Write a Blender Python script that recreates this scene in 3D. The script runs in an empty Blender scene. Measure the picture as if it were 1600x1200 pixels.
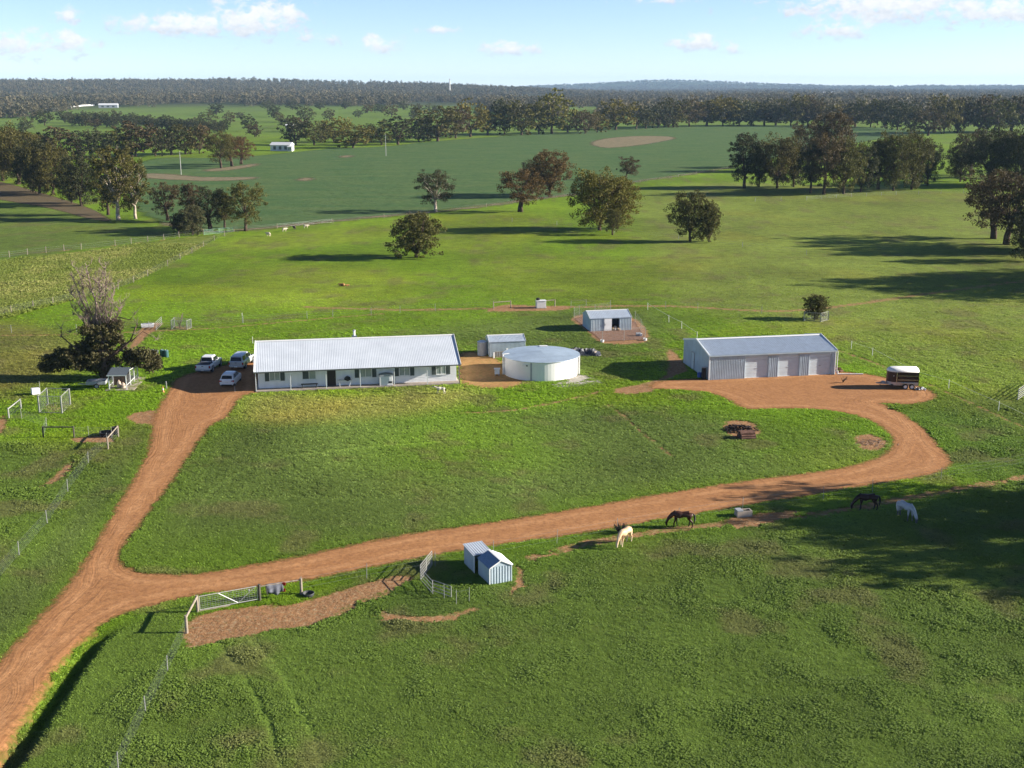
import bpy, bmesh, math, random
import numpy as np
from mathutils import Vector, Matrix

random.seed(7)
RNG = np.random.default_rng(7)
SC = bpy.context.scene
COL = SC.collection
R = math.radians

# ------------------------------------------------------------------ camera
F = 1850.0
PITCH = math.atan(465 / F)
CAMH = 34.0
cam = bpy.data.cameras.new('camera')
cam.sensor_fit = 'HORIZONTAL'
cam.sensor_width = 36
cam.lens = 36 * F / 1600
cam.clip_start = 1
cam.clip_end = 60000
camo = bpy.data.objects.new('camera', cam)
camo.location = (0, 0, CAMH)
camo.rotation_euler = (R(90) - PITCH, 0, 0)
COL.objects.link(camo)
SC.camera = camo

# ------------------------------------------------------------------ sun, sky, exposure
SUN_AZ, SUN_EL = 2.0, 19.0            # azimuth counted from +X towards +Y
SKY_STRENGTH = 0.05
sd = bpy.data.lights.new('sun', 'SUN')
sd.energy = 5.0
sd.angle = R(0.53)
sd.color = (1.0, 0.915, 0.80)
so = bpy.data.objects.new('sun', sd)
sdir = Vector((math.cos(R(SUN_EL)) * math.cos(R(SUN_AZ)), math.cos(R(SUN_EL)) * math.sin(R(SUN_AZ)), math.sin(R(SUN_EL))))
so.rotation_euler = sdir.to_track_quat('Z', 'Y').to_euler()
so.location = (120, 60, 120)
COL.objects.link(so)
vs = SC.view_settings
vs.view_transform = 'Standard'
vs.look = 'None'
vs.gamma = 1
vs.exposure = 1.36
vs.use_curve_mapping = False
SC.cycles.max_bounces = 5
SC.cycles.diffuse_bounces = 2
SC.cycles.glossy_bounces = 2
SC.cycles.transparent_max_bounces = 12
SC.cycles.volume_bounces = 1
SC.cycles.use_denoising = True


def pix_dir(px, py):
    u = (px - 800) / F
    v = (600 - py) / F
    return u, math.cos(PITCH) + v * math.sin(PITCH), -math.sin(PITCH) + v * math.cos(PITCH)


def build_world():
    w = bpy.data.worlds.new('World')
    SC.world = w
    w.use_nodes = True
    nt = w.node_tree
    N, L = nt.nodes, nt.links
    N.clear()
    out = N.new('ShaderNodeOutputWorld')
    bg = N.new('ShaderNodeBackground')
    bg.inputs['Strength'].default_value = SKY_STRENGTH
    sky = N.new('ShaderNodeTexSky')
    sky.sky_type = 'NISHITA'
    sky.sun_disc = False
    sky.sun_elevation = R(SUN_EL)
    sky.sun_rotation = R(90 - SUN_AZ)
    sky.altitude = 250
    sky.air_density = 0.55
    sky.dust_density = 0.0
    sky.ozone_density = 2.0
    tc = N.new('ShaderNodeTexCoord')
    sep = N.new('ShaderNodeSeparateXYZ')
    L.new(tc.outputs['Generated'], sep.inputs[0])

    def m(op, a, b=None, c=None, clamp=False):
        n = N.new('ShaderNodeMath')
        n.operation = op
        n.use_clamp = clamp
        for i, x in enumerate((a, b, c)):
            if x is None:
                continue
            if isinstance(x, (int, float)):
                n.inputs[i].default_value = x
            else:
                L.new(x, n.inputs[i])
        return n.outputs[0]
    az = m('MULTIPLY', m('ARCTAN2', sep.outputs[0], sep.outputs[1]), 57.29578)
    el = m('MULTIPLY', m('ARCSINE', sep.outputs[2]), 57.29578)
    comb = N.new('ShaderNodeCombineXYZ')
    L.new(az, comb.inputs[0])
    L.new(m('MULTIPLY', el, 1.5), comb.inputs[1])

    def noise(scale, detail, rough, dist=0.0, off=None):
        n = N.new('ShaderNodeTexNoise')
        n.inputs['Scale'].default_value = scale
        n.inputs['Detail'].default_value = detail
        n.inputs['Roughness'].default_value = rough
        n.inputs['Distortion'].default_value = dist
        if off:
            mp = N.new('ShaderNodeMapping')
            mp.inputs['Location'].default_value = off
            L.new(comb.outputs[0], mp.inputs[0])
            L.new(mp.outputs[0], n.inputs['Vector'])
        else:
            L.new(comb.outputs[0], n.inputs['Vector'])
        return n.outputs['Fac']
    n1 = noise(1.3, 6, 0.62, 0.3)
    n2 = noise(0.085, 4, 0.5, 0.0, (31, 7, 3))
    # cumulus in view: centre px, half sizes px, weight
    clouds = [(400, 34, 80, 34, 1.0), (300, 40, 95, 22, 1.0), (225, 40, 55, 17, 0.8), (455, 28, 26, 26, 0.9), (595, 73, 32, 18, .95), (798, 77, 50, 13, .9),
              (103, 28, 22, 15, .7), (30, 74, 58, 24, .85), (110, 68, 42, 20, .8), (683, 47, 36, 8, .75), (1090, 67, 45, 16, .95), (1145, 77, 22, 9, .7),
              (1390, 10, 170, 34, 1.0), (1560, 18, 130, 26, .9), (1310, 48, 60, 16, .75), (505, 61, 40, 8, .6), (1030, 2, 60, 6, .55)]
    field = None
    under = None
    for px, py, rx, ry, wt in clouds:
        x, y, z = pix_dir(px, py)
        ca = math.degrees(math.atan2(x, y))
        ce = math.degrees(math.asin(z / math.sqrt(x * x + y * y + z * z)))
        ra = math.degrees(rx / F)
        re = math.degrees(ry / F)
        dx = m('MULTIPLY', m('SUBTRACT', az, ca), 1 / ra)
        dy = m('MULTIPLY', m('SUBTRACT', el, ce), 1 / re)
        dyl = m('MULTIPLY', m('MINIMUM', dy, 0.0), 1.25)      # flatter base
        dyy = m('ADD', m('MAXIMUM', dy, 0.0), dyl)
        d = m('SQRT', m('ADD', m('MULTIPLY', dx, dx), m('MULTIPLY', dyy, dyy)))
        b = m('MULTIPLY', m('SUBTRACT', 1.15, d), wt)
        sh = m('MULTIPLY', dy, m('GREATER_THAN', b, -.6))
        field = b if field is None else m('MAXIMUM', field, b)
        lit = m('MULTIPLY', m('MAXIMUM', m('ADD', b, .6), 0.0), m('ADD', m('MULTIPLY', dy, .5), .5, clamp=True))
        under = lit if under is None else m('MAXIMUM', under, lit)
    # the same broken cumulus carries on everywhere else above the view
    high = m('MULTIPLY', m('SUBTRACT', el, 4.6), 0.5, clamp=True)
    gen = m('MULTIPLY', m('SUBTRACT', n2, 0.66), 7.0)
    gen = m('ADD', m('MULTIPLY', gen, high), m('MULTIPLY', m('SUBTRACT', 1.0, high), -1.5))
    field = m('MAXIMUM', m('MAXIMUM', field, -1.5), gen)
    dens = m('ADD', field, m('MULTIPLY', m('SUBTRACT', n1, 0.55), 3.4))
    cov = N.new('ShaderNodeMapRange')
    cov.interpolation_type = 'SMOOTHSTEP'
    L.new(dens, cov.inputs['Value'])
    cov.inputs['From Min'].default_value = -0.15
    cov.inputs['From Max'].default_value = .75
    cov.inputs['To Max'].default_value = 0.93
    br = N.new('ShaderNodeMapRange')
    L.new(m('ADD', under, m('MULTIPLY', m('SUBTRACT', noise(2.4, 4, .6, 0, (9, 3, 1)), .5), 1.6)), br.inputs['Value'])
    br.inputs['From Min'].default_value = 0.0
    br.inputs['From Max'].default_value = 1.0
    cc = N.new('ShaderNodeMix')
    cc.data_type = 'RGBA'
    L.new(br.outputs[0], cc.inputs['Factor'])
    cc.inputs['A'].default_value = (5.4, 5.8, 6.4, 1)
    cc.inputs['B'].default_value = (8.2, 8.2, 8.2, 1)
    mix = N.new('ShaderNodeMix')
    mix.data_type = 'RGBA'
    L.new(cov.outputs[0], mix.inputs['Factor'])
    tint = N.new('ShaderNodeVectorMath')
    tint.operation = 'MULTIPLY'
    L.new(sky.outputs[0], tint.inputs[0])
    tint.inputs[1].default_value = (1.07, 1.0, 1.04)
    # whiter, brighter air low over the whole horizon
    low = N.new('ShaderNodeVectorMath')
    low.operation = 'SCALE'
    L.new(tint.outputs[0], low.inputs[0])
    bell = m('MULTIPLY', m('SUBTRACT', el, 6.0), 1 / 9.0)
    L.new(m('ADD', 1.0, m('MULTIPLY', m('POWER', 2.718, m('MULTIPLY', m('MULTIPLY', bell, bell), -1.0)), .50)), low.inputs['Scale'])
    L.new(low.outputs[0], mix.inputs['A'])
    L.new(cc.outputs['Result'], mix.inputs['B'])
    L.new(mix.outputs['Result'], bg.inputs['Color'])
    L.new(bg.outputs[0], out.inputs[0])


build_world()
SC.world.cycles.sampling_method = 'MANUAL'
SC.world.cycles.sample_map_resolution = 128


# ------------------------------------------------------------------ places on the ground
def at(px, py, z=0.0):
    """point where the sight line of a photo pixel meets height z"""
    u, dy, dz = pix_dir(px, py)
    t = (CAMH - z) / -dz
    return Vector((u * t, dy * t, z))


def px_of(x, y, z):
    dz = z - CAMH
    d = y * math.cos(PITCH) - dz * math.sin(PITCH)
    v = y * math.sin(PITCH) + dz * math.cos(PITCH)
    return 800 + F * x / d, 600 - F * v / d


def depth_at(p):
    return p.y * math.cos(PITCH) - (p.z - CAMH) * math.sin(PITCH)


# vectorised value noise
_PERM = RNG.random((256, 256))


def vnoise(x, y, s):
    x = np.asarray(x) / s + 1000.3
    y = np.asarray(y) / s + 1000.7
    xi = np.floor(x).astype(int)
    yi = np.floor(y).astype(int)
    fx = x - xi
    fy = y - yi
    fx = fx * fx * (3 - 2 * fx)
    fy = fy * fy * (3 - 2 * fy)
    g = lambda a, b: _PERM[a % 256, b % 256]
    return (g(xi, yi) * (1 - fx) + g(xi + 1, yi) * fx) * (1 - fy) + (g(xi, yi + 1) * (1 - fx) + g(xi + 1, yi + 1) * fx) * fy


def fbm(x, y, s, o=4):
    t = 0
    a = 0.5
    for i in range(o):
        t = t + a * vnoise(x + 37 * i, y - 19 * i, s / 2 ** i)
        a *= 0.5
    return t / (1 - 0.5 ** o)


def smooth(e0, e1, x):
    t = np.clip((x - e0) / (e1 - e0), 0, 1)
    return t * t * (3 - 2 * t)


def catmull(pts, n=6, closed=True):
    out = []
    k = len(pts)
    rng = range(k) if closed else range(k - 1)
    for i in rng:
        if closed:
            p0, p1, p2, p3 = pts[i - 1], pts[i], pts[(i + 1) % k], pts[(i + 2) % k]
        else:
            p0, p1, p2, p3 = pts[max(i - 1, 0)], pts[i], pts[i + 1], pts[min(i + 2, k - 1)]
        for j in range(n):
            t = j / n
            out.append(tuple(0.5 * ((2 * p1[a]) + (-p0[a] + p2[a]) * t + (2 * p0[a] - 5 * p1[a] + 4 * p2[a] - p3[a]) * t * t + (-p0[a] + 3 * p1[a] - 3 * p2[a] + p3[a]) * t ** 3) for a in (0, 1)))
    if not closed:
        out.append(tuple(pts[-1][:2]))
    return out


def ground_poly(pxs, n=5):
    return catmull([tuple(at(*p)[:2]) for p in pxs], n) if n > 1 else [tuple(at(*p)[:2]) for p in pxs]


def seg_dist(x, y, pts, closed):
    d = np.full(x.shape, 1e9)
    k = len(pts)
    for i in range(k if closed else k - 1):
        ax, ay = pts[i]
        bx, by = pts[(i + 1) % k]
        dx, dy = bx - ax, by - ay
        l2 = dx * dx + dy * dy + 1e-12
        t = np.clip(((x - ax) * dx + (y - ay) * dy) / l2, 0, 1)
        d = np.minimum(d, (x - ax - t * dx) ** 2 + (y - ay - t * dy) ** 2)
    return np.sqrt(d)


def inside(x, y, pts):
    c = np.zeros(x.shape, bool)
    k = len(pts)
    j = k - 1
    for i in range(k):
        xi, yi = pts[i]
        xj, yj = pts[j]
        if yi != yj:
            c ^= ((yi > y) != (yj > y)) & (x < (xj - xi) * (y - yi) / (yj - yi) + xi)
        j = i
    return c


def sdist(x, y, pts):
    """signed distance, positive inside"""
    d = seg_dist(x, y, pts, True)
    return np.where(inside(x, y, pts), d, -d)


def region(x, y, pts, feather):
    """soft 0..1 weight of a polygon, only evaluated near it"""
    w = np.zeros(x.shape)
    a = np.array(pts)
    lo = a.min(0) - feather
    hi = a.max(0) + feather
    k = (x > lo[0]) & (x < hi[0]) & (y > lo[1]) & (y < hi[1])
    if k.any():
        w[k] = smooth(-feather, feather, sdist(x[k], y[k], pts))
    return w


ROAD_PX = [(-60, 1105), (0, 1035), (60, 968), (110, 912), (150, 850), (185, 790), (215, 740), (236, 692), (238, 664), (246, 640), (262, 616), (274, 594), (300, 583), (345, 572), (400, 566),
           (404, 610), (378, 619), (356, 650), (331, 664), (310, 690), (290, 720), (268, 752), (240, 790), (214, 825), (194, 852), (188, 875), (203, 890), (240, 897), (300, 898), (380, 886),
           (480, 868), (600, 842), (720, 823), (850, 804), (960, 785), (1080, 765), (1200, 747), (1300, 734), (1368, 717), (1393, 700), (1394, 683), (1375, 665), (1340, 650), (1290, 641),
           (1230, 638), (1165, 638), (1135, 622), (1095, 611), (1022, 607), (1026, 597), (1075, 592), (1108, 592), (1200, 587), (1310, 581), (1395, 592), (1452, 610), (1460, 622), (1425, 631),
           (1378, 630), (1402, 642), (1440, 668), (1470, 700), (1484, 720), (1470, 736), (1420, 747), (1300, 767), (1200, 784), (1100, 801), (960, 825), (850, 841), (700, 863), (580, 886),
           (480, 906), (380, 921), (310, 929), (240, 945), (200, 956), (160, 976), (100, 1027), (60, 1087), (30, 1132), (0, 1182), (-60, 1290)]
ROAD = ground_poly(ROAD_PX, 4)
DITCH = [tuple(at(*p)[:2]) for p in [(-40, 1275), (15, 1192), (60, 1130), (95, 1075), (122, 1035), (150, 1000), (190, 972)]]
BARE = []      # (polygon, feather): bare red soil in the grass
for pts in [[(288, 1012), (306, 962), (400, 947), (470, 941), (570, 911), (625, 899), (650, 905), (600, 926), (540, 952), (500, 976), (430, 986), (350, 1001)],
            [(590, 952), (630, 962), (690, 962), (735, 950), (725, 960), (690, 972), (640, 973), (600, 965)],
            [(800, 880), (820, 895), (818, 915), (790, 935), (800, 915), (806, 900)],
            [(718, 553), (752, 552), (790, 572), (815, 600), (760, 606), (726, 598), (716, 580)],
            [(893, 497), (935, 489), (995, 500), (1012, 533), (942, 536), (915, 515)],
            [(1130, 662), (1150, 656), (1180, 661), (1186, 676), (1165, 687), (1138, 680)],
            [(1335, 684), (1360, 678), (1386, 690), (1380, 702), (1350, 704)],
            [(196, 650), (240, 641), (246, 660), (215, 662)], [(62, 765), (108, 722), (116, 724), (100, 745)],
            [(110, 685), (165, 681), (180, 690), (130, 692)], [(205, 535), (228, 508), (252, 505), (248, 512), (225, 530), (205, 548)],
            [(760, 486), (790, 476), (840, 478), (890, 478), (880, 484), (820, 486)],
            [(1045, 545), (1075, 575), (1060, 585), (1020, 600), (1000, 600), (1040, 585)],
            [(960, 608), (1010, 600), (1020, 612), (975, 616)], [(1135, 812), (1180, 803), (1260, 797), (1200, 820), (1150, 826)],
            [(0, 650), (12, 655), (8, 672), (-10, 680)],
            [(885, 592), (905, 586), (918, 590), (895, 598)]]:
    BARE.append((ground_poly(pts, 4), 0.7))
PATHS = [([(835, 872), (900, 852), (960, 842), (1030, 830), (1110, 821), (1180, 812), (1270, 803), (1340, 793), (1420, 778), (1500, 764), (1600, 747), (1700, 732)], 0.75),
         ([(480, 480), (620, 484), (760, 482), (880, 480), (1040, 478), (1200, 486), (1300, 480), (1450, 459), (1600, 439), (1720, 425)], 0.9),
         ([(725, 645), (800, 641), (850, 632), (940, 612)], 0.35), ([(950, 632), (980, 655), (1020, 690), (1050, 712)], 0.16),
         ([(0, 524), (120, 522), (250, 517), (340, 512), (480, 500), (600, 490)], 0.3), ([(0, 400), (120, 390), (230, 378), (300, 371)], .5),
         ([(595, 970), (640, 966), (700, 968), (740, 952)], .35), ([(600, 925), (560, 940), (520, 960)], .8),
         ([(1290, 540), (1400, 580), (1500, 622), (1600, 668)], .2)]
PATHS = [(catmull([tuple(at(*p)[:2]) for p in a], 4, False), w) for a, w in PATHS]


def height(x, y):
    x = np.asarray(x, float)
    y = np.asarray(y, float)
    r = np.hypot(x, y)
    az = np.degrees(np.arctan2(x, y))
    h = 43 * np.exp(-((r - 4700) / 1150.0) ** 2) * smooth(7, -8, az) * (0.9 + 0.2 * vnoise(az, r * 0, 5))
    h = h + 78 * np.exp(-((r - 11200) / 1300.0) ** 2) * (0.38 + 0.62 * np.exp(-((az - 7.5) / 4.2) ** 2)) * smooth(-4, 3, az)
    h = h + 9 * smooth(2500, 6000, r) * (vnoise(x, y, 900) - .3)
    h = h + 7 * smooth(1050, 1500, r) * smooth(3600, 2400, r) * (fbm(x, y, 420, 2) - .42)
    h = h + 16 * smooth(3300, 4500, r) * smooth(6500, 5200, r) * (fbm(x + 900, y, 700, 2) - .5) * smooth(9, -3, az)
    near = smooth(230, 150, y) * smooth(42, 50, y)
    h = h + near * 0.10 * (fbm(x, y, 7.0, 3) - 0.5)
    k = (np.abs(x) < 80) & (y > 30) & (y < 110)
    if k.any():
        d = seg_dist(x[k], y[k], DITCH, False)
        h[k] = h[k] - 0.75 * smooth(1.15, 0.1, d) * smooth(72, 66, y[k])
    return h


def hz(x, y):
    return float(height(np.array([x]), np.array([y]))[0])


def spot(px, py):
    p = at(px, py)
    for _ in range(6 if p.y > 900 else 2):
        z = hz(p.x, p.y)
        p = at(px, py, z)
    p.z = hz(p.x, p.y)
    return p


# ------------------------------------------------------------------ materials
def new_mat(name):
    m = bpy.data.materials.new(name)
    m.use_nodes = True
    nt = m.node_tree
    return m, nt, nt.nodes['Principled BSDF']


def mat(name, col, rough=0.6, metal=0.0, noise=0.12, scale=6.0, bump=0.0, spec=0.4, col2=None):
    """base colour with procedural mottling and wear"""
    m, nt, b = new_mat(name)
    N, L = nt.nodes, nt.links
    tc = N.new('ShaderNodeTexCoord')
    n = N.new('ShaderNodeTexNoise')
    n.inputs['Scale'].default_value = scale
    n.inputs['Detail'].default_value = 6
    n.inputs['Roughness'].default_value = 0.65
    L.new(tc.outputs['Object'], n.inputs['Vector'])
    r = N.new('ShaderNodeMapRange')
    r.inputs['From Min'].default_value = 0.3
    r.inputs['From Max'].default_value = 0.7
    L.new(n.outputs['Fac'], r.inputs['Value'])
    mx = N.new('ShaderNodeMix')
    mx.data_type = 'RGBA'
    L.new(r.outputs[0], mx.inputs['Factor'])
    c2 = col2 if col2 else tuple(c * (1 - 2 * noise) for c in col)
    mx.inputs['A'].default_value = (*c2, 1)
    mx.inputs['B'].default_value = (*[min(1, c * (1 + noise * .5)) for c in col], 1)
    L.new(mx.outputs['Result'], b.inputs['Base Color'])
    b.inputs['Roughness'].default_value = rough
    b.inputs['Metallic'].default_value = metal
    b.inputs['Specular IOR Level'].default_value = spec
    if bump:
        bp = N.new('ShaderNodeBump')
        bp.inputs['Strength'].default_value = 1
        bp.inputs['Distance'].default_value = bump
        L.new(n.outputs['Fac'], bp.inputs['Height'])
        L.new(bp.outputs[0], b.inputs['Normal'])
    return m


def leaf_mat(name, col, var=0.35, trans=0.25, use_obj=True, hue=0.0):
    """foliage: tinted by the object's own colour, varied leaf by leaf and clump by clump"""
    m, nt, b = new_mat(name)
    N, L = nt.nodes, nt.links
    geo = N.new('ShaderNodeNewGeometry')
    tc = N.new('ShaderNodeTexCoord')
    n = N.new('ShaderNodeTexNoise')
    n.inputs['Scale'].default_value = 0.9
    n.inputs['Detail'].default_value = 3
    L.new(tc.outputs['Object'], n.inputs['Vector'])
    oi = N.new('ShaderNodeObjectInfo')
    add = N.new('ShaderNodeMath')
    add.operation = 'MULTIPLY_ADD'
    L.new(geo.outputs['Random Per Island'], add.inputs[0])
    add.inputs[1].default_value = 0.6
    L.new(n.outputs['Fac'], add.inputs[2])
    mr = N.new('ShaderNodeMapRange')
    mr.inputs['From Min'].default_value = 0.3
    mr.inputs['From Max'].default_value = 1.2
    mr.inputs['To Min'].default_value = 1 - var
    mr.inputs['To Max'].default_value = 1 + var
    L.new(add.outputs[0], mr.inputs['Value'])
    mul = N.new('ShaderNodeVectorMath')
    mul.operation = 'SCALE'
    if use_obj:
        L.new(oi.outputs['Color'], mul.inputs[0])
    else:
        rm = N.new('ShaderNodeMix')
        rm.data_type = 'RGBA'
        L.new(oi.outputs['Random'], rm.inputs['Factor'])
        rm.inputs['A'].default_value = (*[c * .72 for c in col], 1)
        rm.inputs['B'].default_value = (col[0] * 1.45, col[1] * 1.2, col[2] * 1.1, 1)
        L.new(rm.outputs['Result'], mul.inputs[0])
    L.new(mr.outputs[0], mul.inputs['Scale'])
    L.new(mul.outputs[0], b.inputs['Base Color'])
    b.inputs['Roughness'].default_value = 0.65
    b.inputs['Specular IOR Level'].default_value = 0.18
    tr = N.new('ShaderNodeBsdfTranslucent')
    L.new(mul.outputs[0], tr.inputs['Color'])
    ms = N.new('ShaderNodeMixShader')
    ms.inputs[0].default_value = trans
    L.new(b.outputs[0], ms.inputs[1])
    L.new(tr.outputs[0], ms.inputs[2])
    L.new(ms.outputs[0], N['Material Output'].inputs['Surface'])
    return m


SOIL_A = (0.42, 0.195, 0.092)
SOIL_B = (0.27, 0.118, 0.056)


def ground_mat():
    m, nt, b = new_mat('pasture')
    N, L = nt.nodes, nt.links
    geo = N.new('ShaderNodeNewGeometry')

    def noise(s, d=5, r=.6, vec=None):
        n = N.new('ShaderNodeTexNoise')
        n.inputs['Scale'].default_value = s
        n.inputs['Detail'].default_value = d
        n.inputs['Roughness'].default_value = r
        L.new(vec or geo.outputs['Position'], n.inputs['Vector'])
        return n.outputs['Fac']

    def rng(v, a, bb, c=0.0, d=1.0):
        n = N.new('ShaderNodeMapRange')
        L.new(v, n.inputs['Value'])
        for k, x in zip(('From Min', 'From Max', 'To Min', 'To Max'), (a, bb, c, d)):
            n.inputs[k].default_value = x
        return n.outputs[0]

    def mixc(f, a, bb):
        n = N.new('ShaderNodeMix')
        n.data_type = 'RGBA'
        L.new(f, n.inputs['Factor'])
        for k, x in (('A', a), ('B', bb)):
            if isinstance(x, tuple):
                n.inputs[k].default_value = (*x, 1)
            else:
                L.new(x, n.inputs[k])
        return n.outputs['Result']

    def math_(op, a, bb):
        n = N.new('ShaderNodeMath')
        n.operation = op
        for i, x in enumerate((a, bb)):
            if isinstance(x, (int, float)):
                n.inputs[i].default_value = x
            else:
                L.new(x, n.inputs[i])
        return n.outputs[0]
    at_ = N.new('ShaderNodeAttribute')
    at_.attribute_name = 'gcol'
    ba = N.new('ShaderNodeAttribute')
    ba.attribute_name = 'bare'
    fine = noise(3.2, 6, .7)
    mid = noise(0.45, 5, .65)
    sc = N.new('ShaderNodeVectorMath')
    sc.operation = 'SCALE'
    L.new(at_.outputs['Color'], sc.inputs[0])
    L.new(math_('MULTIPLY', rng(fine, .3, .7, .5, 1.42), rng(mid, .32, .68, .74, 1.22)), sc.inputs['Scale'])
    # yellower and browner tufts in the sward
    spk = rng(noise(1.1, 6, .75), .52, .66, 0, .8)
    yel = N.new('ShaderNodeVectorMath')
    yel.operation = 'MULTIPLY'
    L.new(sc.outputs[0], yel.inputs[0])
    yel.inputs[1].default_value = (1.25, 1.04, .9)
    grass = mixc(spk, sc.outputs[0], yel.outputs[0])
    soil = mixc(rng(noise(1.3, 6, .75), .35, .65), (.22, .112, .052), (.36, .195, .092))
    soil = mixc(rng(noise(3.0, 5, .75), .5, .66), soil, (0.37, 0.27, 0.155))
    soil = mixc(rng(noise(2.1, 6, .8), .56, .68, 0, .8), soil, (0.12, 0.12, 0.035))
    edge = math_('ADD', ba.outputs['Fac'], math_('MULTIPLY', math_('SUBTRACT', noise(1.3, 8, .8), .5), 2.6))
    L.new(mixc(rng(edge, .32, .72), grass, soil), b.inputs['Base Color'])
    b.inputs['Roughness'].default_value = 0.9
    b.inputs['Specular IOR Level'].default_value = 0.1
    bp = N.new('ShaderNodeBump')
    bp.inputs['Strength'].default_value = 0.8
    bp.inputs['Distance'].default_value = 0.16
    L.new(math_('ADD', noise(1.9, 6, .7), math_('MULTIPLY', noise(0.12, 3, .5), 2.5)), bp.inputs['Height'])
    L.new(bp.outputs[0], b.inputs['Normal'])
    return m


def sheet_mat(name, ca, cb, scale=1.0, edge_noise=1.2, edge_scale=1.2, stripes=0.0, speck=None, bump=0.05, soft=0.35, yscale=1.0, spk_s=2.0, rut=0.0):
    """thin ground cover whose outer fringe breaks up into the grass (attribute sd = metres inside its edge)"""
    m, nt, b = new_mat(name)
    N, L = nt.nodes, nt.links
    geo = N.new('ShaderNodeNewGeometry')
    mp = N.new('ShaderNodeMapping')
    mp.inputs['Scale'].default_value = (1, yscale, 1)
    L.new(geo.outputs['Position'], mp.inputs[0])

    def noise(s, d=5, r=.65):
        n = N.new('ShaderNodeTexNoise')
        n.inputs['Scale'].default_value = s
        n.inputs['Detail'].default_value = d
        n.inputs['Roughness'].default_value = r
        L.new(mp.outputs[0], n.inputs['Vector'])
        return n.outputs['Fac']

    def rng(v, a, bb, c=0.0, d=1.0):
        n = N.new('ShaderNodeMapRange')
        L.new(v, n.inputs['Value'])
        for k, x in zip(('From Min', 'From Max', 'To Min', 'To Max'), (a, bb, c, d)):
            n.inputs[k].default_value = x
        return n.outputs[0]

    def mth(op, a, bb):
        n = N.new('ShaderNodeMath')
        n.operation = op
        for i, x in enumerate((a, bb)):
            if isinstance(x, (int, float)):
                n.inputs[i].default_value = x
            else:
                L.new(x, n.inputs[i])
        return n.outputs[0]

    def mixc(f, a, bb):
        n = N.new('ShaderNodeMix')
        n.data_type = 'RGBA'
        L.new(f, n.inputs['Factor'])
        for k, x in (('A', a), ('B', bb)):
            if isinstance(x, tuple):
                n.inputs[k].default_value = (*x, 1)
            else:
                L.new(x, n.inputs[k])
        return n.outputs['Result']
    sda = N.new('ShaderNodeAttribute')
    sda.attribute_name = 'sd'
    c = mixc(rng(noise(scale, 6), .33, .67), ca, cb)
    hgt = noise(scale * 3, 6, .7)
    if stripes:
        # wheel marks follow the edges of the track
        comb = N.new('ShaderNodeCombineXYZ')
        L.new(mth('ADD', sda.outputs['Fac'], mth('MULTIPLY', noise(.12, 2, .4), 3.0)), comb.inputs[0])
        L.new(mth('MULTIPLY', noise(.05, 1, .3), 2.0), comb.inputs[1])
        wn = N.new('ShaderNodeTexNoise')
        wn.inputs['Scale'].default_value = 2.3
        wn.inputs['Detail'].default_value = 4
        wn.inputs['Roughness'].default_value = 0.75
        L.new(comb.outputs[0], wn.inputs['Vector'])
        st = rng(wn.outputs['Fac'], .38, .66)
        c = mixc(mth('MULTIPLY', st, stripes), c, tuple(min(1, x * k) for x, k in zip(ca, (1.4, 1.5, 1.55))))
        hgt = mth('ADD', hgt, mth('MULTIPLY', wn.outputs['Fac'], 1.3))
    if rut:
        # two paler compacted wheel lines a set distance in from each edge
        dd_ = mth('ABSOLUTE', mth('SUBTRACT', mth('ADD', sda.outputs['Fac'], mth('MULTIPLY', mth('SUBTRACT', noise(.25, 3, .5), .5), 1.4)), rut), 0.0)
        c = mixc(mth('MULTIPLY', rng(dd_, .55, .12), rng(noise(.5, 4, .6), .35, .6, .15, .7)), c, tuple(min(1, x * k) for x, k in zip(cb, (1.22, 1.3, 1.4))))
    if speck:
        c = mixc(rng(noise(spk_s, 6, .75), .48, .64, 0, .8), c, speck)
    fine = N.new('ShaderNodeVectorMath')
    fine.operation = 'SCALE'
    L.new(c, fine.inputs[0])
    L.new(rng(noise(scale * 5, 5, .75), .3, .7, .8, 1.2), fine.inputs['Scale'])
    L.new(fine.outputs[0], b.inputs['Base Color'])
    b.inputs['Roughness'].default_value = 0.92
    b.inputs['Specular IOR Level'].default_value = 0.1
    bp = N.new('ShaderNodeBump')
    bp.inputs['Strength'].default_value = 0.8
    bp.inputs['Distance'].default_value = bump
    L.new(hgt, bp.inputs['Height'])
    L.new(bp.outputs[0], b.inputs['Normal'])
    tr = N.new('ShaderNodeBsdfTransparent')
    ms = N.new('ShaderNodeMixShader')
    v = mth('ADD', sda.outputs['Fac'], mth('MULTIPLY', mth('SUBTRACT', noise(edge_scale, 6, .72), .5), edge_noise * 2))
    L.new(rng(v, -soft, soft), ms.inputs[0])
    L.new(tr.outputs[0], ms.inputs[1])
    L.new(b.outputs[0], ms.inputs[2])
    L.new(ms.outputs[0], N['Material Output'].inputs['Surface'])
    return m


# ------------------------------------------------------------------ mesh helpers
def np_mesh(name, verts, faces, attrs=None):
    """faces: (n,3) or (n,4) array"""
    me = bpy.data.meshes.new(name)
    verts = np.ascontiguousarray(verts, np.float32)
    faces = np.ascontiguousarray(faces, np.int32)
    n, k = faces.shape
    me.vertices.add(len(verts))
    me.vertices.foreach_set('co', verts.ravel())
    me.loops.add(n * k)
    me.loops.foreach_set('vertex_index', faces.ravel())
    me.polygons.add(n)
    me.polygons.foreach_set('loop_start', np.arange(0, n * k, k, dtype=np.int32))
    me.update(calc_edges=True)
    for nm, (ty, arr) in (attrs or {}).items():
        a = me.attributes.new(nm, ty, 'POINT')
        a.data.foreach_set('color' if ty == 'FLOAT_COLOR' else 'value', np.ascontiguousarray(arr, np.float32).ravel())
    return me


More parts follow.
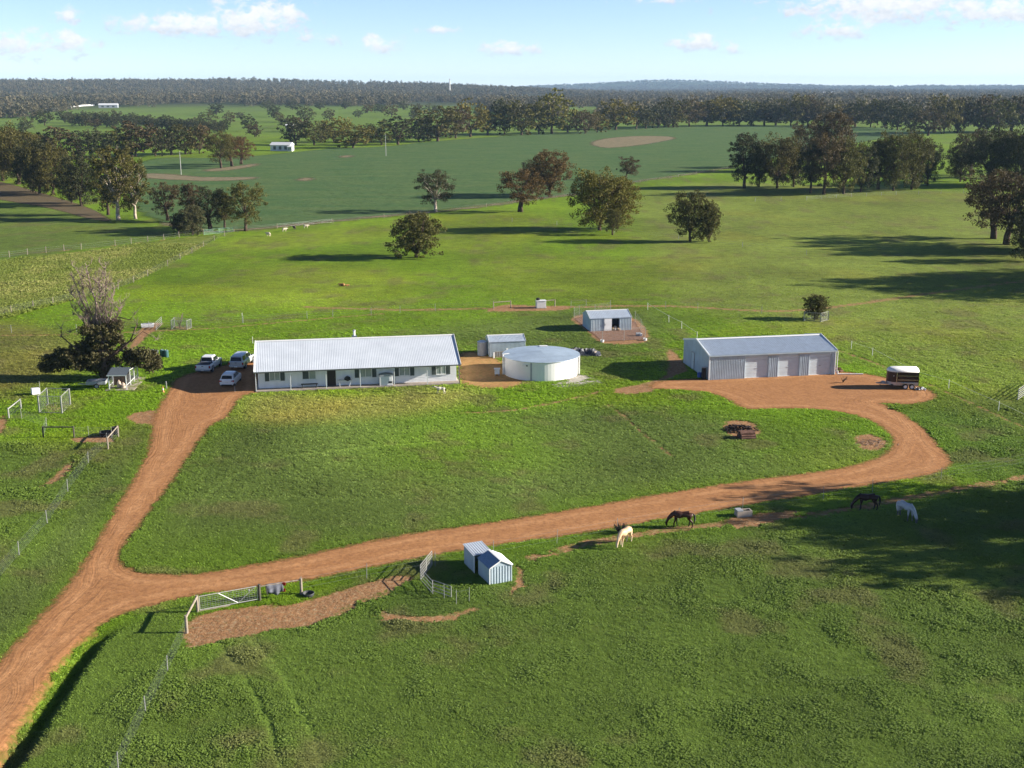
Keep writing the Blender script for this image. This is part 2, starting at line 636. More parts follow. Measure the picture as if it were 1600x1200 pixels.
def link(name, me, material=None, parent=None, smooth_=False):
    o = bpy.data.objects.new(name, me)
    if material is not None and me is not None and len(me.materials) == 0:
        me.materials.append(material)
    if smooth_:
        me.polygons.foreach_set('use_smooth', [True] * len(me.polygons))
    COL.objects.link(o)
    o.parent = parent
    return o


def tag(o, label, cat, group=None, kind=None):
    o['label'] = label
    o['category'] = cat
    if group:
        o['group'] = group
    if kind:
        o['kind'] = kind
    return o


def thing(name, label, cat, loc, rz=0.0, group=None, scale=None):
    o = bpy.data.objects.new(name, None)
    o.empty_display_size = 0.3
    COL.objects.link(o)
    o.location = loc
    o.rotation_euler = (0, 0, rz)
    if scale:
        o.scale = scale
    return tag(o, label, cat, group)


class MB:
    """collects simple solids into one mesh"""

    def __init__(self):
        self.v = []
        self.f = []

    def add(self, vs, fs):
        k = len(self.v)
        self.v += [tuple(v) for v in vs]
        self.f += [tuple(i + k for i in f) for f in fs]
        return self

    def box(self, x0, x1, y0, y1, z0, z1, M=None):
        vs = [Vector(p) for p in ((x0, y0, z0), (x1, y0, z0), (x1, y1, z0), (x0, y1, z0), (x0, y0, z1), (x1, y0, z1), (x1, y1, z1), (x0, y1, z1))]
        if M is not None:
            vs = [M @ v for v in vs]
        return self.add(vs, [(0, 3, 2, 1), (4, 5, 6, 7), (0, 1, 5, 4), (1, 2, 6, 5), (2, 3, 7, 6), (3, 0, 4, 7)])

    def tube(self, p0, p1, r0, r1=None, n=6, caps=True):
        p0, p1 = Vector(p0), Vector(p1)
        r1 = r0 if r1 is None else r1
        d = p1 - p0
        if d.length < 1e-6:
            return self
        a = d.orthogonal().normalized()
        b = d.normalized().cross(a)
        vs = []
        for p, r in ((p0, r0), (p1, r1)):
            for i in range(n):
                t = 2 * math.pi * i / n
                vs.append(p + (a * math.cos(t) + b * math.sin(t)) * r)
        fs = [(i, (i + 1) % n, n + (i + 1) % n, n + i) for i in range(n)]
        if caps:
            fs += [tuple(reversed(range(n))), tuple(range(n, 2 * n))]
        return self.add(vs, fs)

    def bar(self, p0, p1, w, h=None):
        """rectangular bar between two points"""
        p0, p1 = Vector(p0), Vector(p1)
        h = h or w
        d = (p1 - p0)
        z = Vector((0, 0, 1)) if abs(d.normalized().z) < 0.95 else Vector((1, 0, 0))
        a = d.cross(z).normalized() * w / 2
        b = a.cross(d).normalized() * h / 2
        vs = [p + s * a + t * b for p in (p0, p1) for s, t in ((-1, -1), (1, -1), (1, 1), (-1, 1))]
        return self.add(vs, [(0, 1, 2, 3), (7, 6, 5, 4), (0, 4, 5, 1), (1, 5, 6, 2), (2, 6, 7, 3), (3, 7, 4, 0)])

    def chain(self, pts, rs, n=6):
        for i in range(len(pts) - 1):
            self.tube(pts[i], pts[i + 1], rs[i], rs[i + 1], n, caps=(i == 0 or i == len(pts) - 2))
        return self

    def prism(self, poly, a0, a1, axis='x'):
        """extrude a 2d outline (u,w) from a0 to a1 along an axis: x -> (y,z), y -> (x,z), z -> (x,y)"""
        n = len(poly)
        mk = {'x': lambda a, u, w: (a, u, w), 'y': lambda a, u, w: (u, a, w), 'z': lambda a, u, w: (u, w, a)}[axis]
        vs = [mk(a, u, w) for a in (a0, a1) for u, w in poly]
        fs = [(i, (i + 1) % n, n + (i + 1) % n, n + i) for i in range(n)] + [tuple(reversed(range(n))), tuple(range(n, 2 * n))]
        return self.add(vs, fs)

    def corr(self, o, u, v, pitch=0.2, h=0.03, t=0.02):
        """ribbed steel sheet: origin o, rib direction v, across u"""
        o, u, v = Vector(o), Vector(u), Vector(v)
        L = u.length
        un = u.normalized()
        nn = un.cross(v).normalized()
        k = max(1, round(L / pitch))
        pr = []
        for i in range(k):
            a = L * i / k
            w = L / k
            pr += [(a, 0), (a + w * .55, 0), (a + w * .66, h), (a + w * .88, h)]
        pr.append((L, 0))
        vs = [o + un * a + nn * b + vv for vv in (Vector((0, 0, 0)), v) for a, b in pr]
        n = len(pr)
        fs = [(i, i + 1, n + i + 1, n + i) for i in range(n - 1)]
        self.add(vs, fs)
        vs2 = [o - nn * t, o + u - nn * t, o + u + v - nn * t, o + v - nn * t]
        return self.add(vs2, [(3, 2, 1, 0)])

    def build(self, name, material, parent=None, smooth_=False, bevel=0.0, loc=None):
        me = bpy.data.meshes.new(name)
        me.from_pydata(self.v, [], self.f)
        bm = bmesh.new()
        bm.from_mesh(me)
        bmesh.ops.recalc_face_normals(bm, faces=bm.faces)
        if bevel:
            bmesh.ops.bevel(bm, geom=list(bm.edges), offset=bevel, segments=2, affect='EDGES', clamp_overlap=True)
        bm.to_mesh(me)
        bm.free()
        o = link(name, me, material, parent, smooth_)
        if loc is not None:
            o.location = loc
        return o


def copy_tree(o, parent=None):
    c = o.copy()
    COL.objects.link(c)
    c.parent = parent
    for ch in list(o.children):
        copy_tree(ch, c)
    return c


def ordinal(i):
    w = ['first', 'second', 'third', 'fourth', 'fifth', 'sixth', 'seventh', 'eighth', 'ninth', 'tenth', 'eleventh', 'twelfth', 'thirteenth', 'fourteenth', 'fifteenth', 'sixteenth', 'seventeenth',
         'eighteenth', 'nineteenth', 'twentieth']
    t = {20: 'twenty', 30: 'thirty', 40: 'forty', 50: 'fifty'}
    if i < 20:
        return w[i]
    n = i + 1
    if n % 10 == 0:
        return {30: 'thirtieth', 40: 'fortieth', 50: 'fiftieth'}[n]
    return t[n // 10 * 10] + '-' + w[n % 10 - 1]


# ------------------------------------------------------------------ ground colours (true colours of the sward)
G_LIME = np.array((.130, .218, .011))
G_YEL = np.array((.175, .228, .020))
G_MID = np.array((.098, .146, .026))
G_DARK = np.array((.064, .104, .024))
G_GREY = np.array((.104, .140, .036))
G_DRY = np.array((.270, .235, .075))
G_RIGHT = np.array((.158, .200, .036))
G_OLIVE = np.array((.140, .140, .036))
G_WOOD = np.array((.045, .050, .022))
REG = []
for col, w, feather, pts in [
        (G_RIGHT, .85, 8, [(1000, 300), (1150, 285), (1500, 300), (1700, 300), (1700, 620), (1500, 600), (1350, 560), (1200, 505), (1050, 470), (1010, 400), (990, 350)]),
        (G_MID, .9, 4, [(180, 1300), (290, 1010), (600, 935), (830, 885), (960, 845), (1200, 818), (1600, 755), (1800, 720), (1900, 1300)]),
        (G_GREY, .9, 2.5, [(-100, 1120), (0, 1030), (110, 905), (190, 770), (235, 690), (225, 660), (180, 690), (60, 850), (-60, 960)]),
        (G_MID, .8, 2, [(-60, 960), (60, 850), (190, 680), (110, 690), (0, 690), (-60, 690)]),
        (G_MID, .85, 2, [(-20, 1300), (30, 1150), (130, 1010), (300, 935), (300, 980), (200, 1200), (150, 1300)]),
        (G_GREY, .8, 5, [(300, 700), (400, 660), (700, 650), (1000, 640), (1380, 690), (1300, 735), (1000, 775), (500, 865), (240, 895), (195, 870)]),
        (G_LIME, .6, 6, [(640, 660), (800, 650), (860, 720), (700, 740), (600, 720)]), (G_LIME, .55, 5, [(1180, 645), (1290, 645), (1330, 690), (1250, 720), (1150, 700)]),
        (G_LIME, .5, 4, [(230, 880), (300, 840), (480, 840), (500, 860), (300, 895)]),
        (G_DRY, .62, 3.0, [(375, 628), (420, 617), (560, 618), (720, 606), (745, 622), (660, 645), (520, 658), (390, 660)]),
        (G_OLIVE, .85, 5, [(-60, 505), (110, 520), (140, 560), (60, 605), (-60, 610)]),
        (G_YEL, .7, 9, [(380, 420), (560, 420), (640, 450), (500, 480), (330, 470)]), (G_YEL, .6, 8, [(750, 400), (900, 400), (1050, 420), (1000, 460), (800, 460)]),
        (G_YEL, .7, 5, [(370, 372), (600, 352), (600, 372), (380, 392)]), (G_YEL, .6, 8, [(640, 345), (780, 330), (860, 345), (800, 390), (660, 385)]),
        (G_GREY, .7, 6, [(430, 560), (700, 510), (960, 480), (1040, 500), (980, 560), (900, 590), (730, 540)]),
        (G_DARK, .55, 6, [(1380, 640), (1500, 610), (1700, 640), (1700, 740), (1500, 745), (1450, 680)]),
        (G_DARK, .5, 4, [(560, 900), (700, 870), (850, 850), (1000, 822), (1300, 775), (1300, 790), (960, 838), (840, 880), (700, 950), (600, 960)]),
        (G_MID, .9, 3, [(-60, 296), (0, 300), (160, 340), (270, 368), (0, 405), (-80, 412)])]:
    REG.append((col, w, feather, ground_poly(pts, 4)))


def grass_colour(x, y):
    c = np.repeat(G_LIME[None], len(x), 0)
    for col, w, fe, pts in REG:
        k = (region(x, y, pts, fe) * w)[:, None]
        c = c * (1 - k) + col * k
    n = (fbm(x, y, 26, 4) - .5)[:, None]
    n2 = (fbm(x + 500, y - 300, 9, 3) - .5)[:, None]
    c = c * (1 + 0.7 * n + .45 * n2)
    yk = np.clip((fbm(x - 200, y + 900, 18, 4) - .55) * 5, 0, 1)[:, None] * .45
    c = c * (1 - yk) + c * np.array((1.4, 1.08, 1.0)) * yk
    bk = np.clip((fbm(x + 330, y + 120, 4.5, 4) - .60) * 7, 0, 1)[:, None] * .5
    c = c * (1 - bk) + np.array((.135, .115, .05)) * bk
    r = np.hypot(x, y)
    wd = (smooth(1800, 2300, r) * .9)[:, None]
    c = c * (1 - wd) + G_WOOD * wd
    fm = (smooth(700, 1000, r) * (1 - smooth(1800, 2300, r)) * .5)[:, None]
    c = c * (1 - fm) + np.array((.11, .17, .04)) * fm
    return np.clip(c, .004, .6)


def bare_weight(x, y):
    b = np.zeros(x.shape)
    for pts, fe in BARE:
        b = np.maximum(b, region(x, y, pts, fe))
    for pts, w in PATHS:
        a = np.array(pts)
        lo, hi = a.min(0) - 3, a.max(0) + 3
        k = (x > lo[0]) & (x < hi[0]) & (y > lo[1]) & (y < hi[1])
        if k.any():
            b[k] = np.maximum(b[k], .62 * smooth(w + .6, max(w - .5, 0), seg_dist(x[k], y[k], pts, False)))
    return b


def axis(lo, hi, step, far_lo, far_hi, g):
    a = list(np.arange(lo, hi + 1e-6, step))
    s = step
    while a[-1] < far_hi:
        s *= g
        a.append(a[-1] + s)
    s = step
    while a[0] > far_lo:
        s *= g
        a.insert(0, a[0] - s)
    return np.array(a)


gx = axis(-72, 78, .5, -14000, 14000, 1.055)
gy = axis(46, 176, .5, -400, 14500, 1.045)
X, Y = np.meshgrid(gx, gy)
nx, ny = len(gx), len(gy)
xf, yf = X.ravel(), Y.ravel()
zf = height(xf, yf)
gc = grass_colour(xf, yf)
idx = np.arange(nx * ny).reshape(ny, nx)
quads = np.stack([idx[:-1, :-1], idx[:-1, 1:], idx[1:, 1:], idx[1:, :-1]], -1).reshape(-1, 4)
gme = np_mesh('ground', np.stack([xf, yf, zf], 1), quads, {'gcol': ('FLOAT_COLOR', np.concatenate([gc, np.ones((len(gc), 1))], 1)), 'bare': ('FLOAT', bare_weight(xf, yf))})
ground = link('ground', gme, ground_mat(), None, True)
tag(ground, 'open green pasture of the farm running out to the wooded hills', 'ground', kind='structure')


def sheet(name, pts, material, label, cat, cell=.5, margin=1.5, lift=.012, width=None):
    """a thin sheet following the ground; pts closed polygon, or a polyline when width is given"""
    a = np.array(pts)
    m = margin + (width or 0)
    lo, hi = np.floor((a.min(0) - m) / cell) * cell, np.ceil((a.max(0) + m) / cell) * cell
    xs, ys = np.arange(lo[0], hi[0] + cell / 2, cell), np.arange(lo[1], hi[1] + cell / 2, cell)
    Xs, Ys = np.meshgrid(xs, ys)
    x, y = Xs.ravel(), Ys.ravel()
    s = sdist(x, y, pts) if width is None else width - seg_dist(x, y, pts, False)
    keep = s > -margin
    n = len(xs)
    ix = np.arange(len(x)).reshape(len(ys), n)
    q = np.stack([ix[:-1, :-1], ix[:-1, 1:], ix[1:, 1:], ix[1:, :-1]], -1).reshape(-1, 4)
    q = q[keep[q].any(1)]
    used, inv = np.unique(q, return_inverse=True)
    q = inv.reshape(q.shape)
    v = np.stack([x[used], y[used], height(x[used], y[used]) + lift], 1)
    me = np_mesh(name, v, q, {'sd': ('FLOAT', s[used])})
    o = link(name, me, material, None, True)
    return tag(o, label, cat, kind='structure')


M_ROAD = sheet_mat('red gravel track', (.29, .136, .056), (.41, .203, .086), .6, .9, 1.5, .7, (.26, .122, .054), .05, .4, rut=1.35)
sheet('dirt_driveway', ROAD, M_ROAD, 'orange dirt driveway looping round the lawn to the big shed', 'driveway', .5, 1.6, .014)

# crop beyond the paddock
CROP = ground_poly([(205, 262), (250, 247), (330, 247), (420, 242), (520, 232), (600, 229), (680, 221), (800, 212), (900, 206), (1000, 201), (1120, 197), (1300, 196), (1420, 203), (1460, 207),
                    (1400, 213), (1260, 237), (1150, 258), (1000, 283), (920, 300), (840, 310), (740, 322), (600, 338), (480, 349), (400, 357), (300, 357), (250, 345), (215, 325), (200, 290)], 4)
M_CROP = sheet_mat('young crop', (.060, .124, .038), (.108, .155, .050), .05, 4.0, .06, 0, (.036, .085, .028), .8, 1.5, 2.2, .45)
sheet('crop_field', CROP, M_CROP, 'wide blue-green field of young crop sloping behind the paddock', 'field', 4.0, 8, .05)
M_STUB = sheet_mat('pale stubble', (.17, .135, .085), (.27, .215, .13), .25, 4.5, .12, 0, (.10, .13, .05), .3, 2.0, 1.5, .3)
for nm, lab, pts, cell in [
        ('stubble_patch', 'large pale oval of dry stubble in the far crop field', [(924, 224), (945, 217), (990, 213), (1035, 213), (1055, 216), (1030, 222), (990, 228), (945, 231)], 2.0),
        ('stubble_patch', 'long curved pale stubble strip behind the power pole', [(225, 272), (260, 272), (320, 277), (398, 277), (385, 281), (320, 283), (250, 280), (222, 277)], 1.5),
        ('stubble_patch', 'short pale strip under the rusty trees at the crop edge', [(325, 265), (360, 261), (400, 256), (395, 260), (360, 266), (328, 268)], 1.5),
        ('stubble_patch', 'small pale scrape low in the left of the crop', [(464, 281), (478, 278), (490, 280), (476, 283)], 1.0),
        ('stubble_patch', 'small pale scrape high in the left of the crop', [(530, 245), (540, 243), (552, 244), (540, 246.5)], 1.0)]:
    sheet(nm, ground_poly(pts, 4), M_STUB, lab, 'stubble', cell, 6, .09)
EDGE = catmull([tuple(at(*p)[:2]) for p in [(262, 350), (330, 362), (420, 356), (500, 348), (600, 338), (680, 331), (760, 322), (830, 312), (900, 304)]], 4, False)
sheet('field_margin', EDGE, M_STUB, 'pale dry grass margin between crop and paddock on the left', 'verge', 1.0, 4, .10, 1.2)
EDGE2 = catmull([tuple(at(*p)[:2]) for p in [(960, 291), (1000, 283), (1060, 275), (1110, 267), (1145, 261)]], 4, False)
sheet('field_margin', EDGE2, M_STUB, 'pale dry grass margin between crop and paddock on the right', 'verge', 1.0, 4, .10, .7)
M_WEED = sheet_mat('flowering weeds', (.085, .135, .020), (.17, .20, .03), .3, 1.2, .4, 0, (.26, .29, .07), .35, .6, 2.2, .22)
WEED = ground_poly([(-80, 420), (0, 408), (150, 392), (270, 374), (325, 368), (335, 373), (280, 402), (200, 442), (130, 464), (60, 482), (0, 498), (-80, 516)], 4)
sheet('weedy_strip', WEED, M_WEED, 'strip of tall yellow flowering weeds between two left fences', 'weeds', 1.0, 2, .03)
M_TRACK = sheet_mat('brown track', (.105, .075, .045), (.15, .105, .062), .6, 1.8, .4, .4, (.07, .085, .025), .05, .5)
LT = ground_poly([(-60, 268), (0, 284), (50, 297), (110, 315), (150, 330), (172, 345), (140, 342), (80, 326), (0, 312), (-60, 300)], 4)
sheet('bare_track', LT, M_TRACK, 'brown bare track beside the dark trees on the left', 'track', 1.5, 3, .04)
M_GRAVEL = sheet_mat('grey gravel', (.34, .32, .27), (.48, .46, .41), 1.5, .5, 1.2, 0, (.2, .17, .1), .04, .3)
sheet('gravel_apron', ground_poly([(860, 601), (885, 594), (905, 585), (925, 591), (940, 598), (915, 601), (880, 605)], 4), M_GRAVEL, 'grey gravel spill at the foot of the water tank', 'gravel', .5, 1, .016)
M_RUN = sheet_mat('scratched soil', (.20, .12, .085), (.27, .165, .115), 1.5, .3, 1.0, 0, (.14, .085, .06), .05, .25)
sheet('chicken_run_floor', ground_poly([(897, 498), (930, 492), (992, 503), (1008, 530), (941, 534)], 1), M_RUN, 'brown scratched earth inside the wire run of the small shed', 'bare earth', .5, .8, .02)
M_DUST = sheet_mat('ochre soil', (.36, .19, .075), (.46, .27, .11), .5, 1.5, .8, 0, (.17, .16, .04), .04, .8)
sheet('dirt_yard', ground_poly([(716, 566), (722, 553), (752, 549), (790, 558), (800, 575), (822, 602), (760, 606), (724, 600)], 4), M_DUST, 'orange dirt yard between the house and the water tank', 'bare earth', .5, 3.0, .018)


# ------------------------------------------------------------------ far paddock colours are the ground itself; woods next
def unit(n):
    v = RNG.normal(size=(n, 3))
    return v / np.linalg.norm(v, axis=1)[:, None]


def leaf_quads(centres, size, flat=0.0, aspect=.55):
    n = len(centres)
    a = unit(n)
    if flat:
        a[:, 2] *= (1 - flat)
        a /= np.linalg.norm(a, axis=1)[:, None]
    b = np.cross(a, unit(n))
    b /= np.linalg.norm(b, axis=1)[:, None] + 1e-9
    s = (size * RNG.uniform(.6, 1.35, n))[:, None]
    a, b = a * s * .5, b * s * .5 * aspect
    v = np.stack([centres - a, centres + b, centres + a, centres - b], 1).reshape(-1, 3)
    f = np.arange(4 * n).reshape(n, 4)
    return v, f


def crown_mesh(name, lobes, clumps, leaves, size, clump_r, squash=.92):
    """lobes: list of (centre, radius); leaves gather into clumps on every lobe's surface"""
    pts = []
    for c, r in lobes:
        u = unit(clumps)
        u[:, 2] = np.where(u[:, 2] < -.7, -u[:, 2] * .6, u[:, 2])
        cc = np.array(c) + u * np.array((1, 1, squash)) * r * RNG.uniform(.55, 1.05, clumps)[:, None]
        for q in cc:
            k = unit(leaves) * (RNG.random(leaves) ** .4)[:, None] * clump_r * RNG.uniform(.65, 1.3)
            k[:, 2] *= .7
            pts.append(q + k)
    v, f = leaf_quads(np.concatenate(pts), size)
    return np_mesh(name, v, f)


def wobble(p0, p1, n, amp):
    p0, p1 = Vector(p0), Vector(p1)
    L = (p1 - p0).length
    out = []
    for i in range(n + 1):
        t = i / n
        w = Vector((random.uniform(-1, 1), random.uniform(-1, 1), random.uniform(-.5, .5))) * amp * L * (math.sin(math.pi * t))
        out.append(p0.lerp(p1, t) + w)
    return out


def tree_proto(seed, H, W, tf, nl, clumps, leaves, size, fork=1, lean=0.0, sides=7, spread=.62, top=0.0, lobe=.36):
    random.seed(seed)
    global RNG
    RNG = np.random.default_rng(seed)
    tb = MB()
    base_r = H * .022 + .08
    fk = Vector((lean * H * tf, random.uniform(-.3, .3), H * tf))
    lobes = []
    for k in range(fork):
        off = Vector((random.uniform(-.6, .6) * (fork > 1), random.uniform(-.4, .4) * (fork > 1), -.2))
        f2 = fk + Vector((random.uniform(-1, 1) * .08 * W * (fork > 1), random.uniform(-1, 1) * .06 * W, random.uniform(-.1, .1) * H * tf))
        pts = wobble(off, f2, 3, .05)
        tb.chain(pts, [base_r * (1.25 - .45 * i / 3) for i in range(4)], sides)
    low = H * tf * .45
    cz = (low + H) / 2
    rz_ = (H - low) / 2
    for i in range(nl):
        a = 2.399963 * i + random.uniform(-.4, .4)
        t = (i + .5) / nl
        zz = -1.02 + 1.80 * t ** .92 + random.uniform(-.1, .1)
        rad = math.sqrt(max(.05, 1 - (zz * .80) ** 2)) * spread * random.uniform(.8, 1.1) * W / 2 * 1.12
        if i == nl - 1:
            rad *= .3
        c = Vector((fk.x * .7 + rad * math.cos(a) + lean * H * .3, rad * math.sin(a), cz + zz * rz_ * .80))
        lr = W * lobe * .56 * random.uniform(.85, 1.2) * (1.15 - .2 * abs(zz))
        lobes.append((tuple(c), lr))
        pts = wobble(fk - Vector((0, 0, random.uniform(0, .25) * H * tf)), c + Vector((0, 0, lr * .3)), 3, .07)
        tb.chain(pts, [base_r * .5, base_r * .34, base_r * .2, base_r * .06], 5)
        for j in range(2):
            e = c + Vector((random.uniform(-1, 1), random.uniform(-1, 1), random.uniform(-.2, 1))) * lr * .9
            tb.chain([pts[2], pts[2].lerp(e, .5) + Vector((0, 0, .1)), e], [base_r * .16, base_r * .1, base_r * .03], 4)
    cm = crown_mesh('crown', lobes, clumps, leaves, size, W * .085)
    me = bpy.data.meshes.new('trunk')
    me.from_pydata(tb.v, [], tb.f)
    return me, cm, H, W


M_LEAF = leaf_mat('eucalypt leaves', (.06, .065, .025), .45, .22)
M_BARK = mat('dark bark', (.095, .068, .048), .9, 0, .3, 3.0, .05, .1)
M_PALE = mat('pale bark', (.46, .40, .33), .8, 0, .3, 1.6, .03, .15, (.25, .19, .14))
M_DEAD = mat('weathered dead wood', (.31, .245, .21), .9, 0, .3, 2.0, .02, .1, (.12, .08, .06))

PROTO = {}
for key, args in {
        'round': (11, 14, 14, .17, 21, 14, 58, 0.40, 1, 0, 7, .66, 0, .40), 'round2': (23, 14, 13, .20, 19, 14, 58, 0.40, 1, 0, 7, .62, 0, .42), 'broad': (31, 12, 14, .20, 18, 13, 54, 0.40, 2, 0, 7, .70, 0, .38),
        'tall': (41, 18, 10, .24, 20, 13, 51, 0.40, 1, 0, 7, .60, 0, .44), 'open': (53, 14, 12, .34, 14, 12, 54, 0.38, 2, .05, 7, .72, 0, .34), 'bush': (61, 8, 8, .08, 18, 13, 54, 0.30, 1, 0, 6, .60, 0, .46),
        'lean': (71, 11, 10, .34, 11, 12, 51, 0.35, 1, .28, 6, .62, 0, .40)}.items():
    PROTO[key] = tree_proto(*args)
FAR = {}
for key, args in {'far_round': (111, 16, 15, .14, 14, 9, 18, 1.0, 1, 0, 5, .64, 0, .44), 'far_tall': (121, 20, 12, .18, 14, 9, 18, 1.0, 1, 0, 5, .6, 0, .46), 'far_open': (131, 16, 14, .24, 12, 9, 18, .95, 1, .04, 5, .7, 0, .38),
                  'far_broad': (141, 14, 17, .12, 14, 9, 18, 1.0, 1, 0, 5, .68, 0, .42)}.items():
    FAR[key] = tree_proto(*args)
PROTO.update(FAR)
for k, (a, b, h, w) in PROTO.items():
    a.polygons.foreach_set('use_smooth', [True] * len(a.polygons))
_bark = {}


def trunk_mesh(key, m):
    """the proto's trunk with another bark"""
    if (key, m.name) not in _bark:
        me = PROTO[key][0].copy()
        me.materials.clear()
        me.materials.append(m)
        _bark[(key, m.name)] = me
    return _bark[(key, m.name)]


for k in PROTO:
    PROTO[k][1].materials.append(M_LEAF)
random.seed(5)
OLIVE = (.092, .088, .020)
DKOL = (.052, .056, .021)
RUST = (.120, .074, .024)
GREYG = (.080, .084, .034)
YGRN = (.132, .116, .018)
BROWN = (.090, .068, .028)


def tree(px, py, hp, wp, key, tint, label, group=None, bark=None, rz=None, name='tree', dy=0.0):
    p = spot(px, py)
    if dy:
        p.y += dy
        p.z = hz(p.x, p.y)
    s = depth_at(p) / F
    tr, cr, H, W = PROTO[key]
    sz = hp * s / H * 1.02
    sx = wp * s / W * (1.22 if key.startswith('far') else .97)
    t = thing(name, label, 'tree', p, random.uniform(0, 6.28) if rz is None else rz, group, (sx, sx, sz))
    link('trunk', trunk_mesh(key, bark or M_BARK), None, t)
    c = link('crown', cr, None, t)
    j = random.uniform(.85, 1.18)
    c.color = (*[x * .88 * j * random.uniform(.95, 1.05) for x in tint], 1)
    return t


# single trees of the paddock
tree(651, 402, 70, 82, 'bush', OLIVE, 'round bushy tree in mid paddock with bare dead branches on top')
dt = MB()
random.seed(3)
dtp = spot(651, 402)
for i in range(7):
    a = random.uniform(0, 6.28)
    q = Vector((random.uniform(-2, 1.5), random.uniform(-1, 1), 6.5))
    e = q + Vector((math.cos(a) * 2.2, math.sin(a) * 1.2, random.uniform(1.5, 3.3)))
    mid_ = q.lerp(e, .5) + Vector((0, 0, .3))
    dt.chain([q - Vector((0, 0, 2)), q, mid_, e], [.1, .08, .05, .02], 5)
    for j in range(3):
        dt.chain([mid_, mid_ + Vector((random.uniform(-1, 1), random.uniform(-1, 1), random.uniform(.3, 1.2)))], [.035, .012], 4)
root = [o for o in COL.objects if o.get('label', '').startswith('round bushy tree in mid')][0]
dd = dt.build('dead_branches', M_DEAD, root)
dd.scale = (1 / root.scale.x, 1 / root.scale.y, 1 / root.scale.z)
dd.rotation_euler = (0, 0, -root.rotation_euler.z)
tree(680, 331, 68, 60, 'open', GREYG, 'grey-green gum with white forked trunk on the edge of the crop', bark=M_PALE)
tree(813, 331, 70, 64, 'open', RUST, 'small rusty-brown tree left of the rusty pair beside the crop')
tree(858, 308, 72, 66, 'round2', RUST, 'taller rusty-brown tree standing against the crop field')
tree(832, 304, 52, 42, 'round', DKOL, 'dark green tree half hidden behind the two rusty trees')
tree(937, 360, 95, 94, 'round', YGRN, 'largest olive tree standing alone in mid paddock')
tree(964, 357, 78, 62, 'round2', YGRN, 'right hand olive crown grown against the largest paddock tree')
tree(957, 367, 44, 27, 'tall', OLIVE, 'small slender sapling in front of the largest olive tree')
tree(1078, 377, 78, 62, 'round2', OLIVE, 'olive tree with ragged outline right of the largest paddock tree')
tree(1108, 378, 62, 36, 'bush', OLIVE, 'low drooping right half beside the ragged olive tree')
tree(977, 281, 36, 36, 'lean', BROWN, 'small brown tree leaning right at the crop margin', rz=0)
tree(1273, 498, 38, 40, 'bush', OLIVE, 'clipped round bush inside the white guard beyond the big shed', name='bush')
tree(1551, 373, 112, 92, 'open', BROWN, 'brown-topped tree with bare dark trunk near the right edge')
tree(1573, 382, 118, 100, 'open', BROWN, 'second brown tree with leaning dark trunk at the right edge')
tree(1606, 408, 75, 62, 'round2', DKOL, 'low dark green tree cut off by the right edge')
tree(1640, 392, 125, 110, 'round', DKOL, 'big dark tree just beyond the right edge behind the brown pair')
# trees outside the frame whose shade falls across the right of the paddocks
for i, (x, y, h, w) in enumerate([(56, 95, 14, 10), (53, 89, 12, 9), (66, 92, 16, 11), (57, 83, 12, 10), (70, 79, 14, 11), (64, 86, 12, 10), (107, 209, 18, 17), (114, 200, 17, 16), (122, 216, 18, 17), (126, 252, 17, 15)]):
    tr, cr, H, W = PROTO[('open', 'open', 'tall', 'lean')[i % 4] if i < 6 else 'round']
    t = thing('tree', '%s paddock tree beyond the right edge whose shade falls on the grass' % ordinal(i), 'tree', (x, y, 0), i * 1.3, 'shade trees beyond the right edge', (w / W, w / W, h / H))
    link('trunk', trunk_mesh(('open', 'open', 'tall', 'lean')[i % 4] if i < 6 else 'round', M_BARK), None, t)
    link('crown', cr, None, t).color = (*OLIVE, 1)

# left group
for a in [(185, 344, 123, 62, 'tall', OLIVE, 'tallest gum on the left with a pale trunk', M_PALE), (169, 336, 95, 46, 'tall', OLIVE, 'dark gum leaning on the left side of the tallest gum', M_BARK),
          (212, 342, 101, 46, 'tall', OLIVE, 'second pale-trunked gum right of the tallest one', M_PALE), (262, 345, 63, 42, 'open', BROWN, 'slim rusty tree with thin dark trunk right of the tall gums', M_BARK),
          (301, 367, 47, 40, 'bush', GREYG, 'grey-green bushy tree beside the green gate', M_BARK), (279, 364, 31, 27, 'bush', DKOL, 'small dark shrub left of the grey-green bushy tree', M_BARK),
          (329, 361, 73, 56, 'open', DKOL, 'dark spreading tree behind the green gate', M_BARK), (298, 347, 65, 31, 'tall', BROWN, 'narrow rusty tree peeping over the spreading dark tree', M_BARK),
          (385, 361, 80, 64, 'open', OLIVE, 'flat-topped tree with reddish trunk right of the green gate', M_BARK), (351, 356, 60, 34, 'tall', OLIVE, 'thin tree between the dark and the flat-topped trees', M_BARK)]:
    tree(a[0], a[1], a[2], a[3], a[4], a[5], a[6], 'trees at the left corner of the crop', a[7])
lm = [(-30, 290, 90, 80), (5, 283, 72, 64), (28, 288, 78, 78), (62, 303, 74, 66), (82, 305, 70, 60), (52, 300, 34, 30), (127, 322, 72, 58), (112, 318, 40, 36)]
lm.sort()
for i, (px, py, h, w) in enumerate(lm):
    tree(px, py, h * 1.1, w * 1.12, ('round', 'round2', 'broad')[i % 3], (OLIVE, DKOL, OLIVE)[i % 3], '%s tree from the left in the dark clump by the bare track' % ordinal(i), 'dark clump by the bare track on the left')
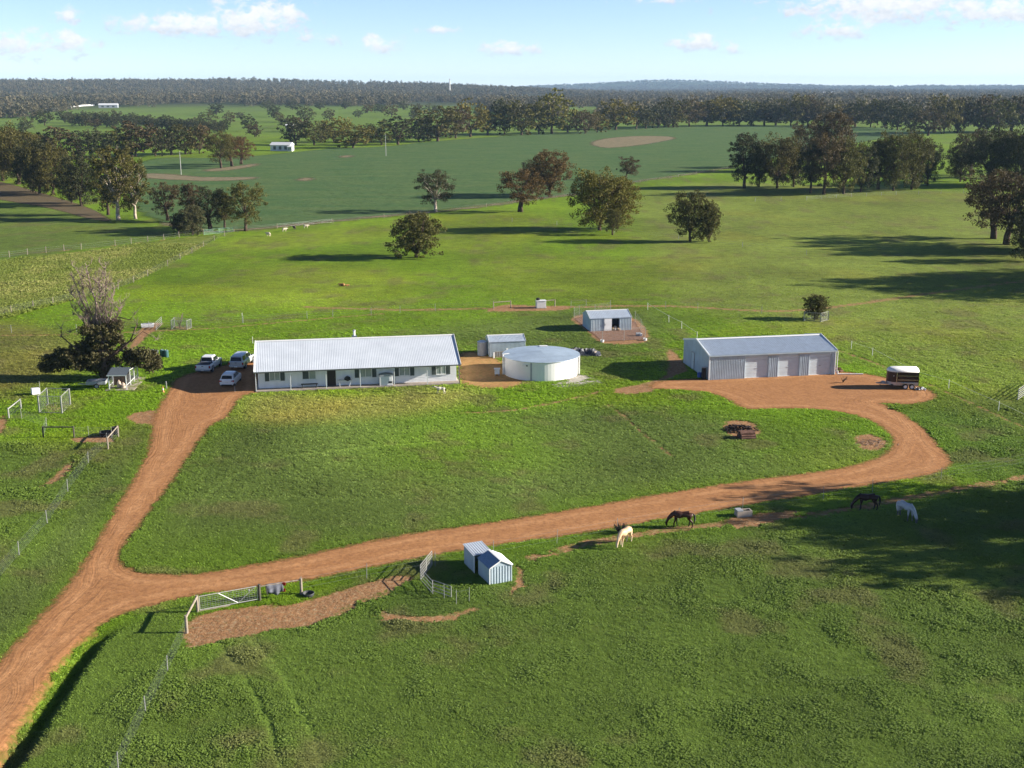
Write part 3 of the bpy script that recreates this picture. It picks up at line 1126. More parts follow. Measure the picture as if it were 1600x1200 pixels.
# row behind the crop on the left
bl = [(20, 247, 40, 42), (58, 249, 36, 38), (92, 250, 50, 38), (128, 249, 40, 42), (160, 247, 40, 38), (188, 246, 44, 40), (212, 245, 48, 46), (243, 244, 40, 40), (268, 242, 38, 36), (290, 241, 40, 40), (312, 240, 36, 34)]
for i, (px, py, h, w) in enumerate(bl):
    tree(px, py, h * random.uniform(1, 1.2), w * random.uniform(1, 1.3), ('far_round', 'far_broad', 'far_tall')[i % 3], (DKOL, OLIVE, BROWN, DKOL)[i % 4], '%s tree from the left in the row behind the left crop corner' % ordinal(i), 'row behind the left corner of the crop')
for a in [(345, 263, 60, 46, OLIVE, 'dark-trunked tree leading the rusty trio at the crop edge'), (362, 260, 52, 38, RUST, 'middle rusty tree of the trio at the crop edge'), (377, 257, 44, 38, RUST, 'right hand rusty tree of the trio at the crop edge')]:
    tree(a[0], a[1], a[2], a[3], 'open', a[4], a[5], 'trio at the crop edge')
# treeline along the back of the crop
tl = [(462, 226, 34, 34), (491, 227, 32, 32), (508, 222, 26, 22), (522, 222, 33, 32), (552, 231, 34, 46), (580, 222, 26, 26), (596, 227, 28, 28), (622, 226, 38, 36), (655, 222, 34, 38), (684, 221, 48, 50), (712, 216, 36, 34), (735, 214, 46, 40),
      (762, 211, 36, 34), (788, 210, 38, 36), (815, 211, 40, 46), (842, 209, 36, 32), (862, 209, 50, 50), (887, 207, 26, 24), (914, 209, 32, 34), (933, 207, 28, 28), (962, 203, 40, 48), (994, 202, 36, 30), (1009, 201, 26, 24), (1028, 200, 30, 32),
      (1038, 199, 24, 26), (1052, 199, 36, 30), (1077, 198, 34, 36), (1104, 197, 38, 32), (1130, 197, 32, 32), (1155, 197, 38, 38), (1174, 196, 36, 30), (1194, 196, 28, 32), (1212, 196, 28, 30), (1236, 197, 40, 34), (1262, 197, 34, 32),
      (1288, 197, 34, 32), (1312, 197, 32, 34), (1336, 198, 36, 34), (1360, 199, 38, 34), (1383, 200, 36, 34), (1402, 203, 36, 30), (1423, 210, 40, 34), (1450, 212, 42, 36), (1474, 209, 42, 34), (1496, 208, 44, 36), (1530, 207, 50, 50), (1560, 208, 42, 36), (1580, 206, 50, 46), (1612, 206, 48, 46)]
tt = {'24': RUST}
for i, (px, py, h, w) in enumerate(tl):
    tint = (DKOL, OLIVE, DKOL, YGRN, BROWN, OLIVE)[(i * 5 + i // 4) % 6]
    if i in (16, 20):
        tint = YGRN
    if i == 24:
        tint = RUST
    if i > 40:
        tint = (BROWN, OLIVE, DKOL)[i % 3]
    tree(px, py, h * random.uniform(1.02, 1.4), w * random.uniform(1.0, 1.3), ('far_round', 'far_broad', 'far_tall', 'far_open')[(i * 3 + i // 5) % 4], tint, '%s tree from the left in the treeline behind the crop field' % ordinal(i), 'treeline behind the crop field')
# the right hand copse
cp = [(1163, 294, 92, 48, 'tall', DKOL), (1186, 292, 60, 36, 'round2', DKOL), (1214, 294, 82, 68, 'round', OLIVE), (1240, 292, 66, 44, 'round2', DKOL), (1262, 262, 74, 54, 'open', BROWN), (1266, 302, 82, 40, 'tall', DKOL), (1288, 304, 100, 60, 'open', BROWN),
      (1300, 268, 92, 66, 'round2', BROWN), (1318, 303, 86, 62, 'round2', OLIVE), (1345, 300, 76, 50, 'round', DKOL), (1372, 296, 82, 50, 'tall', DKOL), (1396, 298, 92, 62, 'round', OLIVE), (1424, 296, 88, 60, 'round2', OLIVE), (1448, 290, 66, 44, 'round2', DKOL),
      (1500, 284, 60, 46, 'round', DKOL), (1516, 274, 74, 56, 'open', BROWN), (1545, 288, 86, 74, 'round2', DKOL), (1572, 278, 76, 60, 'open', OLIVE), (1592, 292, 92, 76, 'round', DKOL), (1630, 290, 90, 80, 'round2', OLIVE)]
for i, (px, py, h, w, k, t) in enumerate(cp):
    tree(px, py, h, w, k, t, '%s tree from the left in the dark copse right of the crop' % ordinal(i), 'copse right of the crop')
# far paddocks
fp = [(40, 206, 22, 22), (70, 196, 24, 26), (148, 200, 14, 20), (325, 201, 27, 24), (338, 180, 18, 20), (360, 193, 18, 15), (376, 187, 12, 12), (388, 205, 24, 20), (398, 214, 20, 20), (428, 183, 18, 17), (436, 190, 14, 14), (447, 200, 16, 19), (476, 191, 25, 23), (468, 206, 22, 24),
      (515, 189, 18, 15), (560, 184, 12, 12), (574, 177, 14, 15), (586, 176, 12, 12), (596, 176, 12, 13), (612, 183, 19, 19), (630, 172, 14, 14), (646, 188, 17, 11), (651, 182, 20, 15), (672, 181, 17, 18), (684, 180, 15, 14), (708, 183, 14, 15), (725, 179, 14, 15), (747, 184, 14, 13), (765, 176, 11, 12),
      (780, 181, 12, 14), (500, 171, 12, 14), (540, 170, 12, 14), (457, 172, 15, 18), (418, 172, 15, 16)]
fp.sort()
for i, (px, py, h, w) in enumerate(fp):
    tree(px, py, h, w, ('far_round', 'far_open')[i % 2], (GREYG, DKOL, BROWN)[i % 3], '%s scattered tree from the left in the far green paddocks' % ordinal(i), 'scattered trees in the far paddocks')
hr = []
for i in range(26):
    px = 102 + i * 8 + random.uniform(-2, 2)
    hr.append((px, 193 + (i / 26) * 9 + random.uniform(-2, 3), random.uniform(15, 23), random.uniform(15, 22)))
for i in range(8):
    hr.append((312 + i * 5.5, 205 + random.uniform(-2, 3), random.uniform(13, 20), random.uniform(12, 20)))
for i, (px, py, h, w) in enumerate(hr):
    tree(px, py, h, w, ('far_round', 'far_broad')[i % 2], (DKOL, GREYG, DKOL)[i % 3], '%s tree from the left in the hedgerow between the far fields' % ordinal(i), 'hedgerow between the far fields')


# ------------------------------------------------------------------ instancing for what nobody could count
def scatter(name, pts, scl, protos, label, cat, attrs=None, zrot=True):
    """points -> instances of small prototype meshes (geometry nodes)"""
    me = bpy.data.meshes.new(name)
    me.vertices.add(len(pts))
    me.vertices.foreach_set('co', np.ascontiguousarray(pts, np.float32).ravel())
    a = me.attributes.new('scl', 'FLOAT_VECTOR', 'POINT')
    a.data.foreach_set('vector', np.ascontiguousarray(scl, np.float32).ravel())
    for nm, arr in (attrs or {}).items():
        a = me.attributes.new(nm, 'FLOAT_COLOR', 'POINT')
        a.data.foreach_set('color', np.ascontiguousarray(np.concatenate([arr, np.ones((len(arr), 1))], 1), np.float32).ravel())
    me.update()
    o = bpy.data.objects.new(name, me)
    COL.objects.link(o)
    coll = bpy.data.collections.new(name + '_kinds')
    for i, p in enumerate(protos):
        coll.objects.link(bpy.data.objects.new('%s_kind' % name, p))
    ng = bpy.data.node_groups.new(name, 'GeometryNodeTree')
    ng.interface.new_socket('Geometry', in_out='INPUT', socket_type='NodeSocketGeometry')
    ng.interface.new_socket('Geometry', in_out='OUTPUT', socket_type='NodeSocketGeometry')
    N, L = ng.nodes, ng.links
    gi, go = N.new('NodeGroupInput'), N.new('NodeGroupOutput')
    ci = N.new('GeometryNodeCollectionInfo')
    ci.inputs['Collection'].default_value = coll
    ci.inputs['Separate Children'].default_value = True
    ci.inputs['Reset Children'].default_value = True
    ip = N.new('GeometryNodeInstanceOnPoints')
    ip.inputs['Pick Instance'].default_value = True
    na = N.new('GeometryNodeInputNamedAttribute')
    na.data_type = 'FLOAT_VECTOR'
    na.inputs['Name'].default_value = 'scl'
    rv = N.new('FunctionNodeRandomValue')
    rv.data_type = 'FLOAT_VECTOR'
    rv.inputs[0].default_value = (-.08, -.08, 0)
    rv.inputs[1].default_value = (.08, .08, 6.283)
    L.new(gi.outputs[0], ip.inputs['Points'])
    L.new(ci.outputs[0], ip.inputs['Instance'])
    L.new(rv.outputs[0], ip.inputs['Rotation'])
    L.new(na.outputs['Attribute'], ip.inputs['Scale'])
    L.new(ip.outputs[0], go.inputs[0])
    md = o.modifiers.new('scatter', 'NODES')
    md.node_group = ng
    tag(o, label, cat, kind='stuff')
    return o


RNG = np.random.default_rng(99)
M_FOREST = leaf_mat('forest leaves', (.108, .108, .066), .45, .15, use_obj=False)  # leaf colour lightened to stand in for part of the distance haze


def forest_proto(seed, H, W, nl, leaves, size):
    global RNG
    RNG = np.random.default_rng(seed)
    random.seed(seed)
    lobes = []
    for i in range(nl):
        a = 2.4 * i
        t = (i + .5) / nl
        lobes.append(((math.cos(a) * W * .26 * (1 - t * .6), math.sin(a) * W * .26 * (1 - t * .6), H * (.16 + .68 * t)), W * .24))
    me = crown_mesh('forest_tree', lobes, 4, leaves, size, W * .16)
    me.materials.append(M_FOREST)
    return me


protos = [forest_proto(201, 15, 12, 5, 7, 2.2), forest_proto(202, 19, 11, 6, 7, 2.2), forest_proto(203, 13, 14, 5, 7, 2.3)]
RNG = np.random.default_rng(77)
n = 105000
az = R(1) * RNG.uniform(-33, 33, n)
r = 980 * np.exp(RNG.random(n) * math.log(12800 / 980))
fx, fy = r * np.sin(az), r * np.cos(az)
fz = height(fx, fy)
d = fy * math.cos(PITCH) - (fz - CAMH) * math.sin(PITCH)
ppx = 800 + F * fx / d
ppy = 600 - F * (fy * math.sin(PITCH) + (fz - CAMH) * math.cos(PITCH)) / d
lowlim = np.interp(ppx, [-400, 0, 60, 110, 150, 320, 430, 560, 700, 760, 800, 900, 1700], [188, 186, 184, 172, 166.5, 166.5, 165, 165.5, 164, 172, 186, 188, 188])
keep = ppy < lowlim + RNG.normal(0, 1.0, n)
CLEAR = [[(72, 139), (115, 137), (120, 139.5), (80, 141)], [(-20, 147), (45, 146), (48, 150), (-20, 150)], [(55, 152.5), (88, 151.5), (90, 155), (60, 155)], [(352, 157), (372, 156), (378, 161), (352, 162)],
         [(225, 164), (330, 162), (380, 163), (380, 168), (225, 168)], [(885, 172), (935, 172), (935, 188), (885, 188)], [(1212, 163), (1240, 161), (1245, 168), (1212, 170)], [(1310, 166), (1330, 164), (1335, 170), (1310, 171)],
         [(640, 160), (760, 162), (760, 170), (640, 168)], [(1040, 172), (1060, 172), (1060, 178), (1040, 178)], [(800, 174), (835, 173), (835, 180), (800, 181)], [(1280, 146), (1310, 145), (1312, 149), (1282, 150)], [(880, 157), (912, 156), (914, 161), (882, 162)]]
for c in CLEAR:
    keep &= ~inside(ppx, ppy, c)
keep &= (r > 1900) | (fbm(fx, fy, 120, 3) > .36)
keep &= (fbm(fx, fy, 330, 3) > .33)
fx, fy, fz, r = fx[keep], fy[keep], fz[keep], r[keep]
gs = RNG.uniform(.6, 1.15, len(fx)) * (.72 + .6 * fbm(fx, fy, 260, 3))
wide = gs * np.clip(r / 3800, 1, 2.4)
scatter('forest', np.stack([fx, fy, fz - .5], 1), np.stack([wide, wide, gs * RNG.uniform(.8, 1.15, len(fx))], 1), protos, 'grey-green eucalypt forest covering the far hills to the horizon', 'forest')

# ---- sward: tufts of grass and flat weeds near the camera
def tuft_mesh(seed, n, h, w, spread, up):
    rg = np.random.default_rng(seed)
    vs, fs = [], []
    for i in range(n):
        a = rg.uniform(0, 6.283)
        l = w * rg.uniform(.55, 1.1)
        hh = h * rg.uniform(.6, 1.15)
        b = np.array((rg.normal(0, spread), rg.normal(0, spread), 0))
        dr = np.array((math.cos(a), math.sin(a), 0))
        sd_ = np.array((-math.sin(a), math.cos(a), 0)) * l * rg.uniform(.16, .3)
        p1 = b + dr * l * .5 * (1 - up * .4) + np.array((0, 0, hh))
        p2 = b + dr * l + np.array((0, 0, hh * (up + rg.uniform(-.3, .2))))
        k = len(vs)
        vs += [b - sd_ * .4, b + sd_ * .4, p1 + sd_, p1 - sd_, p2]
        fs += [(k, k + 1, k + 2, k + 3), (k + 3, k + 2, k + 4)]
    me = bpy.data.meshes.new('tuft')
    me.from_pydata([tuple(v) for v in vs], [], fs)
    return me


def tuft_mat():
    m, nt, b = new_mat('sward leaves')
    N, L = nt.nodes, nt.links
    a = N.new('ShaderNodeAttribute')
    a.attribute_type = 'INSTANCER'
    a.attribute_name = 'gcol'
    oi = N.new('ShaderNodeObjectInfo')
    geo = N.new('ShaderNodeNewGeometry')
    ad = N.new('ShaderNodeMath')
    ad.operation = 'MULTIPLY_ADD'
    L.new(oi.outputs['Random'], ad.inputs[0])
    ad.inputs[1].default_value = .65
    L.new(geo.outputs['Random Per Island'], ad.inputs[2])
    mr = N.new('ShaderNodeMapRange')
    mr.inputs['From Max'].default_value = 1.65
    mr.inputs['To Min'].default_value = .72
    mr.inputs['To Max'].default_value = 1.4
    L.new(ad.outputs[0], mr.inputs['Value'])
    s = N.new('ShaderNodeVectorMath')
    s.operation = 'SCALE'
    L.new(a.outputs['Color'], s.inputs[0])
    L.new(mr.outputs[0], s.inputs['Scale'])
    L.new(s.outputs[0], b.inputs['Base Color'])
    b.inputs['Roughness'].default_value = .6
    b.inputs['Specular IOR Level'].default_value = .2
    tr = N.new('ShaderNodeBsdfTranslucent')
    L.new(s.outputs[0], tr.inputs['Color'])
    ms = N.new('ShaderNodeMixShader')
    ms.inputs[0].default_value = .3
    L.new(b.outputs[0], ms.inputs[1])
    L.new(tr.outputs[0], ms.inputs[2])
    L.new(ms.outputs[0], N['Material Output'].inputs['Surface'])
    return m


M_TUFT = tuft_mat()
weeds = [tuft_mesh(1, 16, .13, .24, .09, .55), tuft_mesh(2, 14, .17, .26, .11, .7), tuft_mesh(3, 18, .10, .22, .13, .45)]
blades = [tuft_mesh(4, 16, .09, .16, .13, 1.2), tuft_mesh(5, 14, .11, .15, .14, 1.3)]
for me in weeds + blades:
    me.materials.append(M_TUFT)
FORE = ground_poly([(150, 1330), (292, 1010), (600, 932), (830, 878), (960, 842), (1200, 816), (1600, 755), (1800, 725), (2000, 1330)], 4)
LEFT_WEED = ground_poly([(-120, 960), (60, 850), (185, 690), (110, 692), (0, 692), (-100, 700)], 3)
RIGHT_WEED = ground_poly([(1390, 640), (1470, 625), (1560, 620), (1720, 640), (1720, 740), (1500, 748), (1486, 712), (1440, 668)], 3)


def sward(n, y0, y1):
    yy = RNG.uniform(y0, y1, n)
    xx = RNG.uniform(-.50, .50, n) * yy * 1.04
    return xx, yy


xs, ys = [], []
for n_, a, b in ((95000, 51, 72), (75000, 72, 95), (45000, 95, 125), (30000, 125, 165), (22000, 165, 260)):
    x_, y_ = sward(n_, a, b)
    xs.append(x_)
    ys.append(y_)
x_, y_ = np.concatenate(xs), np.concatenate(ys)
ok = (sdist(x_, y_, ROAD) < -.25 + .5 * (vnoise(x_, y_, .8) - .5)) & (bare_weight(x_, y_) < .35 + .5 * (vnoise(x_, y_, .6) - .3))
FOOT = [[(-29.6, 131.2), (-6.2, 135.2), (-8.6, 149), (-32, 145)], [(23.3, 137), (39.2, 139.9), (37.5, 149.4), (21.6, 146.4)]]
for fpoly in FOOT:
    ok &= ~inside(x_, y_, fpoly)
ok &= np.hypot(x_ - 3.5, y_ - 141.3) > 4.8
ok &= sdist(x_, y_, ground_poly([(897, 498), (930, 492), (992, 503), (1008, 530), (941, 534)], 1)) < .2
x_, y_ = x_[ok], y_[ok]
wk = inside(x_, y_, FORE) | inside(x_, y_, LEFT_WEED) | inside(x_, y_, RIGHT_WEED)
wk &= RNG.random(len(x_)) < .85
cl = fbm(x_, y_, 2.2, 3)
big = fbm(x_ + 70, y_, 9, 3)
tall = np.where(wk, .22 + 1.7 * np.clip(cl - .30, 0, 1) * 1.3, .45 + .6 * cl) * np.where(wk, .5 + .8 * big, 1)
RUTS = [catmull([tuple(at(*p)[:2]) for p in a], 4, False) for a in ([(335, 1000), (372, 1045), (405, 1100), (428, 1160), (440, 1230)], [(392, 998), (432, 1045), (465, 1100), (492, 1160), (510, 1230)], [(700, 690), (560, 700), (420, 720), (330, 770), (280, 840)])]
rut = np.zeros(len(x_))
for q_ in RUTS:
    rut = np.maximum(rut, smooth(.42, .12, seg_dist(x_, y_, q_, False)))
tall = tall * (1 - .75 * rut) * np.where(wk, .85, 1)
wd_ = np.where(wk, .5 + .75 * cl, .8 + .45 * cl) * np.clip(y_ / 85, .85, 1.5)
z_ = height(x_, y_)
gcl = grass_colour(x_, y_) * (np.where(wk, 1.5, 1.7) * (1 + .35 * rut))[:, None]
P = np.stack([x_, y_, z_ - .01], 1)
S = np.stack([wd_, wd_, tall * np.clip(y_ / 110, .9, 1.2)], 1) * (smooth(270, 120, y_) * .8 + .2)[:, None]
scatter('broadleaf_weeds', P[wk], S[wk], weeds, 'thick broadleaf weeds and clover of the near paddock', 'weeds', {'gcol': gcl[wk]})
scatter('pasture_grass', P[~wk], S[~wk], blades, 'short tufted pasture grass round the house and tracks', 'grass', {'gcol': gcl[~wk]})
wx, wy = RNG.uniform(-150, -60, 60000), RNG.uniform(165, 262, 60000)
kk = sdist(wx, wy, WEED) > -.4
wx, wy = wx[kk], wy[kk]
fl = np.clip((fbm(wx, wy * .6, 8, 4) - .42) * 4, 0, 1) * (RNG.random(len(wx)) < .7)
wc = np.array((.19, .24, .04)) * (1 - fl[:, None]) + np.array((.30, .31, .085)) * fl[:, None]
wh = (.7 + 1.5 * fbm(wx, wy, 3.5, 3))
scatter('flowering_weeds', np.stack([wx, wy, wx * 0], 1), np.stack([wh * 1.2, wh * 1.2, wh * 1.2], 1), weeds, 'tall pale yellow flowering weeds standing in the fenced strip', 'weeds', {'gcol': wc})
random.seed(21)


# ------------------------------------------------------------------ building materials
M_ROOFW = mat('pale steel roofing', (.66, .71, .76), .45, .15, .07, .5, 0, .5, (.57, .62, .67))
M_STEEL = mat('zinc steel sheet', (.60, .68, .76), .4, .25, .08, 1.5, 0, .5)
M_STEELW = mat('blue-grey steel wall', (.44, .53, .60), .5, .15, .1, .8, 0, .5, (.35, .42, .47))
M_TRIM = mat('white metal trim', (.78, .79, .78), .45, .05, .05, 4, 0, .5)
M_WHITE = mat('white weatherboard paint', (.82, .83, .83), .6, 0, .07, 1.2, 0, .4)
M_DARKTRIM = mat('dark green-grey paint', (.075, .095, .09), .6, 0, .15, 5, 0, .4)
M_DOOR = mat('dark brown door', (.022, .016, .016), .5, 0, .2, 5)
M_SLAB = mat('weathered concrete', (.42, .36, .30), .9, 0, .15, 1.5, .01, .2)
M_GLASS = mat('window glass', (.30, .36, .36), .08, 0, .1, 1.0, 0, .8)
M_DGLASS = mat('dark car glass', (.012, .015, .018), .06, 0, .1, 1.0, 0, .8)
M_POST = mat('grey weathered timber', (.34, .29, .23), .9, 0, .25, 4, .01, .15)
M_POSTD = mat('dark timber rail', (.11, .10, .085), .9, 0, .3, 4, .01, .15)
M_POSTW = mat('pale steel pipe', (.40, .40, .37), .5, .2, .12, 6, 0, .4)
M_WIRE = mat('fence wire', (.38, .40, .42), .4, .6, .1, 8, 0, .5)
M_STAR = mat('steel picket', (.36, .36, .35), .6, .3, .2, 8)
M_BLACK = mat('black rubber', (.018, .018, .019), .8, 0, .2, 6)
M_GREYP = mat('grey plastic', (.36, .38, .40), .6, 0, .12, 5)
M_WHITEP = mat('white plastic', (.78, .78, .76), .45, 0, .06, 5)
M_CHROME = mat('bright alloy', (.62, .63, .65), .25, .9, .06, 8)
M_RED = mat('red plastic', (.42, .022, .02), .4, 0, .15, 6)
M_BLUE = mat('blue plastic', (.03, .09, .36), .45, 0, .12, 6)
M_STRAW = mat('straw mulch', (.46, .34, .2), .95, 0, .35, 7, .06, .1, (.25, .15, .08))
M_MESH = mat('galvanised mesh', (.55, .57, .57), .45, .5, .1, 8)


def fence(name, label, pts, cat='fence', h=1.15, r=.035, step=None, m=None, wires=(.25, .55, .85, 1.1), wr=.006, group=None, ends=None, square=False, wm=None):
    """posts stand at the listed pixels (plus in-between ones every step metres)"""
    P3 = [spot(*p) for p in pts]
    al = []
    for i in range(len(P3) - 1):
        a, b = P3[i], P3[i + 1]
        k = max(1, round((b - a).length / step)) if step else 1
        for j in range(k):
            q = a.lerp(b, j / k)
            q.z = hz(q.x, q.y)
            al.append(q)
    al.append(P3[-1])
    o = thing(name, label, cat, al[0], 0, group)
    base = None
    for i, q in enumerate(al):
        if base is None:
            b_ = MB()
            if square:
                b_.box(-r, r, -r, r, -.2, h)
            else:
                b_.tube((0, 0, -.2), (0, 0, h), r, r * .92, 7)
            base = b_.build('post', m or M_STAR, o)
            po = base
        else:
            po = base.copy()
            COL.objects.link(po)
            po.parent = o
        po.location = q - al[0]
        po.rotation_euler = (random.uniform(-.03, .03), random.uniform(-.03, .03), random.uniform(0, 3))
        if ends and i in (0, len(al) - 1):
            po.scale = (ends, ends, 1.08)
    for z in wires:
        wb = MB()
        for i in range(len(al) - 1):
            a, b = al[i] - al[0], al[i + 1] - al[0]
            mdl = a.lerp(b, .5) + Vector((0, 0, z - .02))
            wb.tube(a + Vector((0, 0, z)), mdl, wr, wr, 4, False).tube(mdl, b + Vector((0, 0, z)), wr, wr, 4, False)
        wb.build('wire', wm or M_WIRE, o)
    return o


# ------------------------------------------------------------------ the house
def build_house():
    p = spot(400, 613)
    L, D, E_, RZ = 23.5, 13.4, 2.38, 4.55
    o = thing('farmhouse', 'long white weatherboard farmhouse with pale ribbed steel roof and verandah', 'house', (p.x, p.y, .02), R(9.6))
    V = 1.25
    MB().box(0, L, 0, D, -.15, .12).build('slab', M_SLAB, o)
    # weatherboards: each one a board of its own along the front
    wall = MB().box(.25, L - .25, V + .04, D - V, .12, E_ + .1)
    wall.prism([(V + .04, E_ + .1), (D - V, E_ + .1), (D / 2, RZ - .25)], .25, L - .25, 'x')
    wo = wall.build('wall', M_WHITE, o)
    nb = 12
    hb_ = (E_ - .12) / nb
    bd = MB().prism([(V + .035, 0), (V - .002, 0), (V + .022, hb_ + .012), (V + .035, hb_ + .012)], .25, L - .25, 'x')
    first = bd.build('weatherboard', M_WHITE, wo)
    for i in range(nb):
        q = first if i == 0 else first.copy()
        if i:
            COL.objects.link(q)
            q.parent = wo
        q.location = (0, 0, .13 + i * hb_)
    sl = math.hypot(D / 2, RZ - E_)
    MB().corr((-.12, -.05, E_), (L + .24, 0, 0), (0, D / 2 + .05, RZ - E_), .2, .011).build('roof_front', M_ROOFW, o)
    MB().corr((L + .12, D + .05, E_), (-L - .24, 0, 0), (0, -D / 2 - .05, RZ - E_), .2, .011).build('roof_back', M_ROOFW, o)
    MB().prism([(D / 2 - .22, RZ - .02), (D / 2, RZ + .09), (D / 2 + .22, RZ - .02), (D / 2, RZ + .05)], -.14, L + .14, 'x').build('ridge_cap', M_TRIM, o)
    for x in (-.16, L + .13):
        MB().bar((x + .02, -.05, E_ + .02), (x + .02, D / 2, RZ + .04), .06, .17).bar((x + .02, D + .05, E_ + .02), (x + .02, D / 2, RZ + .04), .06, .17).build('barge_board', M_TRIM, o)
    MB().box(-.15, L + .15, -.16, -.05, E_ - .12, E_ - .005).build('gutter', M_DARKTRIM, o)
    # verandah posts
    pb = None
    for x in (.04, 3.95, 8.0, 11.9, 15.85, 19.7, L - .06):
        q = MB().box(-.045, .045, -.045, .045, .12, E_ - .06).build('post', M_TRIM if x in (.04, 8.0) else M_GREYP, o) if pb is None or x == 8.0 else None
        if q is None:
            q = pb.copy()
            COL.objects.link(q)
            q.parent = o
        pb = q
        q.location = (x, .06, 0)
    # windows: frame > pane, sash; shutters
    for i, (x0, x1, sh) in enumerate([(1.55, 2.75, 1), (5.25, 6.85, 0), (11.85, 13.3, 1), (16.5, 17.75, 1), (20.85, 22.0, 1)]):
        w = MB()
        for a in ((x0, x1, .98, 1.05), (x0, x1, 2.08, 2.15), (x0, x0 + .06, 1.05, 2.08), (x1 - .06, x1, 1.05, 2.08), ((x0 + x1) / 2 - .03, (x0 + x1) / 2 + .03, 1.05, 2.08)):
            w.box(a[0], a[1], V - .075, V - .02, a[2], a[3])
        wi = w.build('window', M_TRIM, o)
        for a, b in ((x0 + .06, (x0 + x1) / 2 - .03), ((x0 + x1) / 2 + .03, x1 - .06)):
            MB().box(a, b, V - .05, V - .03, 1.05, 2.08).build('pane', M_GLASS if not (i == 1 and a < x0 + .1) else M_DARKTRIM, wi)
        MB().box(x0 - .05, x1 + .05, V - .12, V - .02, .93, .978).build('sill', M_TRIM, wi)
        if sh:
            for a in (x0 - .52, x1 + .04):
                s_ = MB().box(a, a + .48, V - .07, V - .02, .96, 2.17).build('shutter', M_DARKTRIM, o)
                lv = MB()
                for k in range(9):
                    lv.box(a + .06, a + .42, V - .095, V - .073, 1.05 + k * .12, 1.11 + k * .12)
                lv.build('louvre', M_DARKTRIM, s_)
    d = MB().box(8.12, 9.12, V - .06, V - .015, .13, 2.22).build('door', M_DOOR, o)
    MB().tube((9.0, V - .11, 1.1), (9.0, V - .06, 1.1), .03, .03, 8).build('handle', M_CHROME, d)
    f = MB().box(8.02, 8.115, V - .09, V - .01, .13, 2.3)
    f.box(9.125, 9.22, V - .09, V - .01, .13, 2.3)
    f.build('door_frame', M_TRIM, o)
    c = MB().prism([(-.32, 0), (.32, 0), (.22, .5), (-.22, .5)], -.3, .3, 'x').build('flue_base', mat('slate blue flashing', (.12, .15, .19), .5), o)
    c.location = (11.6, D / 2 + .45, RZ - .28)
    fl = MB().tube((11.6, D / 2 + .45, RZ + .1), (11.6, D / 2 + .45, RZ + .75), .13, .13, 10)
    fl.build('flue', M_TRIM, o)
    MB().tube((11.6, D / 2 + .45, RZ + .78), (11.6, D / 2 + .45, RZ + .92), .2, .14, 10).build('cowl', M_GREYP, o)
    dp = MB().tube((L - .02, .02, .1), (L - .02, .02, E_ - .1), .04, .04, 8)
    dp.build('downpipe', mat('brown downpipe', (.2, .1, .08), .5), o)
    Mx = o.matrix_basis if False else Matrix.Translation(o.location) @ Matrix.Rotation(R(9.6), 4, 'Z')
    # things on the verandah
    b = thing('bench', 'low dark bench on the verandah left of the front door', 'bench', Mx @ Vector((6.05, .72, .12)), R(9.6))
    MB().box(-.95, .95, -.2, -.07, .41, .45).build('slat', M_POSTD, b)
    MB().box(-.95, .95, -.05, .08, .41, .45).build('slat', M_POSTD, b)
    MB().box(-.95, .95, .10, .22, .41, .45).build('slat', M_POSTD, b)
    for x in (-.8, .8):
        MB().box(x - .04, x + .04, -.18, .18, 0, .41).build('leg', M_POSTD, b)
    t = thing('barbecue_table', 'white metal table by the front door', 'table', Mx @ Vector((10.15, .75, .12)), R(9.6))
    MB().box(-.75, .75, -.3, .3, .70, .745).build('table_top', M_TRIM, t)
    for x in (-.6, .5):
        for y in (-.24, .24):
            MB().tube((x, y, 0), (x + (.12 if x > 0 else -.06), y, .7), .025, .025, 6).build('leg', M_TRIM, t)
    MB().tube((.35, -.2, .1), (.75, -.2, .55), .02, .02, 6).build('brace', M_TRIM, t)
    g = thing('kettle_barbecue', 'black domed barbecue sitting on the white table', 'barbecue', Mx @ Vector((10.45, .75, .867)), R(9.6))
    pr = [(.0, .42), (.14, .41), (.27, .34), (.35, .22), (.38, .12), (.36, .04), (.3, -.08), (.18, -.12), (0, -.12)]
    lathe(pr[:5], 14).build('lid', M_BLACK, g, True)
    lathe(pr[4:], 14).build('bowl', M_BLACK, g, True)
    MB().box(-.1, .1, -.03, .03, .44, .48).build('handle', M_GREYP, g)
    c = thing('white_cabinet', 'white box cabinet with dark lid under the verandah', 'cabinet', Mx @ Vector((14.9, .62, .12)), R(9.6))
    MB().box(-.78, .78, -.4, .45, 0, 1.12).build('body', M_WHITEP, c, False, .03)
    MB().prism([(-.82, 1.13), (.82, 1.13), (.82, 1.22), (.45, 1.33), (-.05, 1.38), (-.5, 1.32), (-.82, 1.22)], -.45, .5, 'y').build('lid', M_GREYP, c)
    MB().box(.25, .7, -.425, -.402, .3, .48).build('vent', M_BLACK, c)
    MB().box(.25, .7, -.43, -.402, .55, 1.0).build('door', M_WHITE, c)


def lathe(prof, n):
    b = MB()
    for i in range(len(prof) - 1):
        (r0, z0), (r1, z1) = prof[i], prof[i + 1]
        for k in range(n):
            a, c = 2 * math.pi * k / n, 2 * math.pi * (k + 1) / n
            vs = []
            for r, z, t in ((r0, z0, a), (r0, z0, c), (r1, z1, c), (r1, z1, a)):
                vs.append((r * math.cos(t), r * math.sin(t), z))
            if r0 < 1e-6:
                b.add([vs[0], vs[2], vs[3]], [(0, 1, 2)])
            elif r1 < 1e-6:
                b.add(vs[:3], [(0, 1, 2)])
            else:
                b.add(vs, [(0, 1, 2, 3)])
    return b


build_house()


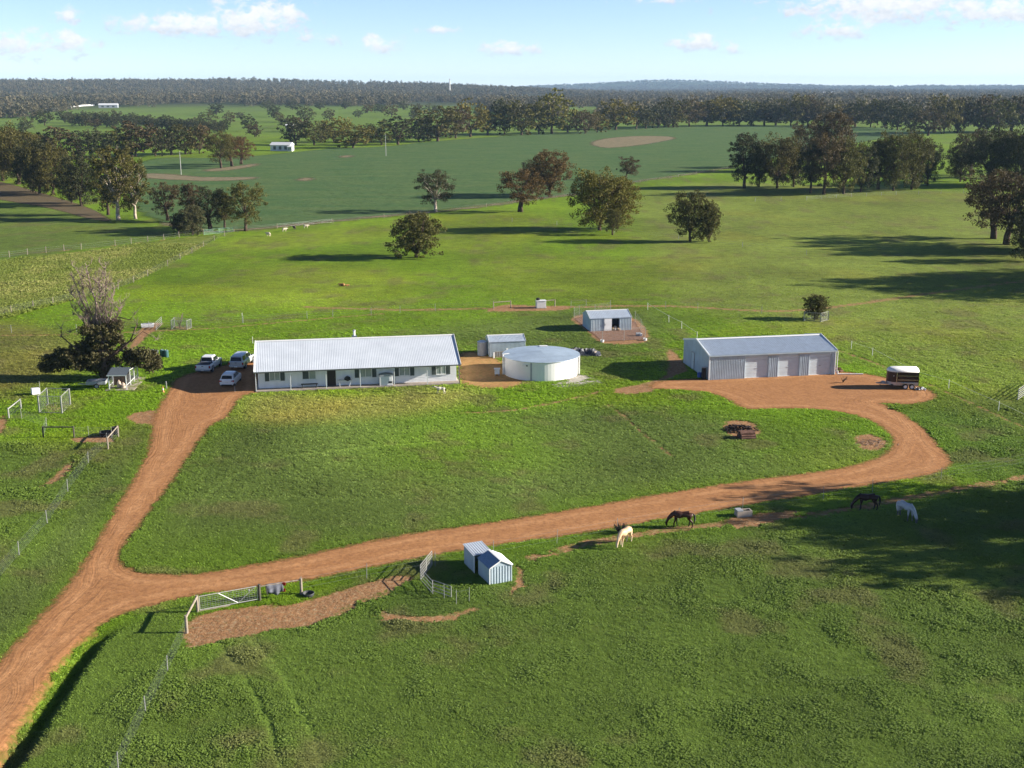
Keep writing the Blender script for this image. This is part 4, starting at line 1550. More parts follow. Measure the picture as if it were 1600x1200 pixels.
# ------------------------------------------------------------------ the big shed
def build_shed():
    p = spot(1107, 594)
    L, D, E_, RZ = 16.1, 9.4, 3.0, 3.98
    a = R(10.4)
    o = thing('machinery_shed', 'large blue-grey steel shed with three roller doors', 'shed', (p.x, p.y, 0), a)
    doors = [(4.48, 7.54), (8.67, 11.5), (12.65, 15.58)]
    DH = 2.62
    xs_ = [0] + [v for d in doors for v in d] + [L]
    for i in range(0, len(xs_), 2):
        MB().corr((xs_[i], 0, 0), (xs_[i + 1] - xs_[i], 0, 0), (0, 0, E_), .21, .035).build('wall_sheet', M_STEELW, o)
    for (x0, x1) in doors:
        MB().box(x0, x1, -.0, .06, DH, E_).build('lintel', M_STEELW, o)
        d = MB()
        for k in range(6):
            z0, z1 = .03 + k * (DH - .03) / 6, .03 + (k + 1) * (DH - .03) / 6
            d.add([(x0, .19, z0), (x1, .19, z0), (x1, .165, z0 + .03), (x0, .165, z0 + .03), (x1, .165, z1 - .02), (x0, .165, z1 - .02), (x1, .19, z1), (x0, .19, z1)], [(0, 1, 2, 3), (3, 2, 4, 5), (5, 4, 6, 7)])
        do = d.build('roller_door', mat('roller door steel', (.60, .67, .71), .5, .1, .06, 1.5), o)
        MB().box((x0 + x1) / 2 - .18, (x0 + x1) / 2 + .18, .13, .162, 1.1, 1.16).build('handle', M_GREYP, do)
        MB().box(x0, x1, .12, .2, 0, .06).build('bottom_rail', M_TRIM, do)
        for x in (x0 - .05, x1 - .03):
            MB().box(x, x + .08, -.045, .2, 0, DH).build('door_jamb', M_STEELW, o)
    for x in (8.1, 12.07):
        MB().box(x - .72, x + .72, -.08, -.04, 2.72, 2.86).build('door_track', mat('cream steel cover', (.66, .6, .48), .6) if 'cream steel cover' not in bpy.data.materials else bpy.data.materials['cream steel cover'], o)
    # gables, back
    for x, nm in ((0, 'gable_wall'), (L, 'gable_wall')):
        g = MB()
        y0 = 0
        k = 44
        for i in range(k):
            ya, yb = D * i / k, D * (i + 1) / k
            zt = lambda y: E_ + (RZ - E_) * (1 - abs(y - D / 2) / (D / 2)) - .03
            bulge = .03 if i % 2 else 0
            xx = x - bulge if x == 0 else x + bulge
            g.add([(xx, ya, 0), (xx, yb, 0), (xx, yb, zt(yb)), (xx, ya, zt(ya))], [(0, 1, 2, 3)])
            if i:
                g.add([(x, ya, 0), (x + (-.03 if x == 0 else .03), ya, 0), (x + (-.03 if x == 0 else .03), ya, zt(ya)), (x, ya, zt(ya))], [(0, 1, 2, 3)])
        g.build(nm, M_STEELW, o)
    MB().corr((L, D, 0), (-L, 0, 0), (0, 0, E_), .21, .035).build('back_wall', M_STEELW, o)
    MB().corr((-.08, -.12, E_ + .01), (L + .16, 0, 0), (0, D / 2 + .12, RZ - E_), .21, .035).build('roof_front', M_STEEL, o)
    MB().corr((L + .08, D + .12, E_ + .01), (-L - .16, 0, 0), (0, -D / 2 - .12, RZ - E_), .21, .035).build('roof_back', M_STEEL, o)
    MB().prism([(D / 2 - .25, RZ), (D / 2, RZ + .1), (D / 2 + .25, RZ), (D / 2, RZ + .06)], -.1, L + .1, 'x').build('ridge_cap', M_TRIM, o)
    for x in (-.1, L + .1):
        MB().bar((x, -.12, E_ + .02), (x, D / 2, RZ + .06), .06, .2).bar((x, D + .12, E_ + .02), (x, D / 2, RZ + .06), .06, .2).build('barge_flashing', M_TRIM, o)
    MB().box(-.1, L + .1, -.24, -.125, E_ - .13, E_ + .0).build('gutter', M_STEELW, o)
    for x in (-.02, L - .1):
        MB().box(x, x + .12, -.055, .05, 0, E_ - .13).build('corner_flashing', M_TRIM, o)
    d = MB().box(-.10, -.045, 5.2, 6.15, .03, 2.1).build('side_door', M_STEELW, o)
    fr = MB()
    for b_ in ((5.1, 5.19, 0, 2.2), (6.16, 6.25, 0, 2.2), (5.19, 6.16, 2.11, 2.2)):
        fr.box(-.12, -.04, b_[0], b_[1], b_[2], b_[3])
    fr.build('frame', M_GREYP, d)
    MB().tube((-.15, 5.3, 1.05), (-.1, 5.3, 1.05), .03, .03, 8).build('handle', M_CHROME, d)
    dp = MB().tube((L + .16, -.15, .1), (L + .16, -.15, E_ - .1), .05, .05, 8)
    dp.build('downpipe', M_TRIM, o)
    Mx = Matrix.Translation((p.x, p.y, 0)) @ Matrix.Rotation(a, 4, 'Z')
    b = thing('black_cabinet', 'tall black cabinet at the front corner of the big shed', 'cabinet', Mx @ Vector((-.45, .45, 0)), a)
    MB().box(-.24, .24, -.22, .22, .05, 1.45).build('body', M_BLACK, b, False, .04)
    MB().box(-.26, .26, -.24, .24, 1.452, 1.5).build('top', M_GREYP, b)
    q = thing('blue_drum', 'blue plastic drum against the shaded shed gable', 'drum', Mx @ Vector((-.6, 1.45, 0)), a)
    lathe([(0, 0), (.28, 0), (.3, .06), (.29, .28), (.31, .3), (.29, .32), (.3, .56), (.27, .62), (0, .62)], 14).build('body', M_BLUE, q, True)
    MB().tube((.1, 0, .62), (.1, 0, .66), .05, .05, 8).build('cap', M_WHITEP, q)
    q = thing('stormwater_pipe', 'long white pipe lying in the grass right of the big shed', 'pipe', Mx @ Vector((L + .25, -.25, .1)), R(-1))
    MB().tube((0, 0, 0), (3.1, 0, 0), .07, .07, 10).build('pipe', M_WHITEP, q)
    MB().tube((0, 0, -.05), (0, 0, .35), .08, .08, 10).build('elbow', M_WHITEP, q)
    MB().tube((1.5, 0, 0), (1.62, 0, 0), .085, .085, 10).build('coupling', M_WHITEP, q)
    # firewood rick beside the right gable
    q = thing('log_heap', 'small heap of red-brown split logs by the right shed wall', 'firewood', Mx @ Vector((L + .9, 1.2, 0)), a)
    Ml = mat('red split logs', (.17, .07, .045), .9, 0, .35, 5, .02)
    for i in range(22):
        x, y = random.uniform(-.5, .6), random.uniform(-.8, 1.4)
        z = .1 + max(0, .75 - abs(x) - abs(y - .3) * .5) * random.random()
        an = random.uniform(-.5, .5)
        MB().tube((x - .25 * math.cos(an), y - .25 * math.sin(an), z), (x + .25 * math.cos(an), y + .25 * math.sin(an), z + random.uniform(-.05, .12)), .085, .075, 6).build('log', Ml, q)


build_shed()


# ------------------------------------------------------------------ small gabled steel sheds
def gable_shed(name, label, p, a, L, D, E_, RZ, wall_m, roof_m, front=((0, 1),), pitch=.2):
    o = thing(name, label, 'shed', (p.x, p.y, 0), a)
    for s0, s1 in front:
        MB().corr((L * s0, 0, 0), (L * (s1 - s0), 0, 0), (0, 0, E_), pitch, .025).build('wall_sheet', wall_m, o)
    MB().corr((L, D, 0), (-L, 0, 0), (0, 0, E_), pitch, .025).build('back_wall', wall_m, o)
    for x in (0, L):
        g = MB().corr((x, D if x == 0 else 0, 0), (0, -D if x == 0 else D, 0), (0, 0, E_), pitch, .025)
        g.prism([(.02, E_), (D - .02, E_), (D / 2, RZ - .02)], x - .012, x + .012, 'x')
        g.build('gable_wall', wall_m, o)
    MB().corr((-.06, -.1, E_), (L + .12, 0, 0), (0, D / 2 + .1, RZ - E_), pitch, .03).build('roof_front', roof_m, o)
    MB().corr((L + .06, D + .1, E_), (-L - .12, 0, 0), (0, -D / 2 - .1, RZ - E_), pitch, .03).build('roof_back', roof_m, o)
    MB().prism([(D / 2 - .16, RZ - .02), (D / 2, RZ + .05), (D / 2 + .16, RZ - .02), (D / 2, RZ + .02)], -.07, L + .07, 'x').build('ridge_cap', M_TRIM, o)
    for x in (-.07, L + .07):
        MB().bar((x, -.1, E_), (x, D / 2, RZ + .03), .03, .1).bar((x, D + .1, E_), (x, D / 2, RZ + .03), .03, .1).build('barge_flashing', M_TRIM, o)
    return o, Matrix.Translation((p.x, p.y, 0)) @ Matrix.Rotation(a, 4, 'Z')


ch, CM = gable_shed('chicken_shed', 'small steel shed with open doorway inside a wire run', spot(922, 518), R(11), 6.1, 4.3, 1.86, 2.62, M_STEELW, M_STEEL, ((0, .34), (.7, 1)), .24)
MB().box(6.1 * .34, 6.1 * .7, -.01, .05, 1.74, 1.86).build('lintel', M_STEELW, ch)
dd = MB().box(6.1 * .34, 6.1 * .52, -.09, -.045, .05, 1.78).build('sliding_door', M_WHITE, ch)
MB().box(6.1 * .34 + .1, 6.1 * .34 + .16, -.12, -.09, .8, 1.1).build('handle', M_GREYP, dd)
MB().box(0, 6.1, .02, 4.28, -.05, .03).build('floor', M_RUN if False else M_SLAB, ch)
hp = thing('straw_heap', 'tumbled pale straw and sacks in the small shed doorway', 'straw', CM @ Vector((3.75, .25, .03)), 0)
for i, (x, y, z, r) in enumerate([(-.35, 0, .2, .32), (.05, .15, .3, .38), (.4, -.02, .18, .26), (-.05, -.15, .12, .22), (.62, -.1, .12, .16)]):
    q = lathe([(0, r * .9), (r * .5, r * .7), (r * .9, r * .2), (r, -r * .3), (r * .8, -r * .6), (0, -r * .6)], 9).build('sack', (M_STRAW, M_SLAB)[i % 2], hp, True)
    q.location = (x, y, z)
    q.rotation_euler = (random.uniform(-.4, .4), random.uniform(-.4, .4), i)
gs_, GM = gable_shed('garden_shed', 'small grey steel garden shed behind the round water tank', spot(765, 558), R(10), 4.7, 3.2, 1.95, 2.55, M_STEELW, M_STEEL, ((0, 1),), .17)
fr = thing('slatted_screen', 'brown mesh panel with white end post before the garden shed', 'panel', GM @ Vector((.45, -.75, 0)), R(14))
for x, z in ((0, .75), (1.75, 1.2)):
    MB().box(x - .09, x + .09, -.09, .09, 0, z).build('post', M_WHITE, fr)
pm = MB().box(.1, 1.66, -.02, .02, .75, .82)
pm.box(.1, 1.66, -.02, .02, .04, .1)
pm.build('rail', M_POST, fr)
for k in range(14):
    MB().box(.14 + k * .107, .19 + k * .107, -.012, .012, .1, .75).build('slat', mat('brown slat', (.16, .11, .08), .8) if k == 0 else bpy.data.materials['brown slat'], fr)
rt = thing('rain_tank', 'small grey rainwater tank on the left end of the garden shed', 'tank', GM @ Vector((-.78, 1.3, 0)), 0)
lathe([(.62, 0), (.62, .5), (.64, .52), (.62, .54), (.62, 1.1), (.64, 1.12), (.62, 1.14), (.62, 1.75), (.65, 1.8)], 18).build('wall', M_GREYP, rt, True)
lathe([(.66, 1.79), (.4, 1.92), (0, 1.98)], 18).build('lid', M_STEEL, rt, True)


# ------------------------------------------------------------------ round water tank
def build_tank():
    c = Vector((3.55, 141.2, 0))
    r, h, n = 4.62, 2.28, 72
    o = thing('water_tank', 'big round white water tank with flat blue-grey ribbed roof', 'water tank', c)
    mr_ = mat('blue-grey tank roof', (.40, .50, .60), .45, .2, .1, .6, 0, .5)
    ms = mat('white tank panel', (.80, .80, .78), .28, 0, .04, .6, 0, .55)
    np_ = 6
    for k in range(np_):
        a0 = 2 * math.pi * k / np_ + R(14)
        w = MB()
        for i in range(n // np_):
            ta, tb = a0 + 2 * math.pi * i / n, a0 + 2 * math.pi * (i + 1) / n
            w.add([(r * math.cos(ta), r * math.sin(ta), -.1), (r * math.cos(tb), r * math.sin(tb), -.1), (r * math.cos(tb), r * math.sin(tb), h), (r * math.cos(ta), r * math.sin(ta), h)], [(0, 1, 2, 3)])
        w.build('wall_panel', ms, o, True)
        s_ = MB().box(-.10, .10, -.03, .05, -.05, h - .03).build('joint_strip', M_TRIM if k % 2 else M_GREYP, o)
        s_.location = ((r + .01) * math.cos(a0), (r + .01) * math.sin(a0), 0)
        s_.rotation_euler = (0, 0, a0 + math.pi / 2)
    # roof: parallel ribbed sheets trimmed to the circle
    pitch = .76
    k = int(2 * (r + .12) / pitch) + 1
    rr = r + .13
    for i in range(k):
        x0, x1 = -rr + i * 2 * rr / k, -rr + (i + 1) * 2 * rr / k
        b = MB()
        prev = None
        prof = [0, .22, .27, .33, .38, .62, .67, .73, .78, 1.0]
        hh = [0, 0, .011, .011, 0, 0, .011, .011, 0, 0]
        rows = []
        for t, hz_ in zip(prof, hh):
            x = min(max(x0 + (x1 - x0) * t, -rr + .002), rr - .002)
            ym = math.sqrt(max(rr * rr - x * x, 0))
            cols = []
            for j in range(9):
                y = -ym + 2 * ym * j / 8
                cols.append((x, y, h + .02 + .36 * (1 - math.hypot(x, y) / rr) + hz_ + .004 * (i % 2)))
            rows.append(cols)
        vs = [v for c_ in rows for v in c_]
        fs = [(q * 9 + j, (q + 1) * 9 + j, (q + 1) * 9 + j + 1, q * 9 + j + 1) for q in range(len(rows) - 1) for j in range(8)]
        b.add(vs, fs).build('roof_sheet', mr_, o).rotation_euler = (0, 0, R(-72))
    rim = MB()
    for i in range(n):
        ta, tb = 2 * math.pi * i / n, 2 * math.pi * (i + 1) / n
        rim.tube(((r + .1) * math.cos(ta), (r + .1) * math.sin(ta), h), ((r + .1) * math.cos(tb), (r + .1) * math.sin(tb), h), .035, .035, 5, False)
    rim.build('rim', M_STEEL, o, True)
    a = R(195)
    q = MB().tube(((r + .18) * math.cos(a), (r + .18) * math.sin(a), 0), ((r + .18) * math.cos(a), (r + .18) * math.sin(a), h + .25), .075, .075, 10)
    q.tube(((r + .18) * math.cos(a), (r + .18) * math.sin(a), h + .25), ((r - .6) * math.cos(a), (r - .6) * math.sin(a), h + .3), .075, .075, 10)
    q.build('inlet_pipe', M_WHITEP, o)
    a = R(-14)
    MB().tube(((r + .14) * math.cos(a), (r + .14) * math.sin(a), 0), ((r + .14) * math.cos(a), (r + .14) * math.sin(a), h + .06), .075, .075, 10).build('overflow_pipe', M_WHITEP, o)
    MB().tube(((r + .1) * math.cos(a - .1), (r + .1) * math.sin(a - .1), 0), ((r + .1) * math.cos(a - .1), (r + .1) * math.sin(a - .1), h - .02), .05, .05, 8).build('level_pipe', M_BLACK, o)
    hat = MB().box(-.5, .5, -.35, .35, 0, .1).build('hatch', M_TRIM, o)
    hat.location = (.4, 3.9, h + .09)
    a = R(-116)
    sg = MB().box(-.32, .32, -.02, .02, -.1, .1).build('maker_plate', M_WHITEP, o)
    sg.location = ((r + .05) * math.cos(a), (r + .05) * math.sin(a), h - .45)
    sg.rotation_euler = (0, 0, a + math.pi / 2)
    bk = MB().box(.2, .4, -.035, -.021, -.08, .08).build('plate_mark', M_DARKTRIM, sg)
    pb = thing('pump_box', 'small white pump box on legs left of the water tank', 'pump box', c + Vector((-5.35, -1.7, 0)))
    MB().box(-.3, .3, -.25, .25, .22, .82).build('body', M_WHITEP, pb, False, .02)
    MB().box(-.38, .38, -.3, .3, .82, .89).build('lid', M_WHITEP, pb)
    for x in (-.22, .22):
        MB().box(x - .05, x + .05, -.2, .2, 0, .22).build('leg', M_GREYP, pb)


build_tank()

# tarpaulin heap
tp = spot(912, 553)
tb = MB()
rg = random.Random(4)
NX, NY = 22, 14
for j in range(NY + 1):
    for i in range(NX + 1):
        u, v = i / NX, j / NY
        e = min(u, 1 - u, v, 1 - v)
        x = (u - .5) * 4.6 + rg.uniform(-.08, .08)
        y = (v - .5) * 2.6 + rg.uniform(-.08, .08) - (u - .5) * .6
        z = .02 + min(1, e * 5) * (.25 + .45 * abs(math.sin(u * 9 + 1.5 * math.sin(v * 5))) * rg.uniform(.6, 1.2))
        tb.v.append((x, y, z if e > 0 else .0))
for j in range(NY):
    for i in range(NX):
        k = j * (NX + 1) + i
        tb.f.append((k, k + 1, k + NX + 2, k + NX + 1))
to = thing('tarpaulin_heap', 'crumpled black and grey tarpaulin beside the water tank', 'tarpaulin', tp)
tb.build('sheet', mat('black tarpaulin', (.016, .018, .028), .5, 0, .2, 1.1, 0, .4, (.06, .065, .08)), to)
for i in range(5):
    q = MB().box(-.25, .25, -.2, .2, 0, .22).build('stone', M_SLAB, to, False, .06)
    q.location = (-1.4 + i * .7, rg.uniform(-.9, .7), .35)
    q.rotation_euler = (rg.uniform(-.5, .5), .3, i)


# ------------------------------------------------------------------ vehicles
M_CARW = mat('white car paint', (.78, .79, .80), .22, 0, .02, 2, 0, .6)
M_CARS = mat('silver car paint', (.60, .63, .66), .25, .35, .02, 2, 0, .6)
M_MAROON = mat('maroon panel paint', (.022, .008, .013), .3, 0, .1, 2, 0, .5)
M_TAIL = mat('tail lamp', (.35, .012, .012), .2, 0, .05, 5, 0, .6)
M_PLATE = mat('number plate', (.75, .75, .70), .5)


def wheel(parent, x, y, r, w):
    q = bpy.data.objects.new('wheel', None)
    q.empty_display_size = .2
    COL.objects.link(q)
    q.parent = parent
    q.location = (x, y, r)
    q.rotation_euler = (0, R(90), 0)
    lathe([(r * .6, -w / 2), (r * .92, -w / 2), (r, -w * .35), (r, w * .35), (r * .92, w / 2), (r * .6, w / 2)], 20).build('tyre', M_BLACK, q, True)
    rb = lathe([(0, w * .36), (r * .18, w * .38), (r * .6, w * .3), (r * .62, w * .48)], 20)
    rb.v = [(a, b, c) for a, b, c in rb.v]
    rb2 = lathe([(0, -w * .36), (r * .18, -w * .38), (r * .6, -w * .3), (r * .62, -w * .48)], 20)
    rb.add(rb2.v, rb2.f)
    rb.build('rim', M_CHROME, q, True)


def loft(sections):
    """sections: list of (y, [(x,z)...]) half outlines from bottom to top centre; mirrored and skinned along y"""
    b = MB()
    rings = []
    for y, pr in sections:
        ring = [(x, y, z) for x, z in pr] + [(-x, y, z) for x, z in reversed(pr)]
        rings.append(ring)
    n = len(rings[0])
    vs = [v for r_ in rings for v in r_]
    fs = []
    for i in range(len(rings) - 1):
        for j in range(n):
            fs.append((i * n + j, i * n + (j + 1) % n, (i + 1) * n + (j + 1) % n, (i + 1) * n + j))
    fs += [tuple(reversed(range(n))), tuple(range((len(rings) - 1) * n, len(rings) * n))]
    return b.add(vs, fs)


def ute(px, py, label, paint, canopy, rz=0.0):
    """dual cab pickup, nose towards +y, origin under the tailgate"""
    p = spot(px, py)
    o = thing('pickup_truck', label, 'pickup', p, rz)
    hw = .93
    # lower body: (y, half width, belt height)
    sec = []
    for y, w, top, bot in [(0, .88, 1.02, .48), (.06, .92, 1.10, .42), (.5, hw, 1.11, .40), (1.6, hw, 1.11, .38), (1.7, hw, 1.13, .38), (3.4, hw, 1.12, .38), (3.9, hw, 1.10, .38), (4.6, .92, 1.05, .40), (5.05, .86, .97, .42), (5.25, .72, .82, .46)]:
        sec.append((y, [(w - .08, bot), (w, bot + .12), (w, top - .2), (w - .035, top - .04), (w - .1, top)]))
    loft(sec).build('body', paint, o, False, .0)
    if canopy:
        c = []
        for y, w, top in [(.12, .78, 1.12), (.34, .74, 1.68), (.5, .72, 1.76), (1.5, .72, 1.80), (1.68, .73, 1.80), (3.0, .70, 1.78), (3.25, .68, 1.70), (4.0, .80, 1.12)]:
            c.append((y, [(w + .08, 1.09), (w + .03, min(top, 1.14)), (w - .02, max(1.14, top - .08)), (w - .12, top)]))
        loft(c).build('cab', paint, o)
        rg_ = MB().add([(-.68, .125, 1.17), (.68, .125, 1.17), (.62, .30, 1.62), (-.62, .30, 1.62)], [(0, 1, 2, 3)])
        rg_.build('rear_window', M_DGLASS, o).location = (0, -.03, 0)
    else:
        MB().prism([(-.80, .14), (.80, .14), (.80, 1.52), (-.80, 1.52)], 1.115, 1.16, 'z').build('tonneau_cover', mat('black vinyl', (.035, .04, .05), .5) if 'black vinyl' not in bpy.data.materials else bpy.data.materials['black vinyl'], o)
        for s in (-1, 1):
            MB().bar((s * .72, 1.42, 1.14), (s * .62, 1.56, 1.66), .06, .07).build('sports_bar', M_BLACK, o)
        MB().bar((-.62, 1.56, 1.66), (.62, 1.56, 1.66), .06, .07).build('sports_bar', M_BLACK, o)
        c = []
        for y, w, top in [(1.62, .80, 1.12), (1.86, .72, 1.70), (2.05, .70, 1.79), (3.0, .69, 1.79), (3.25, .68, 1.72), (4.05, .80, 1.10)]:
            c.append((y, [(w + .08, 1.08), (w + .03, min(top, 1.13)), (w - .02, max(1.13, top - .08)), (w - .12, top)]))
        loft(c).build('cab', paint, o)
        MB().add([(-.66, 1.645, 1.22), (.66, 1.645, 1.22), (.6, 1.82, 1.63), (-.6, 1.82, 1.63)], [(0, 1, 2, 3)]).build('rear_window', M_DGLASS, o).location = (0, -.02, 0)
    MB().add([(-.7, 3.98, 1.17), (.7, 3.98, 1.17), (.58, 3.32, 1.68), (-.58, 3.32, 1.68)], [(3, 2, 1, 0)]).build('windscreen', M_DGLASS, o).location = (0, .04, .02)
    for s in (-1, 1):
        for y0, y1, y2, y3 in ([(1.95, 2.7, 2.68, 2.08), (2.78, 3.72, 3.28, 2.78)] + ([(.5, 1.55, 1.5, .58)] if canopy else [])):
            MB().add([(s * .815, y0, 1.16), (s * .815, y1, 1.16), (s * .715, y2, 1.66), (s * .715, y3, 1.66)], [(0, 1, 2, 3)]).build('side_window', M_DGLASS, o).location = (s * .012, 0, 0)
        m_ = MB().box(s * .98 - .09, s * .98 + .09, 3.55, 3.64, 1.16, 1.32).build('mirror', M_BLACK if canopy else paint, o, False, .02)
        MB().box(s * .85 - .075, s * .85 + .075, -.015, .09, .72, 1.02).build('tail_light', M_TAIL, o)
        MB().box(s * .7 - .14, s * .7 + .14, 5.16, 5.22, .74, .86).build('headlight', M_GLASS, o)
        for y in (1.15, 4.35):
            wheel(o, s * .80, y, .39, .26)
            a = MB()
            pts = [(y + .47 * math.cos(t), .39 + .47 * math.sin(t)) for t in [math.pi * k / 10 for k in range(11)]]
            for k in range(10):
                a.bar((s * .935, *pts[k]), (s * .935, *pts[k + 1]), .03, .07)
            a.build('wheel_arch', M_BLACK, o)
    tg = MB().box(-.74, .74, -.028, .02, .62, 1.07).build('tailgate', paint, o, False, .012)
    MB().box(-.12, .12, -.05, -.03, .94, 1.0).build('handle', M_BLACK, tg)
    MB().box(-.86, .86, -.14, .0, .40, .56).build('rear_bumper', M_GREYP if not canopy else M_CHROME, o, False, .02)
    MB().box(-.19, .19, -.155, -.142, .45, .55).build('number_plate', M_PLATE, o)
    return o


def hatch(px, py, label):
    p = spot(px, py)
    o = thing('hatchback_car', label, 'car', p, 0)
    sec = []
    for y, w, top, bot in [(0, .74, .80, .36), (.08, .84, .92, .26), (.35, .88, .96, .22), (1.2, .89, .94, .2), (3.0, .89, .93, .2), (3.4, .88, .92, .2), (3.95, .84, .82, .22), (4.25, .72, .68, .26)]:
        sec.append((y, [(w - .09, bot), (w, bot + .12), (w, top - .22), (w - .03, top - .05), (w - .1, top)]))
    loft(sec).build('body', M_CARW, o)
    c = []
    for y, w, top in [(.10, .76, .93), (.42, .68, 1.36), (.62, .66, 1.44), (1.5, .65, 1.48), (2.3, .64, 1.45), (2.55, .62, 1.38), (3.4, .74, .92)]:
        c.append((y, [(w + .07, .89), (w + .03, min(top, .95)), (w - .02, max(.95, top - .07)), (w - .12, top)]))
    loft(c).build('cab', M_CARW, o)
    MB().add([(-.62, .15, 1.0), (.62, .15, 1.0), (.56, .38, 1.32), (-.56, .38, 1.32)], [(0, 1, 2, 3)]).build('rear_window', M_DGLASS, o).location = (0, -.035, 0)
    MB().box(-.55, .55, .30, .52, 1.43, 1.465).build('spoiler', M_CARW, o, False, .01)
    MB().add([(-.66, 3.34, .98), (.66, 3.34, .98), (.55, 2.6, 1.37), (-.55, 2.6, 1.37)], [(3, 2, 1, 0)]).build('windscreen', M_DGLASS, o).location = (0, .035, .03)
    for s in (-1, 1):
        for y0, y1, y2, y3 in [(.75, 1.65, 1.62, .85), (1.75, 2.95, 2.5, 1.75)]:
            MB().add([(s * .765, y0, .97), (s * .765, y1, .97), (s * .66, y2, 1.38), (s * .66, y3, 1.38)], [(0, 1, 2, 3)]).build('side_window', M_DGLASS, o).location = (s * .015, 0, 0)
        MB().box(s * .92 - .08, s * .92 + .08, 2.85, 2.93, .97, 1.1).build('mirror', M_CARW, o, False, .02)
        MB().prism([(s * .5, .70), (s * .84, .66), (s * .87, .84), (s * .6, .84)], -.0, .12, 'y').build('tail_light', M_TAIL, o)
        MB().box(s * .6 - .14, s * .6 + .14, 4.1, 4.2, .58, .68).build('headlight', M_GLASS, o)
        for y in (.78, 3.4):
            wheel(o, s * .78, y, .31, .2)
    MB().box(-.6, .6, -.04, .02, .26, .36).build('rear_bumper', M_BLACK, o, False, .01)
    MB().box(-.18, .18, -.02, -.004, .56, .66).build('number_plate', M_PLATE, o)
    return o


ute(317, 584.5, 'white dual-cab pickup with black bed cover, leftmost of the parked vehicles', M_CARW, False, R(-4))
ute(369, 579, 'silver pickup with canopy parked beside the house end', M_CARS, True, R(-4))
hatch(354.5, 605.5, 'small white hatchback parked behind the silver pickup')


# ------------------------------------------------------------------ horse float
def float_trailer():
    p = spot(1409, 605)
    o = thing('horse_float', 'maroon horse float with white roof parked on the dirt turn', 'trailer', p, R(176))
    W2, L = .95, 3.4
    # outline in plan: +x is the nose
    def plan(k=10, inset=0.0):
        pts = [(-1.6, -W2 + inset), (.9, -W2 + inset)]
        for i in range(1, k):
            t = -math.pi / 2 + math.pi * i / k
            pts.append((.9 + (.95 - inset) * math.cos(t), (W2 - inset) * math.sin(t)))
        pts += [(.9, W2 - inset), (-1.6, W2 - inset)]
        return pts
    MB().prism(plan(), .55, 2.0, 'z').build('body', M_MAROON, o)
    MB().prism(plan(10, -.012), .45, .82, 'z').build('stone_guard', mat('checker plate', (.45, .42, .42), .4, .5), o)
    r = MB()
    rings = [(0, 2.002), (-.02, 2.06), (.05, 2.2), (.2, 2.33), (.42, 2.40)]
    pl = [plan(10, a) for a, z in rings]
    n = len(pl[0])
    vs = [(x, y, z) for q, (a, z) in zip(pl, rings) for x, y in q]
    fs = [(i * n + j, i * n + (j + 1) % n, (i + 1) * n + (j + 1) % n, (i + 1) * n + j) for i in range(len(rings) - 1) for j in range(n)] + [tuple(range((len(rings) - 1) * n, len(rings) * n))]
    r.add(vs, fs).build('roof', M_WHITEP, o, True)
    for s in (-1, 1):
        MB().box(-1.55, .75, s * (W2 + .02) - .02, s * (W2 + .02) + .02, 1.56, 1.60).build('side_rail', M_CHROME, o)
        MB().box(-1.55, .75, s * (W2 + .02) - .02, s * (W2 + .02) + .02, 1.08, 1.13).build('side_rail', M_CHROME, o)
        MB().box(.86, .92, s * (W2 + .015) - .015, s * (W2 + .015) + .015, .83, 1.98).build('corner_strip', M_CHROME, o)
        MB().box(-1.25, .35, s * (W2 + .14) - .13, s * (W2 + .14) + .13, .70, .75).build('mudguard', M_CHROME, o, False, .02)
        for x in (-.85, -.1):
            q = bpy.data.objects.new('wheel', None)
            COL.objects.link(q)
            q.parent = o
            q.location = (x, s * (W2 + .13), .33)
            q.rotation_euler = (R(90), 0, 0)
            lathe([(.2, -.1), (.3, -.1), (.33, -.07), (.33, .07), (.3, .1), (.2, .1)], 18).build('tyre', M_BLACK, q, True)
            a = lathe([(0, .05), (.1, .07), (.2, .04), (.21, .09)], 18)
            b = lathe([(0, -.05), (.1, -.07), (.2, -.04), (.21, -.09)], 18)
            a.add(b.v, b.f)
            a.build('rim', M_TRIM, q, True)
        MB().bar((1.4, s * .6, .5), (2.85, s * .04, .48), .07, .1).build('drawbar', M_STAR, o)
        MB().box(-1.615, -1.6, s * .8 - .06, s * .8 + .06, .6, .85).build('tail_light', M_TAIL, o)
    MB().box(-1.66, -1.603, -.88, .88, .48, 1.35).build('ramp', M_MAROON, o)
    MB().box(-1.6, 1.5, -.9, .9, .42, .549).build('chassis', M_BLACK, o)
    MB().tube((2.5, 0, .02), (2.5, 0, .7), .035, .035, 8).build('jockey_stand', M_CHROME, o)
    MB().box(1.95, 2.35, -.3, .3, .5, .68).build('tool_box', M_GREYP, o)
    MB().tube((2.8, 0, .48), (3.0, 0, .5), .05, .06, 8).build('coupling', M_STAR, o)
    MB().box(1.0, 1.25, W2 - .2, W2 - .05, 1.5, 1.62).build('marker_lamp', M_WHITEP, o)
    return o


float_trailer()


